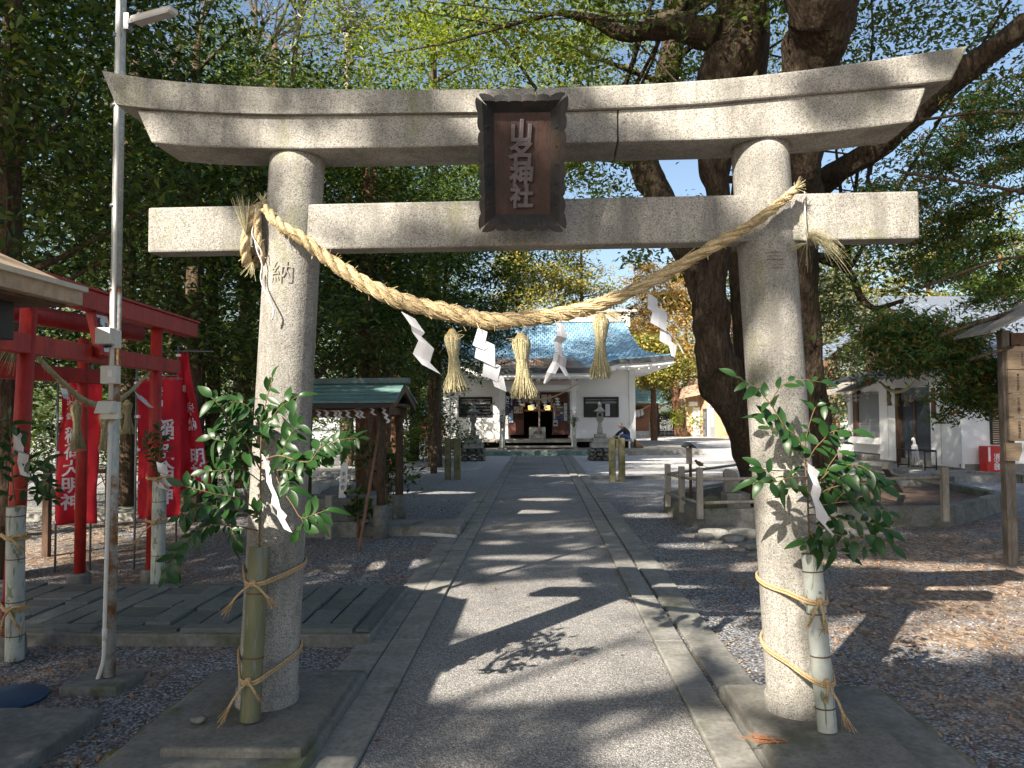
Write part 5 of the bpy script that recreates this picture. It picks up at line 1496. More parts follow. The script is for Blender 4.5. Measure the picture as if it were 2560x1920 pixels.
b = B(); b.tube([hq(205, 300, YP+.42), hq(180, 870, YP+.42)-Vector((0, 0, .9))], .012, 6); b.build('pole', STEEL, nbn, True)

def far_sprig(label, base, H, W, grp, n=150, seed=0):
    q = np.random.default_rng(seed); t = thing('sakaki_branch', label, 'branch', base, 0, grp)
    b = B()
    C = []
    for k in range(9):
        e = Vector((q.normal(0, W*.5), q.normal(0, W*.25), H*q.uniform(.35, 1)))
        b.tube([(0, 0, -.1), e*.5+Vector((0, 0, .05)), e], [.008, .005, .003], 4)
        for m in range(n//9): C.append(e*q.uniform(.45, 1.05)+Vector(q.normal(0, .07, 3)))
    b.build('stem', STEM, t)
    foliage('foliage', np.array([list(p) for p in C]), .075, F_SHRUB, t, seed=seed)
# ------------------------------------------------------------------ foliage helper (leaf-sized faces, numpy)
def foliage(name, C, size, mat, parent=None, seed=0, aspect=.42, up=.5, droop=0.0, fold=.18, axis=None):
    q = np.random.default_rng(seed+1000); N = len(C)
    d = q.normal(0, 1, (N, 3)); d[:, 2] = d[:, 2]*.6-droop
    if axis is not None: d = d*.55+axis
    d /= np.linalg.norm(d, axis=1)[:, None]
    nn = q.normal(0, 1, (N, 3)); nn[:, 2] += up*2.2
    s = np.cross(d, nn); s /= np.linalg.norm(s, axis=1)[:, None]+1e-9
    nrm = np.cross(s, d)
    L = size*q.uniform(.65, 1.25, (N, 1)); Wd = L*aspect*.5*q.uniform(.8, 1.2, (N, 1))
    V = np.empty((N, 4, 3), dtype=np.float32)
    V[:, 0] = C-d*L*.5
    V[:, 1] = C-s*Wd+nrm*Wd*fold*2-d*L*.05
    V[:, 2] = C+d*L*.5
    V[:, 3] = C+s*Wd+nrm*Wd*fold*2-d*L*.05
    me = bpy.data.meshes.new(name)
    me.vertices.add(N*4); me.vertices.foreach_set('co', V.ravel())
    idx = np.arange(N*4, dtype=np.int32).reshape(N, 4)
    tri = np.stack([idx[:, [0, 1, 2]], idx[:, [0, 2, 3]]], 1).reshape(-1)
    me.loops.add(N*6); me.loops.foreach_set('vertex_index', tri)
    me.polygons.add(N*2); me.polygons.foreach_set('loop_start', np.arange(0, N*6, 3, dtype=np.int32))
    me.update(calc_edges=True); me.materials.append(mat)
    return mk(name, me, parent)
# gaps in the canopy: places on the ground plane where the sunlight comes through (x, y, rx, ry); sun rays are followed up into the crowns
GAPS = [(.05, 5.0, .95, .62, 0), (.45, 5.5, .70, .55, 0), (-.15, 6.3, .75, .75, 0), (.35, 6.6, .65, .5, 0), (.68, 3.80, .48, .42, 0), (-.25, 4.55, .5, .28, 0), (2.4, 5.6, .8, .6, 0), (3.6, 5.7, .9, .6, 0),
        (.6, 7.2, 1.1, .30, 0), (2.1, 7.1, 1.3, .5, 0), (3.5, 7.1, .9, .6, 0), (3.2, 8.0, 1.5, .5, 0), (1.3, 8.0, .9, .35, 0), (4.6, 7.7, .9, .6, 0),
        (2.0, 6.2, .9, .8, 0), (1.6, 5.2, .45, .8, 0), (1.35, 4.4, .35, .4, 0), (2.6, 6.8, .7, .6, 0), (3.4, 6.1, .9, .75, 0), (4.3, 6.6, .9, .7, 0), (4.6, 5.5, .6, .5, 0),
        (-.1, 5.8, .35, .5, 0), (.5, 6.5, .3, .4, 0), (-.7, 5.0, .22, .35, 0), (.2, 7.9, .8, .3, 0), (-.9, 7.0, .5, .3, 0),
        (-.05, 8.6, .7, .16, 0), (.5, 9.3, .30, .18, 0), (.25, 10.6, .5, .2, 0), (-.2, 12.6, .5, .25, 0), (1.9, 9.4, .5, .2, 0), (2.6, 10.2, .8, .2, 0), (-1.6, 8.3, .4, .3, 0),
        (-.5, 9.6, .25, .15, 0), (.1, 14.4, .5, .25, 0), (1.7, 12.2, .4, .3, 0), (.5, 20, .8, .4, 0), (-2.2, 15.8, .9, .3, 0),
        (3.4, 21, 1.8, .5, 0), (5.6, 23.5, 2.6, 1.0, 0), (6, 27, 2.5, .8, 0), (3.5, 25.5, 1.0, .5, 0), (8.5, 20, 1.2, .6, 0)]
_qi = np.random.default_rng(41)
ISL = [(_qi.uniform(-.5, 3.0), _qi.uniform(6.4, 8.3), _qi.uniform(.13, .34)) for _ in range(30)]+[(_qi.uniform(3.0, 5.4), _qi.uniform(6.4, 8.3), _qi.uniform(.12, .28)) for _ in range(9)]+[(_qi.uniform(1.0, 4.6), _qi.uniform(4.6, 6.4), _qi.uniform(.08, .2)) for _ in range(6)]
def keep_lit(C):
    gx, gy = C[:, 0]+C[:, 2]*LX, C[:, 1]+C[:, 2]*LY
    k = np.ones(len(C), bool)
    for x, y, rx, ry, a in GAPS:
        k &= ((gx-x)/rx)**2+((gy-y)/ry)**2 > 1
    for x, y, r in ISL: k |= ((gx-x)/r)**2+((gy-y)/r)**2 < 1     # leafy sprigs left standing in the gaps
    # the far forecourt and the back of the place lie in the open
    k &= ~((gy > 36.5) & (gx > 1.6) & (C[:, 1] < 34))
    return k
def crown_points(crowns, nclump, per, csize, seed, flatten=.6, shell=.35):
    q = np.random.default_rng(seed); CC = []
    vol = np.array([c[3]*c[4]*c[5] for c in crowns])**.67; vol = vol/vol.sum()
    for cr, w_ in zip(crowns, vol):
        n = max(3, int(nclump*w_))
        u = q.normal(0, 1, (n, 3)); u /= np.linalg.norm(u, axis=1)[:, None]
        r = q.uniform(shell**3, 1, (n, 1))**(1/3)
        CC.append(np.array(cr[:3])+u*r*np.array(cr[3:6]))
    CC = np.concatenate(CC)
    rad = csize*q.uniform(.55, 1.35, (len(CC), 1))
    P = []
    for c, r in zip(CC, rad):
        n = max(4, int(per*(r[0]/csize)**2*q.uniform(.6, 1.3)))
        v = q.normal(0, .5, (n, 3)); v[:, 2] *= flatten
        P.append(c+v*r)
    return CC, np.concatenate(P)
TRI = [0]
def tree(name, label, cat, base, trunks, crowns, nclump, per, csize, leaf, mat, bm_, seed, group=None, limbs=14, prune=True, aspect=.42, up=.5, droop=0.0, flatten=.6, lr=.05, jit=.12, shell=.35, tn=12):
    base = Vector(base); t = thing(name, label, cat, base, 0, group)
    q = random.Random(seed)
    tips = []
    for pts, rad in trunks:
        n = max(12, len(pts)*8); C = spline(pts, n); rr = lerpl(rad, n)
        b = B(); b.tube(C, rr, tn, jit=jit); b.build('trunk', bm_, t, True)
        tips.append((C, rr))
    CC, P = crown_points(crowns, nclump, per, csize, seed, flatten, shell)
    k = [i for i in range(len(CC))]; q.shuffle(k)
    b = B()
    for i in k[:limbs]:
        tgt = Vector(CC[i]); C, rr = tips[q.randrange(len(tips))]
        j = min(range(len(C)//3, len(C)), key=lambda j: (C[j]-tgt).length+abs(C[j].z-(tgt.z-.8))*.8)
        s = C[j]; m = s.lerp(tgt, .5)+Vector((q.uniform(-.3, .3), q.uniform(-.3, .3), q.uniform(-.1, .4)))
        r0 = min(rr[j]*.6, lr*q.uniform(.6, 1.2))
        b.tube(spline([s, s.lerp(m, .5), m, tgt], 9), list(np.linspace(r0, .006, 9)), 6, jit=.1)
    if b.v: b.build('limbs', bm_, t, True)['kind'] = 'stuff'
    if prune: P = P[keep_lit(P)]
    foliage('crown', P-np.array(base), leaf, mat, t, seed, aspect, up, droop)
    TRI[0] += len(P)*2
    return t
# ------------------------------------------------------------------ stone lanterns, paired posts
def lantern(label, px):
    p = ap(px, 1152, 26.3); s = .32544*26.3/1923
    t = thing('stone_lantern', label, 'stone lantern', (p.x, 26.5, 0), 0, 'stone lanterns before the shrine hall')
    Z = lambda y: (1390-y)*s
    q = random.Random(int(px))
    zz = 0.0
    for row in range(3):
        x = -.42; zh = Z(1292)/3
        while x < .40:
            L = min(q.uniform(.18, .32), .42-x); b = B()
            for yy in (-.31,): b.rock((x+L/2, -.02, zz+zh/2), (L*.58, .40, zh*.6), q.randrange(999), 2)
            b.build('base_stone', ROCK, t); x += L
        zz += zh
    for nm, r, z0, z1 in (('step', .34, Z(1292), Z(1256)), ('step', .285, Z(1255), Z(1217)), ('plinth', .20, Z(1216), Z(1187))):
        b = B(); b.cub(-r, r, -r, r, z0, z1); b.build(nm, LANT, t, bevel=.015)
    b = B(); b.lathe([(.135, Z(1187)), (.14, Z(1175)), (.12, Z(1150)), (.085, Z(1115)), (.088, Z(1098)), (.12, Z(1092))], 4, square=False); 
    b.v = [(x*1.0, y, z) for x, y, z in b.v]; b.build('shaft', LANT, t, bevel=.01)
    b = B(); b.lathe([(.10, Z(1092)), (.17, Z(1078)), (.175, Z(1066)), (.12, Z(1064))], 4); b.build('platform', LANT, t, bevel=.008)
    z0, z1 = Z(1064), Z(1020); r = .105
    b = B()
    for sx in (-1, 1):
        for sy in (-1, 1): b.cub(sx*r-(.045 if sx > 0 else 0), sx*r+(.045 if sx < 0 else 0), sy*r-(.045 if sy > 0 else 0), sy*r+(.045 if sy < 0 else 0), z0, z1)
    b.cub(-r, r, -r, r, z1-.035, z1+.01); b.cub(-r, r, -r, r, z0-.005, z0+.05)
    b.build('fire_box', LANT, t, bevel=.006)
    b = B(); z = Z(1018); R_ = []
    for k in range(5):
        f = k/4; rr = .30*(1-f)+.05*f; h = z+.03+(Z(975)-z-.03)*f**1.6
        R_.append((rr, h))
    b.lathe([(.12, z), (.29, z+.02)]+R_, 4)
    vs_ = []
    for x, y, zq in b.v: rr = math.hypot(x, y); vs_.append((x, y, zq+.05*max(0, rr-.2)*2))
    b.v = vs_; b.build('roof', LANT, t, bevel=.012)
    b = B(); b.lathe([(.05, Z(976)), (.075, Z(968)), (.055, Z(962)), (.07, Z(956)), (.045, Z(948)), (.008, Z(938))], 12); b.build('finial', LANT, t)
lantern('grey stone lantern left of the path before the shrine hall', 1182)
lantern('grey stone lantern right of the path before the shrine hall', 1502)
def pair(label, x0, x1, x2, x3, y0, y1, lit):
    p = gp((x0+x3)/2, y1); t = thing('paired_posts', label, 'stone posts', p, 0, 'paired stone flag post holders')
    d = p.y
    for a, c in ((x0, x1), (x2, x3)):
        u, v = ap(a, y0, d), ap(c, y1, d)
        b = B(); b.cub(u.x, v.x, d, d+.20, -.05, u.z); b.build('slab', MOSSPOST, t, True, bevel=.018)
    u, v = ap(x1, y0, d), ap(x2, y0, d)
    b = B(); b.cub(u.x, v.x, d+.05, d+.15, u.z-.22, u.z-.06); b.build('tie_stone', MOSSPOST, t, True, bevel=.008)
pair('pair of sunlit mossy stone slabs standing left of the path', 1111, 1126, 1134, 1150, 1097, 1200, 1)
pair('pair of dark mossy stone slabs standing right of the path', 1523, 1540, 1547, 1564, 1095, 1205, 0)

# ------------------------------------------------------------------ seated person at the hall
SKIN = flat('skin', (.45, .28, .20), .6); JACK = surf('navy_jacket', (.010, .013, .028), (.022, .026, .05), 6, .8, .3)
JEAN = surf('blue_jeans', (.02, .045, .14), (.04, .08, .21), 10, .85, .3); HAIR = flat('grey_hair', (.33, .33, .34), .8); SHOE = flat('black_shoe', (.02, .02, .02), .6)
PY = 31.35
def pq(x, y, dy=0.0):
    v = ap(1480+x*.13261, 1020+y*.13261, PY); return Vector((v.x, PY+dy, v.z))
per = thing('person', 'grey haired person in navy jacket and jeans sitting bent over at the hall corner', 'person', (pq(660, 560).x, PY, .2))
def skin(name, joints, edges, rad, mat, parent, sub=2):
    me = bpy.data.meshes.new(name); L = Vector(parent.location)
    me.from_pydata([tuple(Vector(j)-L) for j in joints], edges, []); me.materials.append(mat)
    o = mk(name, me, parent)
    md = o.modifiers.new('skin', 'SKIN'); md.use_smooth_shade = True
    lay = me.skin_vertices[0] if me.skin_vertices else None
    if lay is None:
        bm2 = __import__('bmesh').new(); bm2.from_mesh(me); bm2.verts.layers.skin.verify(); bm2.to_mesh(me); bm2.free(); lay = me.skin_vertices[0]
    for i, r in enumerate(rad):
        lay.data[i].radius = (r, r) if not hasattr(r, '__len__') else r
        lay.data[i].use_root = (i == 0)
    o.modifiers.new('sub', 'SUBSURF').levels = sub
    o.modifiers['sub'].render_levels = sub
    return o
pel = pq(655, 545); ch = pq(660, 460); sh = pq(610, 385); nk = pq(575, 362); hd = pq(540, 330)
shl, shr = sh+Vector((0, -.16, -.02)), sh+Vector((.02, .16, -.02))
ell, elr = pq(510, 450, -.17), pq(530, 455, .16)
hl, hr = pq(425, 525, -.12), pq(470, 545, .10)
kl, kr_ = pq(535, 505, -.13), pq(545, 505, .12)
fl_, fr_ = Vector((kl.x+.10, PY-.13, .28)), Vector((kr_.x+.12, PY+.12, .28))
J = [pel, ch, sh, nk, hd+Vector((.02, 0, -.05)), shl, ell, hl, shr, elr, hr, pel+Vector((0, -.10, 0)), kl, fl_, pel+Vector((0, .10, 0)), kr_, fr_]
E_ = [(0, 1), (1, 2), (2, 3), (3, 4), (2, 5), (5, 6), (6, 7), (2, 8), (8, 9), (9, 10), (0, 11), (11, 12), (12, 13), (0, 14), (14, 15), (15, 16)]
skin('body', J, E_, [.11, .115, .10, .05, .045, .055, .042, .028, .055, .042, .028, .085, .062, .042, .085, .062, .042], SKIN, per)
skin('jacket', [pel+Vector((0, 0, .03)), ch, sh, nk+Vector((.01, 0, -.01)), shl, ell, hl.lerp(ell, .12), shr, elr, hr.lerp(elr, .12)], [(0, 1), (1, 2), (2, 3), (2, 4), (4, 5), (5, 6), (2, 7), (7, 8), (8, 9)], [.150, .155, .135, .065, .078, .060, .046, .078, .060, .046], JACK, per)
skin('trousers', [pel, pel+Vector((0, -.10, 0)), kl, fl_, pel+Vector((0, .10, 0)), kr_, fr_], [(0, 1), (1, 2), (2, 3), (0, 4), (4, 5), (5, 6)], [.128, .105, .078, .055, .105, .078, .055], JEAN, per)
b = B(); hc = hd
prof = [(.02, -.125), (.055, -.11), (.075, -.06), (.085, .0), (.085, .05), (.065, .095), (.025, .12)]
b.lathe(prof, 18); R_ = Matrix.Rotation(math.radians(-32), 3, 'Y')
b.v = [tuple(hc+R_ @ Vector((x*1.08, y*.86, z))) for x, y, z in b.v]; b.build('head', SKIN, per, True, sub=1)
b = B(); b.lathe([(.088, -.02), (.092, .03), (.078, .085), (.045, .118), (.005, .13)], 18)
b.v = [tuple(hc+R_ @ Vector((x*1.08+.018, y*.9, z+.004))) for x, y, z in b.v]; b.build('hair', HAIR, per, True, sub=1)
def hpt(x, y, z): return hc+R_ @ Vector((x, y, z))
b = B(); b.prism([(-.112, -.03), (-.085, .015), (-.085, -.035)], -.012, .012, 'y'); b.v = [tuple(hpt(*p)) for p in b.v]; b.build('nose', SKIN, per, True, bevel=.004)
for sy in (-1, 1):
    b = B(); b.rock(hpt(-.083, sy*.03, .018), (.008, .011, .007), 3, 1); b.build('eye', INK, per, True)
    b = B(); b.rock(hpt(.005, sy*.078, -.01), (.018, .008, .028), 4, 1); b.build('ear', SKIN, per, True)
b = B(); b.beam(hpt(-.086, -.022, -.062), hpt(-.086, .022, -.062), .006, .006); b.build('mouth', flat('lip', (.28, .12, .10), .6), per, True)
for h_, e0, sy in ((hl, ell, -1), (hr, elr, 1)):
    d = (h_-e0).normalized(); sd = Vector((0, 1, 0)); b = B()
    P0 = [h_, h_+d*.05, h_+d*.085]
    Jt, Et, Rt = [h_-d*.01, h_+d*.045], [(0, 1)], [.030, .034]
    for k in range(4):
        o_ = sd*(-.030+.02*k); L = (.068, .078, .072, .056)[k]
        i = len(Jt); Jt += [h_+d*.075+o_, h_+d*(.075+L*.55)+o_*1.05+Vector((0, 0, -.008)), h_+d*(.075+L)+o_*1.05+Vector((0, 0, -.026))]
        Et += [(1, i), (i, i+1), (i+1, i+2)]; Rt += [.010, .009, .008]
    i = len(Jt); Jt += [h_+d*.03-sd*.042*sy+Vector((0, 0, -.01)), h_+d*.065-sd*.055*sy+Vector((0, 0, -.02))]; Et += [(0, i), (i, i+1)]; Rt += [.011, .009]
    skin('hand', Jt, Et, Rt, SKIN, per, 1)
for f in (fl_, fr_):
    b = B(); b.rock(f+Vector((-.06, 0, -.045)), (.13, .05, .045), 3, 2); b.build('shoe', SHOE, per, True, sub=1)
b = B(); a, c = pq(610, 588), pq(745, 628); b.cub(pq(520, 0).x, c.x, PY-.22, PY+.25, a.z-.06, a.z-.005)
bench = thing('bench', 'plain grey bench plank at the hall corner under the seated person', 'bench', ((a.x+c.x)/2, PY, .2))
b.build('seat', GWOOD, bench, True, bevel=.008)
for x in (pq(540, 0).x, pq(690, 0).x):
    b = B(); b.cub(x-.03, x+.03, PY-.18, PY+.2, .2, a.z-.062); b.build('leg', WHITE, bench, True)
p = pq(460, 560, -.1)
t = thing('greenery_pile', 'small heap of dark green sprigs at the hands of the seated person', 'sprigs', (p.x, PY-.1, p.z))
foliage('leaves', np.random.default_rng(5).normal(0, 1, (160, 3))*np.array([.12, .1, .035]), .06, F_DARK, t, 5)
b = B(); b.cub(-.20, .2, -.18, .18, -(p.z-.2)+.0, -.05); b.build('crate', GWOOD, t)
b = B(); a = ap(1588, 1098, 31.5); c = ap(1604, 1115, 31.3); b.prism([(a.x, a.z), (a.x, .21), (c.x+.1, .21)], 31.3, 31.9, 'y')
tag(b.build('wooden_ramp', DWOOD, base=(a.x, 31.5, .2)), 'dark wooden wedge leaning on the right corner of the hall', 'ramp')
# sakaki vases at the porch posts
for lab, (x0, y0), (x1, y1), vb in (('pale bamboo vase at the left porch post of the hall', (120, 1495), (135, 1090), 0), ('pale bamboo vase at the right porch post of the hall', (1625, 1500), (1620, 1060), 1)):
    p, q = hq(x0, y0, YP-.14), hq(x1, y1, YP-.14)
    bamboo_vase(lab, Vector((p.x, YP-.10, .2)), Vector((q.x, YP-.10, q.z)), .065, BAMB_R, (.3, .6, .85))
    far_sprig('loose sakaki sprig in the vase at the %s porch post of the hall' % ('right' if vb else 'left'), Vector((q.x, YP-.10, q.z)), .85, .42 if vb else .3, 'sakaki sprigs at the hall porch', 240 if vb else 190, vb)

# ------------------------------------------------------------------ small buildings beyond the hall
sh2 = thing('small_shrine', 'small brown wooden shrine with green copper roof, right behind the hall', 'shrine', (ap(1610, 1080, 52).x, 52, 0))
zc1 = lambda x, y, Y: ap(1560+x*.13562, 900+y*.13562, Y)
Y2 = 52.0
a, c = zc1(40, 770, Y2), zc1(545, 1310, Y2)
b = B(); b.cub(a.x, c.x, Y2, Y2+3, .42, a.z); b.build('wall', BWOOD, sh2, True)
b = B(); b.cub(a.x-.3, c.x+.1, Y2-.3, Y2+3.3, -.02, .42); b.build('stone_base', PALEROCK, sh2, True, bevel=.02)
u, v = zc1(205, 860, Y2), zc1(350, 1230, Y2)
b = B()
for x in np.linspace(u.x, v.x, 7): b.cub(x-.02, x+.02, Y2-.05, Y2-.02, v.z+.6, u.z)
for z in np.linspace(v.z+.6, u.z, 7): b.cub(u.x, v.x, Y2-.045, Y2-.015, z-.02, z+.02)
b.build('lattice_door', DWOOD, sh2, True)
b = B(); r0, r1 = zc1(0, 400, Y2+1), zc1(700, 775, Y2-1)
N = 10
for i in range(N):
    f0, f1 = i/N, (i+1)/N
    def rp_(f): return (Y2+1.6+(Y2-1.1-Y2-1.6)*f, r1.z+(5.4-r1.z)*(1-f)**1.5)
    y0_, z0_ = rp_(f0); y1_, z1_ = rp_(f1); xr0 = zc1(610, 500, Y2).x+.5*f0**2; xr1 = zc1(610, 500, Y2).x+.5*f1**2
    b.add([(a.x-1, y0_, z0_), (xr0, y0_, z0_), (xr1, y1_, z1_+.03), (a.x-1, y1_, z1_+.03), (a.x-1, y0_, z0_-.1), (xr0, y0_, z0_-.1), (xr1, y1_, z1_-.08), (a.x-1, y1_, z1_-.08)], [(0, 3, 2, 1), (0, 1, 5, 4), (1, 2, 6, 5), (2, 3, 7, 6), (4, 5, 6, 7)])
b.build('roof', COPPER, sh2, True)
b = B(); b.add([(a.x-1, Y2+1.6, 5.4), (zc1(610, 0, Y2).x, Y2+1.6, 5.4), (zc1(610, 0, Y2).x+.4, Y2+4, r1.z), (a.x-1, Y2+4, r1.z)], [(0, 1, 2, 3)]); b.build('roof_back', COPPER, sh2, True)
r5 = thing('straw_rope', 'straw rope with white papers on the small brown shrine', 'straw rope', zc1(300, 900, Y2-.3))
rope_parts(r5, [zc1(180, 930, Y2-.3), zc1(260, 925, Y2-.3), zc1(350, 900, Y2-.3), zc1(480, 830, Y2-.3)], [.04, .05, .045, .03], 8, STRAW, 30, 0)
for x, y in ((215, 935), (265, 925), (325, 905)):
    p = zc1(x, y, Y2-.35); b = B(); b.prism([(p.x-.09, p.z), (p.x+.09, p.z), (p.x+.14, p.z-.35), (p.x-.02, p.z-.5)], Y2-.36, Y2-.35); b.build('paper_strip', PAPER, r5, True)
far_sprig('sakaki sprig before the small brown shrine', zc1(495, 1150, Y2-.5), .9, .5, None, 200, 9)
p = zc1(490, 1380, Y2-.5); b = B(); b.tube([(p.x, Y2-.5, 0), (p.x, Y2-.5, zc1(0, 1150, Y2-.5).z)], .10, 10); tag(b.build('bamboo_post', BAMB_R, base=(p.x, Y2-.5, 0)), 'pale bamboo post before the small brown shrine', 'post')

shd = thing('storage_shed', 'tan wooden shed with white shutter in the sunlit forecourt', 'shed', (zc1(1290, 1390, 53).x, 53, 0))
Y3 = 53.0; TANW = surf('tan_boards', (.42, .27, .16), (.52, .36, .23), 2, .8, .2, stretch=(8, 8, .3))
a, c = zc1(1155, 660, Y3), zc1(1410, 1390, Y3); d = zc1(1950, 660, 49.5)
b = B(); b.add([(a.x, Y3, -.02), (c.x, Y3, -.02), (d.x, 47.6, -.02), (d.x+3, 57, -.02), (a.x, 57, -.02)]+[(a.x, Y3, a.z), (c.x, Y3, a.z), (d.x, 47.6, a.z), (d.x+3, 57, a.z), (a.x, 57, a.z)], [(0, 1, 6, 5), (1, 2, 7, 6), (2, 3, 8, 7), (3, 4, 9, 8), (4, 0, 5, 9), (5, 6, 7, 8, 9)]); b.build('wall', TANW, shd, True)
u, v = zc1(1265, 870, Y3-.06), zc1(1405, 1385, Y3-.06); b = B(); b.cub(u.x, v.x, Y3-.08, Y3-.02, 0.02, u.z); b.build('shutter_door', WHITE, shd, True)
u, v = zc1(1195, 765, Y3-.3), zc1(1355, 850, Y3-.3); b = B(); b.cub(u.x, v.x, Y3-.35, Y3-.005, v.z, u.z); b.build('shutter_box', WHITE, shd, True, bevel=.02)
wdir = (Vector((d.x, 47.6, 0))-Vector((c.x, Y3, 0))).normalized(); wn_ = Vector((wdir.y, -wdir.x, 0)); wn_ = wn_ if wn_.x < 0 else -wn_
for nm, f0, f1, z0_, z1_, mt in (('door', .10, .20, .05, 1.9, GLASSD), ('post', .22, .27, .0, 2.2, WHITE), ('grey_panel', .29, .42, .0, 2.1, SHADE), ('window', .34, .40, .7, 1.9, WHITE)):
    L = (Vector((d.x, 47.6, 0))-Vector((c.x, Y3, 0))).length; p0 = Vector((c.x, Y3, 0))+wdir*L*f0; p1 = Vector((c.x, Y3, 0))+wdir*L*f1
    b = B(); b.add([tuple(q+wn_*o_+Vector((0, 0, z))) for z in (z0_, z1_) for o_ in (.002, .05 if nm != 'window' else .08) for q in (p0, p1)], [(0, 1, 3, 2), (4, 5, 7, 6), (0, 1, 5, 4), (2, 3, 7, 6), (0, 2, 6, 4), (1, 3, 7, 5)]); b.build(nm, mt, shd, True)
RT = surf('brown_roof_tile', (.25, .17, .12), (.40, .29, .21), 6, .7, .4)
e0, e1 = zc1(1010, 690, Y3-1.0), zc1(1470, 600, Y3-1.0)
b = B(); b.add([(e0.x, Y3-1.2, e0.z), (zc1(1460, 0, Y3).x, Y3-1.2, e0.z+.35), (zc1(1460, 0, Y3).x, Y3+.6, e0.z+1.0), (e0.x+.5, Y3+.6, e0.z+.75)]+[(e0.x, Y3-1.2, e0.z-.1), (zc1(1460, 0, Y3).x, Y3-1.2, e0.z+.25), (zc1(1460, 0, Y3).x, Y3+.6, e0.z+.9), (e0.x+.5, Y3+.6, e0.z+.65)], [(0, 1, 2, 3), (4, 7, 6, 5), (0, 4, 5, 1), (1, 5, 6, 2), (2, 6, 7, 3), (3, 7, 4, 0)]); b.build('porch_roof', RT, shd, True)
g0, g1, g2 = zc1(1300, 590, Y3+.3), zc1(1400, 350, Y3+.3), zc1(1900, 700, 47)
b = B(); b.prism([(g0.x, g0.z), (g1.x, g1.z), (g1.x+6, g1.z), (g2.x+1.5, g0.z-.2), (g2.x+1.4, g0.z-.35), (g0.x+.1, g0.z-.12)], Y3-.2, 57.5, 'y'); b.build('roof', RT, shd, True)
b = B(); b.beam((g0.x-.05, Y3-.25, g0.z-.05), (g1.x, Y3-.25, g1.z+.05), .12, .2); b.build('barge_board', BWOOD, shd, True)
red = thing('red_shrine', 'small red wooden shrine seen between the trees left of the hall', 'shrine', (hp(105, 0, 38).x, 38, 0))
a, c = hp(40, 1045, 38), hp(150, 1168, 38); b = B(); b.cub(a.x-.6, c.x+.6, 38, 40, .45, a.z); b.build('wall', surf('faded_red_boards', (.36, .06, .06), (.46, .10, .09), 4, .7, .2, stretch=(6, 6, .4)), red, True)
b = B(); b.prism([(37.5, a.z), (39, a.z+.8), (40.5, a.z), (39, a.z+.65)], a.x-.9, c.x+.9, 'x'); b.build('roof', COPPER, red, True)
for x in (a.x-.4, c.x+.4):
    b = B(); b.cub(x-.1, x+.1, 38.1, 38.3, -.02, .45); b.build('leg', DWOOD, red, True)
b = B(); b.cub(a.x-.6, c.x+.6, 37.98, 38.0, .62, .68); b.build('rail', DWOOD, red, True)
fn_ = thing('iron_fence', 'dark slatted fence between the small shrine and the shed', 'fence', (zc1(780, 1250, 54).x, 54, 0))
a, c = zc1(560, 1250, 54), zc1(930, 1250, 54)
for x in np.linspace(a.x, c.x, 16):
    b = B(); b.cub(x-.03, x+.03, 54, 54.04, -.02, 1.5); b.build('slat', BLACK, fn_, True)
for z in (.35, 1.3):
    b = B(); b.cub(a.x, c.x, 54.042, 54.08, z-.03, z+.03); b.build('rail', BLACK, fn_, True)

# ------------------------------------------------------------------ railed bed round the camphor tree
bed = thing('railed_tree_bed', 'concrete kerbed tree bed with grey posts and pipe rails around the camphor tree', 'tree bed', (4.0, 12.5, 0))
K = [gp(1659, 1277), gp(1696, 1301), gp(1745, 1324), gp(2390, 1316), gp(2520, 1275), gp(2360, 1235), gp(1880, 1232)]
K = [Vector((k.x, k.y, 0)) for k in K]
ctr = sum(K, Vector())/len(K)
for i in range(len(K)):
    p, q = K[i], K[(i+1) % len(K)]
    i0, i1 = p+(ctr-p).normalized()*.20, q+(ctr-q).normalized()*.20
    h = .27; dn = Vector((0, 0, -.05)); u = Vector((0, 0, h+rnd.uniform(-.01, .01)))
    b = B(); b.add([p+dn, q+dn, i1+dn, i0+dn, p+u, q+u, i1+u, i0+u], [(0, 3, 2, 1), (4, 5, 6, 7), (0, 1, 5, 4), (1, 2, 6, 5), (2, 3, 7, 6), (3, 0, 4, 7)]); b.build('kerb', CONC_MOSS, bed, True, bevel=.02)
b = B(); b.add([k+(ctr-k).normalized()*.2+Vector((0, 0, .16)) for k in K], [tuple(range(len(K)))]); b.build('soil', surf('leafy_soil', (.06, .04, .03), (.16, .10, .06), 8, .95, .8, bscale=40, bdist=.02), bed, True)
def rpost(px, yt, yb, nm='post'):
    f = gp(px, yb, .26); tz = ap(px, yt, f.y); b = B(); b.cub(f.x-.042, f.x+.042, f.y-.042, f.y+.042, .15, tz.z); b.build(nm, GWOOD, bed, True, bevel=.008); return f, tz.z
q1 = rpost(1670, 1160, 1248); q2 = rpost(1705, 1166, 1262); q3 = rpost(1750, 1169, 1277); q4 = rpost(2363, 1168, 1283)
b = B(); p0, p1 = gp(2252, 1225, .26), ap(2212, 1165, 11.2); b.beam(p0, p1, .09, .09); b.build('leaning_post', GWOOD, bed, True, bevel=.006)
def rail(p, q, zf_): 
    b = B(); b.tube([p, q], .024, 8); b.build('rail', GWOOD, bed, True)
for f in (.72, .18):
    for u, v in ((q1, q2), (q2, q3)):
        rail(Vector((u[0].x, u[0].y, .26+(u[1]-.26)*f)), Vector((v[0].x, v[0].y, .26+(v[1]-.26)*f)), f)
    e = gp(1900, 1280, .26); rail(Vector((q3[0].x, q3[0].y, .26+(q3[1]-.26)*f)), Vector((3.35, 10.9, .26+(q3[1]-.26)*f)), f)
    rail(Vector((q1[0].x, q1[0].y, .26+(q1[1]-.26)*f)), Vector((3.6, 14.2, .26+(q1[1]-.26)*f)), f)
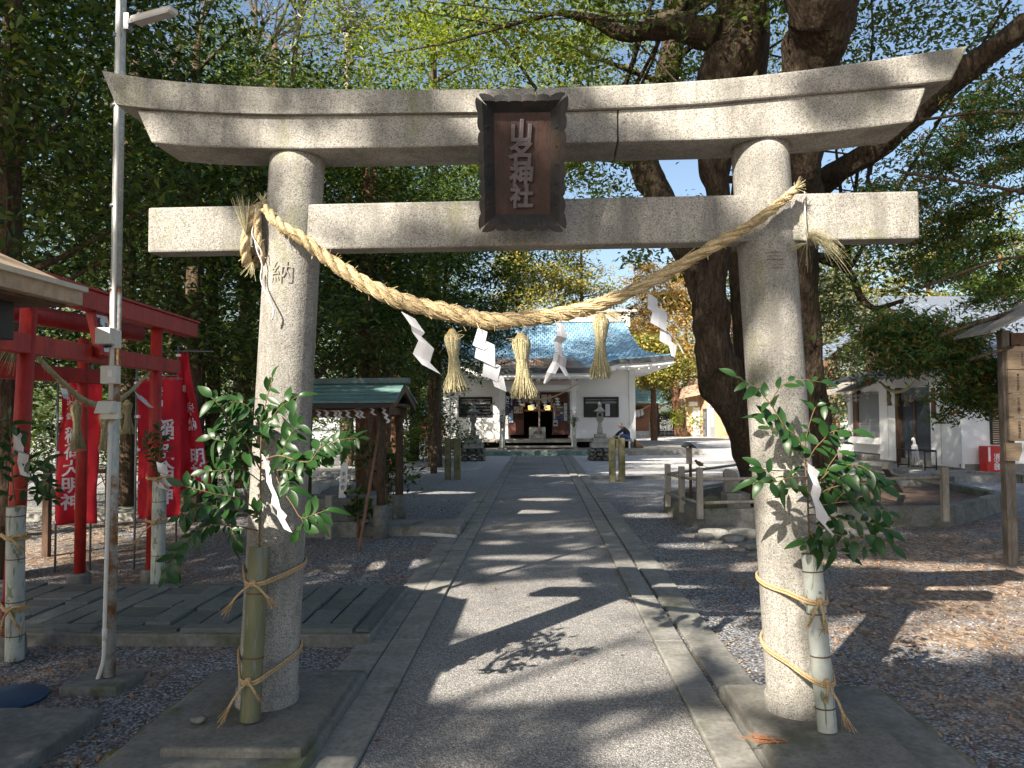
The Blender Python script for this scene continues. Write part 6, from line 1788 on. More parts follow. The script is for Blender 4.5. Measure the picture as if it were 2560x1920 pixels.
rail(Vector((3.35, 10.9, .62)), ap(2363, 1192, q4[0].y), 0)
rail(ap(2180, 1178, 12.5), ap(2363, 1210, q4[0].y), 0)
for px, py, s_ in ((1785, 1340, .22), (1830, 1352, .17), (1865, 1345, .25), (1800, 1372, .12), (1845, 1378, .10), (1885, 1372, .2), (1760, 1345, .14), (1815, 1330, .2), (1880, 1390, .09), (1790, 1358, .1), (1855, 1332, .18)):
    p = gp(px, py); b = B(); b.rock((p.x, p.y, s_*.16), (s_, s_*.7, s_*.34), int(px), 2)
    RKL = {1785: 'broad flat mossy rock under the front corner of the tree bed', 1830: 'mossy rock in the middle of the heap under the tree bed', 1865: 'largest mossy rock, beside the right granite pillar', 1800: 'small loose rock in front of the rock heap', 1845: 'dark small rock lying apart on the gravel before the heap', 1885: 'mossy rock half hidden behind the right granite pillar', 1760: 'mossy rock at the left end of the heap', 1815: 'flat rock wedged right against the bed kerb', 1880: 'small rock nearest the right granite pillar foot', 1790: 'small rock between the corner rock and the loose one', 1855: 'rock touching the kerb near the granite pillar'}
    tag(b.build('rock', ROCK, base=p, sub=1), RKL[px], 'rock', 'broken rocks at the tree bed')
ms = thing('stone_monument', 'upright engraved stone tablet on a block inside the tree bed', 'monument', gp(1822, 1268, .16))
z3 = lambda x, y, Y: ap(1600+x*.3014, 1000+y*.3014, Y)
Ym = 11.55
b = B(); a, c = z3(705, 770, Ym), z3(905, 910, Ym); b.cub(a.x, c.x, Ym-.1, Ym+.25, .1, a.z); b.build('block', STONE, ms, True, bevel=.015)
b = B(); b.prism([(z3(690, 0, Ym).x, a.z+.005), (z3(700, 590, Ym).x, z3(0, 590, Ym).z-.02), (z3(730, 575, Ym).x, z3(0, 575, Ym).z), (z3(790, 590, Ym).x, z3(0, 590, Ym).z), (z3(825, 640, Ym).x, z3(0, 640, Ym).z), (z3(825, 770, Ym).x, a.z+.005)], Ym, Ym+.12); b.build('tablet', STONE, ms, True, bevel=.015)
lettering('御\n神\n木', .11, CARVE, ms, z3(745, 690, Ym-.002)-ms.location, line=.95)
b = B(); p = z3(585, 880, 11.3); b.rock((p.x, 11.3, .28), (.17, .14, .13), 8, 2); tag(b.build('rock', ROUGHSTONE, base=(p.x, 11.3, .16), sub=1), 'greenish round rock inside the railed tree bed', 'rock')
rs = thing('roofed_sign', 'small wooden sign post with a little gabled roof inside the tree bed', 'sign', gp(1722, 1255, .16))
Yr = rs.location.y
a, c = z3(408, 520, Yr), z3(432, 840, Yr); b = B(); b.cub(a.x, c.x, Yr-.03, Yr+.03, .1, z3(0, 370, Yr).z); b.build('post', DWOOD, rs, True)
a, c = z3(383, 395, Yr-.05), z3(418, 530, Yr-.05); b = B(); b.cub(a.x, c.x+.03, Yr-.055, Yr-.032, c.z, a.z); b.build('board', GWOOD, rs, True)
a, m_, c = z3(360, 380, Yr), z3(402, 352, Yr), z3(445, 385, Yr); b = B(); b.prism([(a.x, a.z), (m_.x, m_.z), (c.x, c.z), (c.x, c.z-.025), (m_.x, m_.z-.03), (a.x, a.z-.025)], Yr-.2, Yr+.2); b.build('roof', surf('dark_grey_roof', (.07, .075, .08), (.13, .14, .145), 5, .7), rs, True)
# bird on the post
bd = q3[0]; bt = q3[1]
brd = thing('bird', 'small dark bird perched on the front corner post of the tree bed', 'bird', (bd.x, bd.y, bt))
b = B(); b.lathe([(.004, -.065), (.022, -.045), (.033, -.01), (.032, .02), (.018, .045), (.004, .055)], 12)
R_ = Matrix.Rotation(math.radians(-62), 3, 'Y'); b.v = [tuple(R_ @ Vector(p)+Vector((.0, 0, .055))) for p in b.v]; b.build('body', flat('brown_feather', (.09, .055, .035), .8), brd, sub=1)
b = B(); b.rock((-.045, 0, .092), (.021, .019, .02), 3, 2); b.build('head', flat('dark_feather', (.05, .04, .035), .8), brd, sub=1)
b = B(); b.tube([(-.062, 0, .090), (-.078, 0, .086)], [.005, .001], 6); b.build('beak', BLACK, brd)
b = B(); b.beam((.04, 0, .04), (.115, 0, .0), .022, .006); b.build('tail', DWOOD, brd)
for sy in (-1, 1):
    b = B(); b.tube([(.0, sy*.010, .035), (-.004, sy*.011, 0)], .0025, 5); b.build('leg', BLACK, brd)
    b = B(); b.rock((.01, sy*.028, .055), (.045, .006, .02), 3, 1); b.build('wing', DWOOD, brd)

# ------------------------------------------------------------------ shrine office on the right
off = thing('shrine_office', 'white walled shrine office with blue grey tiled roof at the right edge', 'office building', (10.5, 19.4, 0))
zo = lambda x, y: (1900+x*.33759, 660+y*.33759)
BX, BY = 10.42, 19.4
ud = Vector((-.095, .9955, 0)); vd = Vector((.9955, .095, 0))   # along the west wall going back, along the south wall going right
def on_w(px, py):
    """point on the west wall seen at a photo pixel -> (s, z)"""
    d = ray(px, py); n = Vector((ud.y, -ud.x, 0)); t = (n.x*BX+n.y*BY)/(n.x*d[0]+n.y*d[1]); p = Vector((d[0]*t, d[1]*t, CAM_H+d[2]*t))
    return (p-Vector((BX, BY, 0))).dot(ud), p.z
def on_s(px, py):
    d = ray(px, py); n = Vector((vd.y, -vd.x, 0)); t = (n.x*BX+n.y*BY)/(n.x*d[0]+n.y*d[1]); p = Vector((d[0]*t, d[1]*t, CAM_H+d[2]*t))
    return (p-Vector((BX, BY, 0))).dot(vd), p.z
def L2W(s, v, z): return Vector((BX, BY, 0))+ud*s+vd*v+Vector((0, 0, z))
def obx(nm, s0, s1, v0, v1, z0, z1, mat, bevel=0.0, par=None):
    b = B(); b.add([L2W(s, v, z) for z in (z0, z1) for v in (v0, v1) for s in (s0, s1)], [(0, 1, 3, 2), (4, 6, 7, 5), (0, 4, 5, 1), (2, 3, 7, 6), (0, 2, 6, 4), (1, 5, 7, 3)])
    return b.build(nm, mat, par or off, True, bevel=bevel)
sB = on_w(*zo(890, 1400))[0]          # back end of the door part
ZT = 2.75
obx('plinth', -1.5, 8, -1.2, 8, -.03, .13, CONC, .01)
obx('foundation', 0.02, 7.5, .02, 8, .13, .30, CONC)
obx('south_wall', 0, .15, 0, 7.0, .30, ZT, PLASTER)
ds0, dz0 = on_w(*zo(1255, 905)); ds1, dz1 = on_w(*zo(1015, 1500))
obx('west_wall', .152, ds0, 0, .15, .2, ZT, PLASTER); obx('west_wall', ds1, sB, 0, .15, .2, ZT, PLASTER); obx('west_wall', ds0, ds1, 0, .15, dz0, ZT, PLASTER)
obx('door_frame', ds1-.16, ds1-.002, -.02, .12, .16, dz0, DWOOD); 
obx('door', ds0+.02, ds1-.17, .07, .11, .16, dz0-.38, GLASSD); obx('transom_glass', ds0+.02, ds1-.17, .07, .10, dz0-.34, dz0-.01, flat('sky_glass', (.20, .24, .30), .15, 0, .6))
obx('door_rail', ds0, ds1-.17, .05, .12, dz0-.38, dz0-.34, DWOOD)
obx('door_stile', (ds0+ds1)/2-.05, (ds0+ds1)/2+.02, .045, .07, .16, dz0-.38, DWOOD)
for x0_, y0_, x1_, y1_ in ((1270, 920, 1305, 1140), (945, 905, 965, 1030)):
    s0_, za = on_w(*zo(x0_, y0_)); s1_, zb_ = on_w(*zo(x1_, y1_)); obx('wall_plaque', min(s0_, s1_), max(s0_, s1_), -.035, -.002, zb_, za, DWOOD)
for x in (1150*0+950, 1340):
    s0_, _ = on_w(*zo(x, 1200)); obx('panel_joint', s0_-.006, s0_+.006, -.006, -.001, .25, ZT-.1, SHADE)
# back bay with shutters
s2, z2t = on_w(*zo(720, 965)); s3, z3t = on_w(*zo(890, 965)); sE, _ = on_w(*zo(615, 965))
_, wzb = on_w(*zo(800, 1278)); _, wzt = on_w(*zo(800, 955))
obx('bay_wall', sB+.002, 5.9, .12, .27, .35, ZT, PLASTER)
S2 = on_w(*zo(722, 1100))[0]; S1_ = sB+.06
bx = obx('shutter_window', S1_, S2, .05, .115, wzb, wzt, SHADE)
nsl = 22
for half in (0, 1):
    a_, c_ = (S1_+.03, (S1_+S2)/2-.02) if half == 0 else ((S1_+S2)/2+.02, S2-.03)
    for k in range(nsl):
        z = wzb+.04+(wzt-wzb-.08)*k/nsl
        b = B(); b.add([L2W(s, v, zz) for s in (a_, c_) for v, zz in ((.03, z), (.046, z+.03), (.048, z+.03), (.048, z))], [(0, 1, 5, 4), (1, 2, 6, 5), (0, 3, 2, 1), (4, 5, 6, 7)]); b.build('shutter_slat', SHADE, bx, True)
obx('bay_post', S2+.01, S2+.30, .0, .115, wzb-.05, wzt+.1, DWOOD)
obx('side_screen', S2+.31, 5.6, .06, .115, wzb+.02, wzt, flat('pale_screen', (.55, .54, .55), .7))
obx('sill', S1_-.02, S2+.2, -.14, .10, wzb-.22, wzb-.02, WHITE, .01)
b = B(); b.add([L2W(s, v, z) for s in (sB+.1, 6.1) for v, z in ((-.75, wzt+.02), (.1, wzt+.42), (.1, wzt+.36), (-.75, wzt-.03))], [(0, 1, 5, 4), (1, 2, 6, 5), (2, 3, 7, 6), (3, 0, 4, 7), (0, 3, 2, 1), (4, 5, 6, 7)]); b.build('window_awning', GWOOD, off, True)
za = on_w(*zo(1000, 835))[1]
b = B(); b.add([L2W(s, v, z) for s in (ds0-.5, sB+1.0) for v, z in ((-.95, za-.05), (.0, za+.22), (.0, za+.14), (-.95, za-.11))], [(0, 1, 5, 4), (1, 2, 6, 5), (2, 3, 7, 6), (3, 0, 4, 7), (0, 3, 2, 1), (4, 5, 6, 7)]); b.build('door_awning', DEAVE, off, True)
# south window with dark shutter
v0_, zt_ = on_s(*zo(1690, 895)); v1_, zb_ = on_s(*zo(1830, 1335))
sw = obx('dark_window', -.05, -.003, v0_, v1_, zb_, zt_, BLACK)
for k in range(26):
    z = zb_+.03+(zt_-zb_-.06)*k/26
    b = B(); b.add([L2W(s, v, zz) for v in (v0_+.04, v1_-.04) for s, zz in ((-.075, z), (-.053, z+.03), (-.052, z))], [(0, 1, 4, 3), (0, 2, 1), (3, 4, 5), (0, 3, 5, 2)]); b.build('slat', BROWNMETAL, sw, True)
obx('corner_trim', -.012, .05, -.012, .05, .2, ZT, WHITE)
# roof: tiled south slope, row by row, plus small west gables
KAW = NT('glazed_roof_tile')
c_ = KAW.ramp(KAW.islands(), [(0, (.13, .155, .195)), (1, (.22, .25, .30))]); KAW = KAW.done(c_, .32, None, .1)
def tiled(nm, P00, P10, P01, P11, nr, nc):
    """P00-P10 ridge edge, P01-P11 eave edge; wavy tiles stepping down"""
    b = B(); cnt = 0
    nrm = (P10-P00).cross(P01-P00).normalized(); nrm = nrm if nrm.z > 0 else -nrm
    for i in range(nr):
        f0, f1 = i/nr, (i+1)/nr
        for j in range(nc):
            g0, g1 = j/nc, (j+1)/nc
            def Q(g, f): return P00.lerp(P10, g).lerp(P01.lerp(P11, g), f)
            R0, R1 = [], []
            for k in range(5):
                g = g0+(g1-g0)*k/4; h = .045*(.5+.5*math.cos(2*PI*k/4))
                R0.append(Q(g, f0)+nrm*h); R1.append(Q(g, f1)+nrm*(h+.035))
            R2 = [p-nrm*.035 for p in R1]
            if nm == 'roof_tiles' and i >= nr-14 and j < 21:
                q_ = B(); q_.grid([R0, R1, R2], s=False); q_.build('tile', KAW, off, True)
            else: b.grid([R0, R1, R2], s=False)
    o = b.build(nm, KAW, off, True); o['kind'] = 'stuff'; return o
def RP(s, v, z): return L2W(s, v, z)
ridge_z = 5.0
tiled('roof_tiles', RP(5.2, 1.0, ridge_z), RP(5.2, 8, ridge_z), RP(-1.0, -.75, 2.72), RP(-1.0, 8, 2.72), 22, 30)
b = B(); b.add([RP(5.2, 1.0, ridge_z-.06), RP(5.2, 8, ridge_z-.06), RP(-1.0, 8, 2.66), RP(-1.0, -.75, 2.66)], [(0, 1, 2, 3)]); b.build('roof_deck', DWOOD, off, True)
b = B(); b.beam(RP(5.2, .9, ridge_z+.1), RP(5.2, 8, ridge_z+.1), .28, .3); b.build('ridge', KAW, off, True, bevel=.03)
b = B(); b.beam(RP(5.3, .92, ridge_z-.15), RP(-1.05, -.83, 2.58), .06, .22); b.build('barge_board', DWOOD, off, True)
b = B(); b.beam(RP(-1.03, -.8, 2.60), RP(-1.03, 8, 2.60), .05, .16); b.build('eave_board', DWOOD, off, True)
tiled('back_roof_tiles', RP(7.6, 1.0, 4.3), RP(5.4, 1.0, 4.6), RP(7.2, -1.1, 3.15), RP(5.0, -1.0, 3.2), 9, 8)
b = B(); b.beam(RP(7.3, -1.12, 3.06), RP(4.9, -1.02, 3.10), .05, .14); b.build('back_eave_board', BWOOD, off, True)
b = B(); b.add([RP(.16, .08, ZT), RP(4.9, .08, ZT), RP(4.9, 1.0, 4.7), RP(.16, .5, 2.9)], [(0, 1, 2, 3)]); b.build('gable_wall', DWOOD, off, True)
# things at the office door
rb = thing('fire_hose_box', 'red fire equipment box with white lettering against the office wall', 'fire box', L2W(-.25, on_s(*zo(1650, 1500))[0], .16))
v0_, zt_ = on_s(*zo(1595, 1345)); v1_, zb_ = on_s(*zo(1705, 1530))
REDB = surf('red_box_paint', (.42, .018, .022), (.50, .03, .03), 3, .4, .1)
bo = obx('box', -.42, -.12, v0_, v1_, zb_, zt_, REDB, .012, rb)
obx('foot', -.46, -.1, v0_-.12, v1_+.12, .13, zb_-.003, CONC, .008, rb)
ax = vd
for ch_, f, sz_ in (('消', .58, .16), ('火', .38, .16), ('器', .18, .16)):
    o_ = L2W(-.424, v0_+(v1_-v0_)*.66, zb_+(zt_-zb_)*f)
    lettering(ch_, sz_, WHITEINK, rb, None, fn=lambda co, o_=o_: o_-rb.location+vd*co.x+Vector((0, 0, co.y)), bold=.002)
obx('white_label', -.425, -.421, v0_+.03, v0_+.08, zb_+.25, zb_+.60, WHITE, 0, rb)
us = thing('umbrella_stand', 'black pipe umbrella stand outside the office door', 'umbrella stand', L2W(1.0, -.55, .13))
def pipe(P_, nm='frame', r=.016): b = B(); b.tube(P_, r, 8); b.build(nm, BLACK, us, True)
sa, sb_ = on_w(*zo(1375, 1540))[0]-.1, on_w(*zo(1185, 1540))[0]
sa, sb_ = .35, 1.55
for v in (-.75, -.45):
    pipe([L2W(sa, v, .13), L2W(sa, v, .62), L2W(sb_, v, .62), L2W(sb_, v, .13)])
for s in (sa, (sa+sb_)/2, sb_): pipe([L2W(s, -.75, .60), L2W(s, -.45, .60)], 'cross_pipe'); pipe([L2W(s, -.75, .2), L2W(s, -.45, .2)], 'cross_pipe')
for k, (s, tilt) in enumerate(((.95, .10), (1.12, -.06), (.80, .22))):
    p = L2W(s, -.6, .20); um = thing('umbrella', ('folded white umbrella in the stand, middle one', 'folded clear umbrella in the stand with hook uppermost', 'folded pale umbrella leaning over the stand')[k], 'umbrella', p, 0, 'umbrellas in the stand')
    e = ud*tilt+Vector((0, 0, .72)); b = B(); b.tube([e*.0, e*.12, e*.4, e*.72, e*.78], [.008, .015, .032, .045, .010], 10, jit=.25); b.build('canopy', PAPER, um)
    b = B(); b.tube([e*.76, e*.95, e*1.0+ud*.03, e*.96+ud*.07, e*.90+ud*.075], .010, 6); b.build('handle', WHITE, um)
r6 = thing('straw_rope', 'small greenish straw rope with tassels over the office door', 'straw rope', L2W(1.4, -.2, 2.2))
def ow(x, y, v=-.25):
    s, z = on_w(*zo(x, y)); return L2W(s, v, z)
rope_parts(r6, [ow(950, 870), ow(1010, 925), ow(1080, 945), ow(1150, 925), ow(1210, 865)], [.02, .05, .06, .05, .02], 7, STRAWG, 50, 60)
for x, y, lab in ((1020, 960, 'left green straw tassel over the office door'), (1078, 965, 'middle green straw tassel over the office door'), (1150, 960, 'right straw tassel over the office door')):
    p = ow(x, y); tassel(lab, p, .34, .055, 'straw tassels over the office door', 30, mat=STRAWG)
qo = lambda x, y, Y: ap(*zo(x, y), Y)
for x, y, lab in ((1110, 960, 'paper streamer left of the right tassel over the office door'), (1165, 920, 'paper streamer at the right end of the office door rope')):
    p = ow(x, y); small_shide(x, y, .22, .02, lab, p.y-.05, 'paper streamers at the office door', .09, 4, qo)
r7 = thing('straw_rope', 'thin cord with paper strips under the office window awning', 'straw rope', L2W(4, -.5, 2))
rope_parts(r7, [ow(600, 940, -.7), ow(680, 955, -.7), ow(780, 945, -.7), ow(890, 930, -.7)], [.012]*4, 20, TWINE, 40, 0)
for x, y, lab in ((640, 960, 'left paper streamer under the office window awning'), (708, 955, 'middle paper streamer under the office window awning'), (788, 940, 'right paper streamer under the office window awning')):
    p = ow(x, y, -.72); small_shide(x, y, .32, .02, lab, p.y, 'paper streamers under the office awning', .12, 5, qo)
mb = thing('notice_stand', 'grey boxed notice stand on a black post before the office', 'notice stand', (gp(2092, 1140).x, gp(2092, 1140).y, 0))
p = ap(*zo(545, 1230), mb.location.y); b = B(); b.beam(p+Vector((-.32, 0, .02)), p+Vector((.32, 0, .02)), .30, .10); b.build('box', STEEL, mb, True, bevel=.01)
b = B(); b.cub(-.05, .05, -.05, .05, -.02, p.z-.05); b.build('post', BLACK, mb)
b = B(); b.beam(p+Vector((-.3, -.05, .085)), p+Vector((.3, -.05, .085)), .3, .02); b.build('lid', PLASTIC, mb, True)
# kerb in front of the office
b = B()
for i in range(7): b.add([], [])
k0 = [gp(2240, 1212), gp(2330, 1196), gp(2420, 1196), gp(2560, 1207), gp(2700, 1216)]
okb = thing('low_stone_kerb', 'low curved stone kerb on the gravel before the office', 'kerb', k0[2])
for i in range(len(k0)-1):
    b = B(); p, q = Vector((k0[i].x, k0[i].y, .09)), Vector((k0[i+1].x, k0[i+1].y, .09)); b.beam(p, q, .2, .2); b.build('kerb_stone', CONC, okb, True, bevel=.015)

# ------------------------------------------------------------------ notice board at the right edge
POSTW = surf('weathered_post', (.07, .06, .05), (.15, .13, .11), 5, .8, .35, stretch=(4, 4, .6))
sb = gp(2528, 1412); nbd = thing('notice_board', 'wooden notice board of four planks with black writing under a small roof', 'notice board', (sb.x, sb.y, 0))
Yb = sb.y; zb7 = lambda x, y, Y: ap(2380+x*.25316, 800+y*.25316, Y)
xl = zb7(528, 0, Yb-.07).x; xr = xl+1.30
for nm, x in (('post', sb.x), ('post', sb.x+1.0)):
    b = B(); b.cub(x-.05, x+.05, Yb-.045, Yb+.055, -.05, zb7(0, 110, Yb).z); b.build(nm, POSTW, nbd, True, bevel=.006)
ys = [262, 495, 728, 962, 1200]
TXT = ['初宮詣七五三詣\n御祈祷御案内', '一金五千円也\n交通安全家内安全\n厄除祈願', '地鎮祭出張祭典\n一月一日元旦祭', '平成十年奉納\n氏子総代世話人']
for i in range(4):
    za, zb_ = zb7(0, ys[i], Yb-.07).z, zb7(0, ys[i+1], Yb-.07).z
    b = B(); b.cub(xl, xr, Yb-.085, Yb-.05, zb_+.003, za-.003); b.build('plank', TANWOOD, nbd, True, bevel=.004)
    h = za-zb_
    cols = [list('一金壱万円也'), list('御祈祷料一式'), list('家内安全祈願'), list('交通安全祈願'), list('七五三詣り'), list('初宮詣御祈祷'), list('厄除開運祈願'), list('氏子総代会')]
    for k in range(9):
        ch_ = cols[(k*3+i*2) % 8]; x = xl+.10+k*(.14 if i != 3 else .17)+(.05 if i == 0 else 0)
        if x > xr-.06: break
        n = len(ch_); sz_ = h*.80/n/1.0*(.9 if i else .8)
        lettering('\n'.join(ch_), sz_, INK, nbd, Vector((x, Yb-.0865, (za+zb_)/2-.01))-nbd.location, line=1.0, bold=sz_*.02, res=1)
za = zb7(0, 118, Yb).z
b = B(); x0_ = zb7(385, 130, Yb-.38).x; xm = sb.x+.5
b.prism([(x0_, za-.03), (xm, za+.40), (xm*2-x0_, za-.03), (xm*2-x0_, za-.055), (xm, za+.36), (x0_, za-.055)], Yb-.38, Yb+.32); b.build('roof', surf('grey_board_roof', (.15, .14, .13), (.27, .26, .24), 3, .8, .3, stretch=(.5, 5, 5)), nbd, True)
b = B(); b.cub(xl+.05, xr-.05, Yb-.045, Yb+.05, zb7(0, 262, Yb).z-.02, za-.02); b.build('head_board', DWOOD, nbd, True)
a, c = zb7(528, 1205, Yb-.08), zb7(590, 1390, Yb-.08); b = B(); b.cub(a.x, a.x+.16, Yb-.09, Yb-.05, c.z, a.z-.01); b.build('lower_plank', TANWOOD, nbd, True)
b = B(); p = zb7(700, 1330, Yb-.1); b.prism([(p.x-.05, p.z-.09), (p.x+.02, p.z+.10), (p.x+.12, p.z+.02), (p.x+.1, p.z-.1)], Yb-.1, Yb-.095); tag(b.build('paper_slip', PAPER, base=p), 'white folded paper hanging under the notice board planks', 'paper')
# ------------------------------------------------------------------ camphor tree with several trunks in the bed
def tr(L, d0, d1=None):
    d1 = d1 or d0; n = len(L); P_, R_ = [], []
    for i, (x, y, r) in enumerate(L):
        d = d0+(d1-d0)*i/(n-1); v = ap(x, y, d); P_.append(v); R_.append(r*d/FPX)
    return P_, R_
TB = gp(1915, 1262); TB = Vector((TB.x, 12.3, 0))
T1 = tr([(1908, 1300, 62), (1898, 1230, 44), (1885, 1150, 40), (1856, 1060, 46), (1812, 965, 54), (1790, 905, 52), (1782, 830, 43), (1776, 755, 44), (1790, 690, 27), (1799, 600, 23), (1796, 500, 28), (1788, 420, 38), (1800, 330, 48), (1796, 200, 55), (1850, 110, 62), (1850, -40, 60), (1840, -250, 55)], 12.3, 10.6)
T2 = tr([(2075, 1330, 60), (2040, 1130, 50), (2020, 1000, 44), (2005, 800, 42), (2002, 620, 42), (2005, 480, 45), (2010, 380, 50), (2025, 180, 62), (2050, 60, 84), (2060, -40, 88), (2100, -300, 70)], 12.6, 9.5)
T3 = tr([(1905, 1290, 50), (1880, 1000, 30), (1866, 850, 30), (1850, 720, 26), (1850, 600, 26), (1862, 400, 30), (1880, 200, 34), (1890, -100, 32)], 12.8, 12.4)
T4 = tr([(1775, 790, 36), (1752, 715, 34), (1715, 620, 33), (1668, 530, 33), (1628, 450, 36), (1606, 395, 34), (1640, 280, 34), (1668, 180, 32), (1690, 60, 30), (1680, -120, 28)], 12.2, 13.4)
T5 = tr([(2020, 490, 34), (2070, 445, 30), (2120, 415, 30), (2200, 365, 26), (2280, 300, 26), (2370, 215, 28), (2460, 140, 30), (2560, 70, 30), (2700, -30, 26)], 12.0, 9.6)
T6 = tr([(1800, 85, 42), (1730, 75, 38), (1680, 62, 34), (1620, 75, 26), (1560, 85, 18), (1480, 50, 14), (1400, 30, 9)], 10.8, 11.8)
T7 = tr([(1640, 420, 18), (1560, 400, 15), (1480, 385, 14), (1430, 410, 14), (1390, 440, 10)], 12.8, 13.6)
T8 = tr([(2035, 640, 12), (2090, 660, 10), (2130, 690, 9), (2150, 740, 8), (2190, 770, 7), (2260, 750, 4)], 12.4, 11.6)
crC = [(1.8, 12.5, 9.6, 2.6, 2.6, 1.6), (5.5, 12.0, 9.8, 3.0, 3.0, 2.0), (2.8, 8.6, 10.5, 3.2, 2.6, 1.8), (-.6, 13.6, 9.8, 2.2, 2.4, 1.6), (7.5, 9.2, 9.5, 2.6, 3.0, 2.0), (4.0, 15.5, 8.5, 2.8, 2.2, 1.8), (6.4, 13.5, 6.0, 1.9, 2.2, 1.6), (-1.2, 12.6, 7.7, 1.7, 1.5, .9), (.9, 12.3, 7.6, 1.5, 1.5, .9), (-2.8, 13.6, 8.4, 1.3, 1.2, .9)]
tree('camphor_tree', 'great camphor tree with several dark gnarled trunks in the railed bed', 'tree', TB, [T1, T2, T3, T4, T5, T6, T7, T8], crC, 150, 190, .85, .11, F_CAMP, BARK_C, 21, limbs=46, lr=.06, jit=.16, shell=.2, tn=16)
CC, P = crown_points([(-1.3, 12.6, 7.9, 1.9, 1.6, 1.0), (.9, 12.3, 7.8, 1.7, 1.6, 1.0), (2.6, 13.6, 7.2, 1.2, 1.2, .9), (-3.0, 13.8, 8.7, 1.4, 1.2, 1.0), (.2, 13.6, 9.3, 2.6, 1.6, .8), (1.0, 14.2, 5.4, .9, .9, .5), (2.9, 14.4, 5.0, .7, .7, .6)], 150, 110, .55, 77, .6, .1)
P = P[keep_lit(P)]
camph = [o for o in bpy.data.objects if o.name == 'camphor_tree'][0]
foliage('crown', P-np.array(TB), .10, F_LIME, camph, 78); TRI[0] += 2*len(P)  # outer camphor leaves in a brighter green, the sunlight put into their colour
qs = np.random.default_rng(19); PP = []
for n_, x0, x1, y0, y1, d0, d1, sg in ((46, 2080, 2600, -30, 260, 10.5, 12.5, .30), (30, 1500, 1990, -60, 60, 10.0, 11.5, .28), (16, 1410, 1620, 375, 470, 12.4, 13.5, .20), (12, 1540, 1750, 590, 790, 12.0, 13.0, .15), (34, 2040, 2330, 540, 860, 11.3, 12.6, .22), (14, 1640, 1760, 100, 340, 12.4, 13.4, .22)):
    for _ in range(n_):
        c = np.array(ap(qs.uniform(x0, x1), qs.uniform(y0, y1), qs.uniform(d0, d1))); PP.append(c+qs.normal(0, sg, (int(70*sg/.25), 3))*np.array([1, .8, .55]))
PP = np.concatenate(PP); PP = PP[keep_lit(PP)]; foliage('crown', PP-np.array(TB), .105, F_CAMP, camph, 79); TRI[0] += 2*len(PP)
# hanging leaf sprays in front of the sky, part of the same kind of foliage
def spray_tree(name, label, cat, base, trunks, pts3, per, csize, leaf, mat, bm_, seed, group=None, **k):
    """crown given as explicit clump centres"""
    base = Vector(base); t = thing(name, label, cat, base, 0, group)
    q = np.random.default_rng(seed); P = []
    for tp_, tr_ in trunks:
        n = max(10, len(tp_)*4); b = B(); b.tube(spline(tp_, n), lerpl(tr_, n), 9, jit=.12); b.build('trunk', bm_, t, True)
    for c in pts3:
        r = csize*q.uniform(.6, 1.3); n = int(per*q.uniform(.6, 1.3)*(r/csize)**2)
        v = q.normal(0, .5, (n, 3)); v[:, 2] *= k.get('flatten', .6); P.append(np.array(c)+v*r)
    P = np.concatenate(P); P = P[keep_lit(P)] if k.get('prune', True) else P
    foliage('crown', P-np.array(base), leaf, mat, t, seed, k.get('aspect', .42), k.get('up', .5), k.get('droop', 0.0))
    TRI[0] += 2*len(P)
    return t
q = np.random.default_rng(3)
def scatter_px(n, x0, x1, y0, y1, d0, d1, fn=None):
    out = []
    while len(out) < n:
        x, y = q.uniform(x0, x1), q.uniform(y0, y1)
        if fn is None or fn(x, y): out.append(tuple(ap(x, y, q.uniform(d0, d1))))
    return out
# cypress hanging in from the right, bluish green with rusty bits
def hin(x, y):
    f = (x-2060)/500
    lo = 150+ (1-f)*420; hi = 560+300*f
    return lo < y < hi and q.random() < .9
HP = scatter_px(210, 2080, 2860, 120, 860, 8.9, 10.6, hin)+scatter_px(34, 2190, 2470, 780, 950, 8.8, 9.4, lambda x, y: abs(y-(800+(x-2180)*.28)) < 55)+scatter_px(22, 2370, 2490, 900, 1030, 8.8, 9.2, lambda x, y: y < 1050-abs(x-2430)*.7)
HP += scatter_px(24, 2190, 2350, 815, 930, 8.9, 9.6)
# each spray spreads out along its own twig, hanging down and outwards
HP2 = []
for c in HP:
    dd = np.array([-.5+q.normal(0, .5), q.normal(0, .35), -.45+q.normal(0, .22)]); dd /= np.linalg.norm(dd)
    for k in range(4): HP2.append(tuple(np.array(c)+dd*(k-1.2)*.12))
HP = HP2
tr9 = tr([(3300, 1500, 80), (3280, 900, 70), (3250, 300, 60), (3230, -300, 45)], 9.5)
brs = [tr([(3260, 640, 20), (2900, 690, 9), (2700, 740, 9), (2500, 790, 6), (2350, 840, 3)], 9.3, 8.0), tr([(3260, 560, 18), (2800, 520, 7), (2500, 470, 4), (2250, 430, 4)], 9.3, 8.6), tr([(3250, 700, 18), (2800, 820, 7), (2600, 850, 4), (2420, 900, 4)], 9.3, 7.9), tr([(3255, 300, 18), (2800, 300, 7), (2500, 280, 4), (2300, 300, 4)], 9.3, 9.2), tr([(3260, 800, 18), (2800, 690, 7), (2560, 640, 4), (2300, 720, 4)], 9.3, 8.3)]
spray_tree('cypress_tree', 'cypress reaching in from the right with drooping blue green and rusty sprays', 'tree', (tr9[0][0].x, 9.5, 0), [tr9]+brs, HP, 62, .20, .085, F_HINO, BARK_D, 31, aspect=.26, droop=.5, flatten=.35, prune=False)

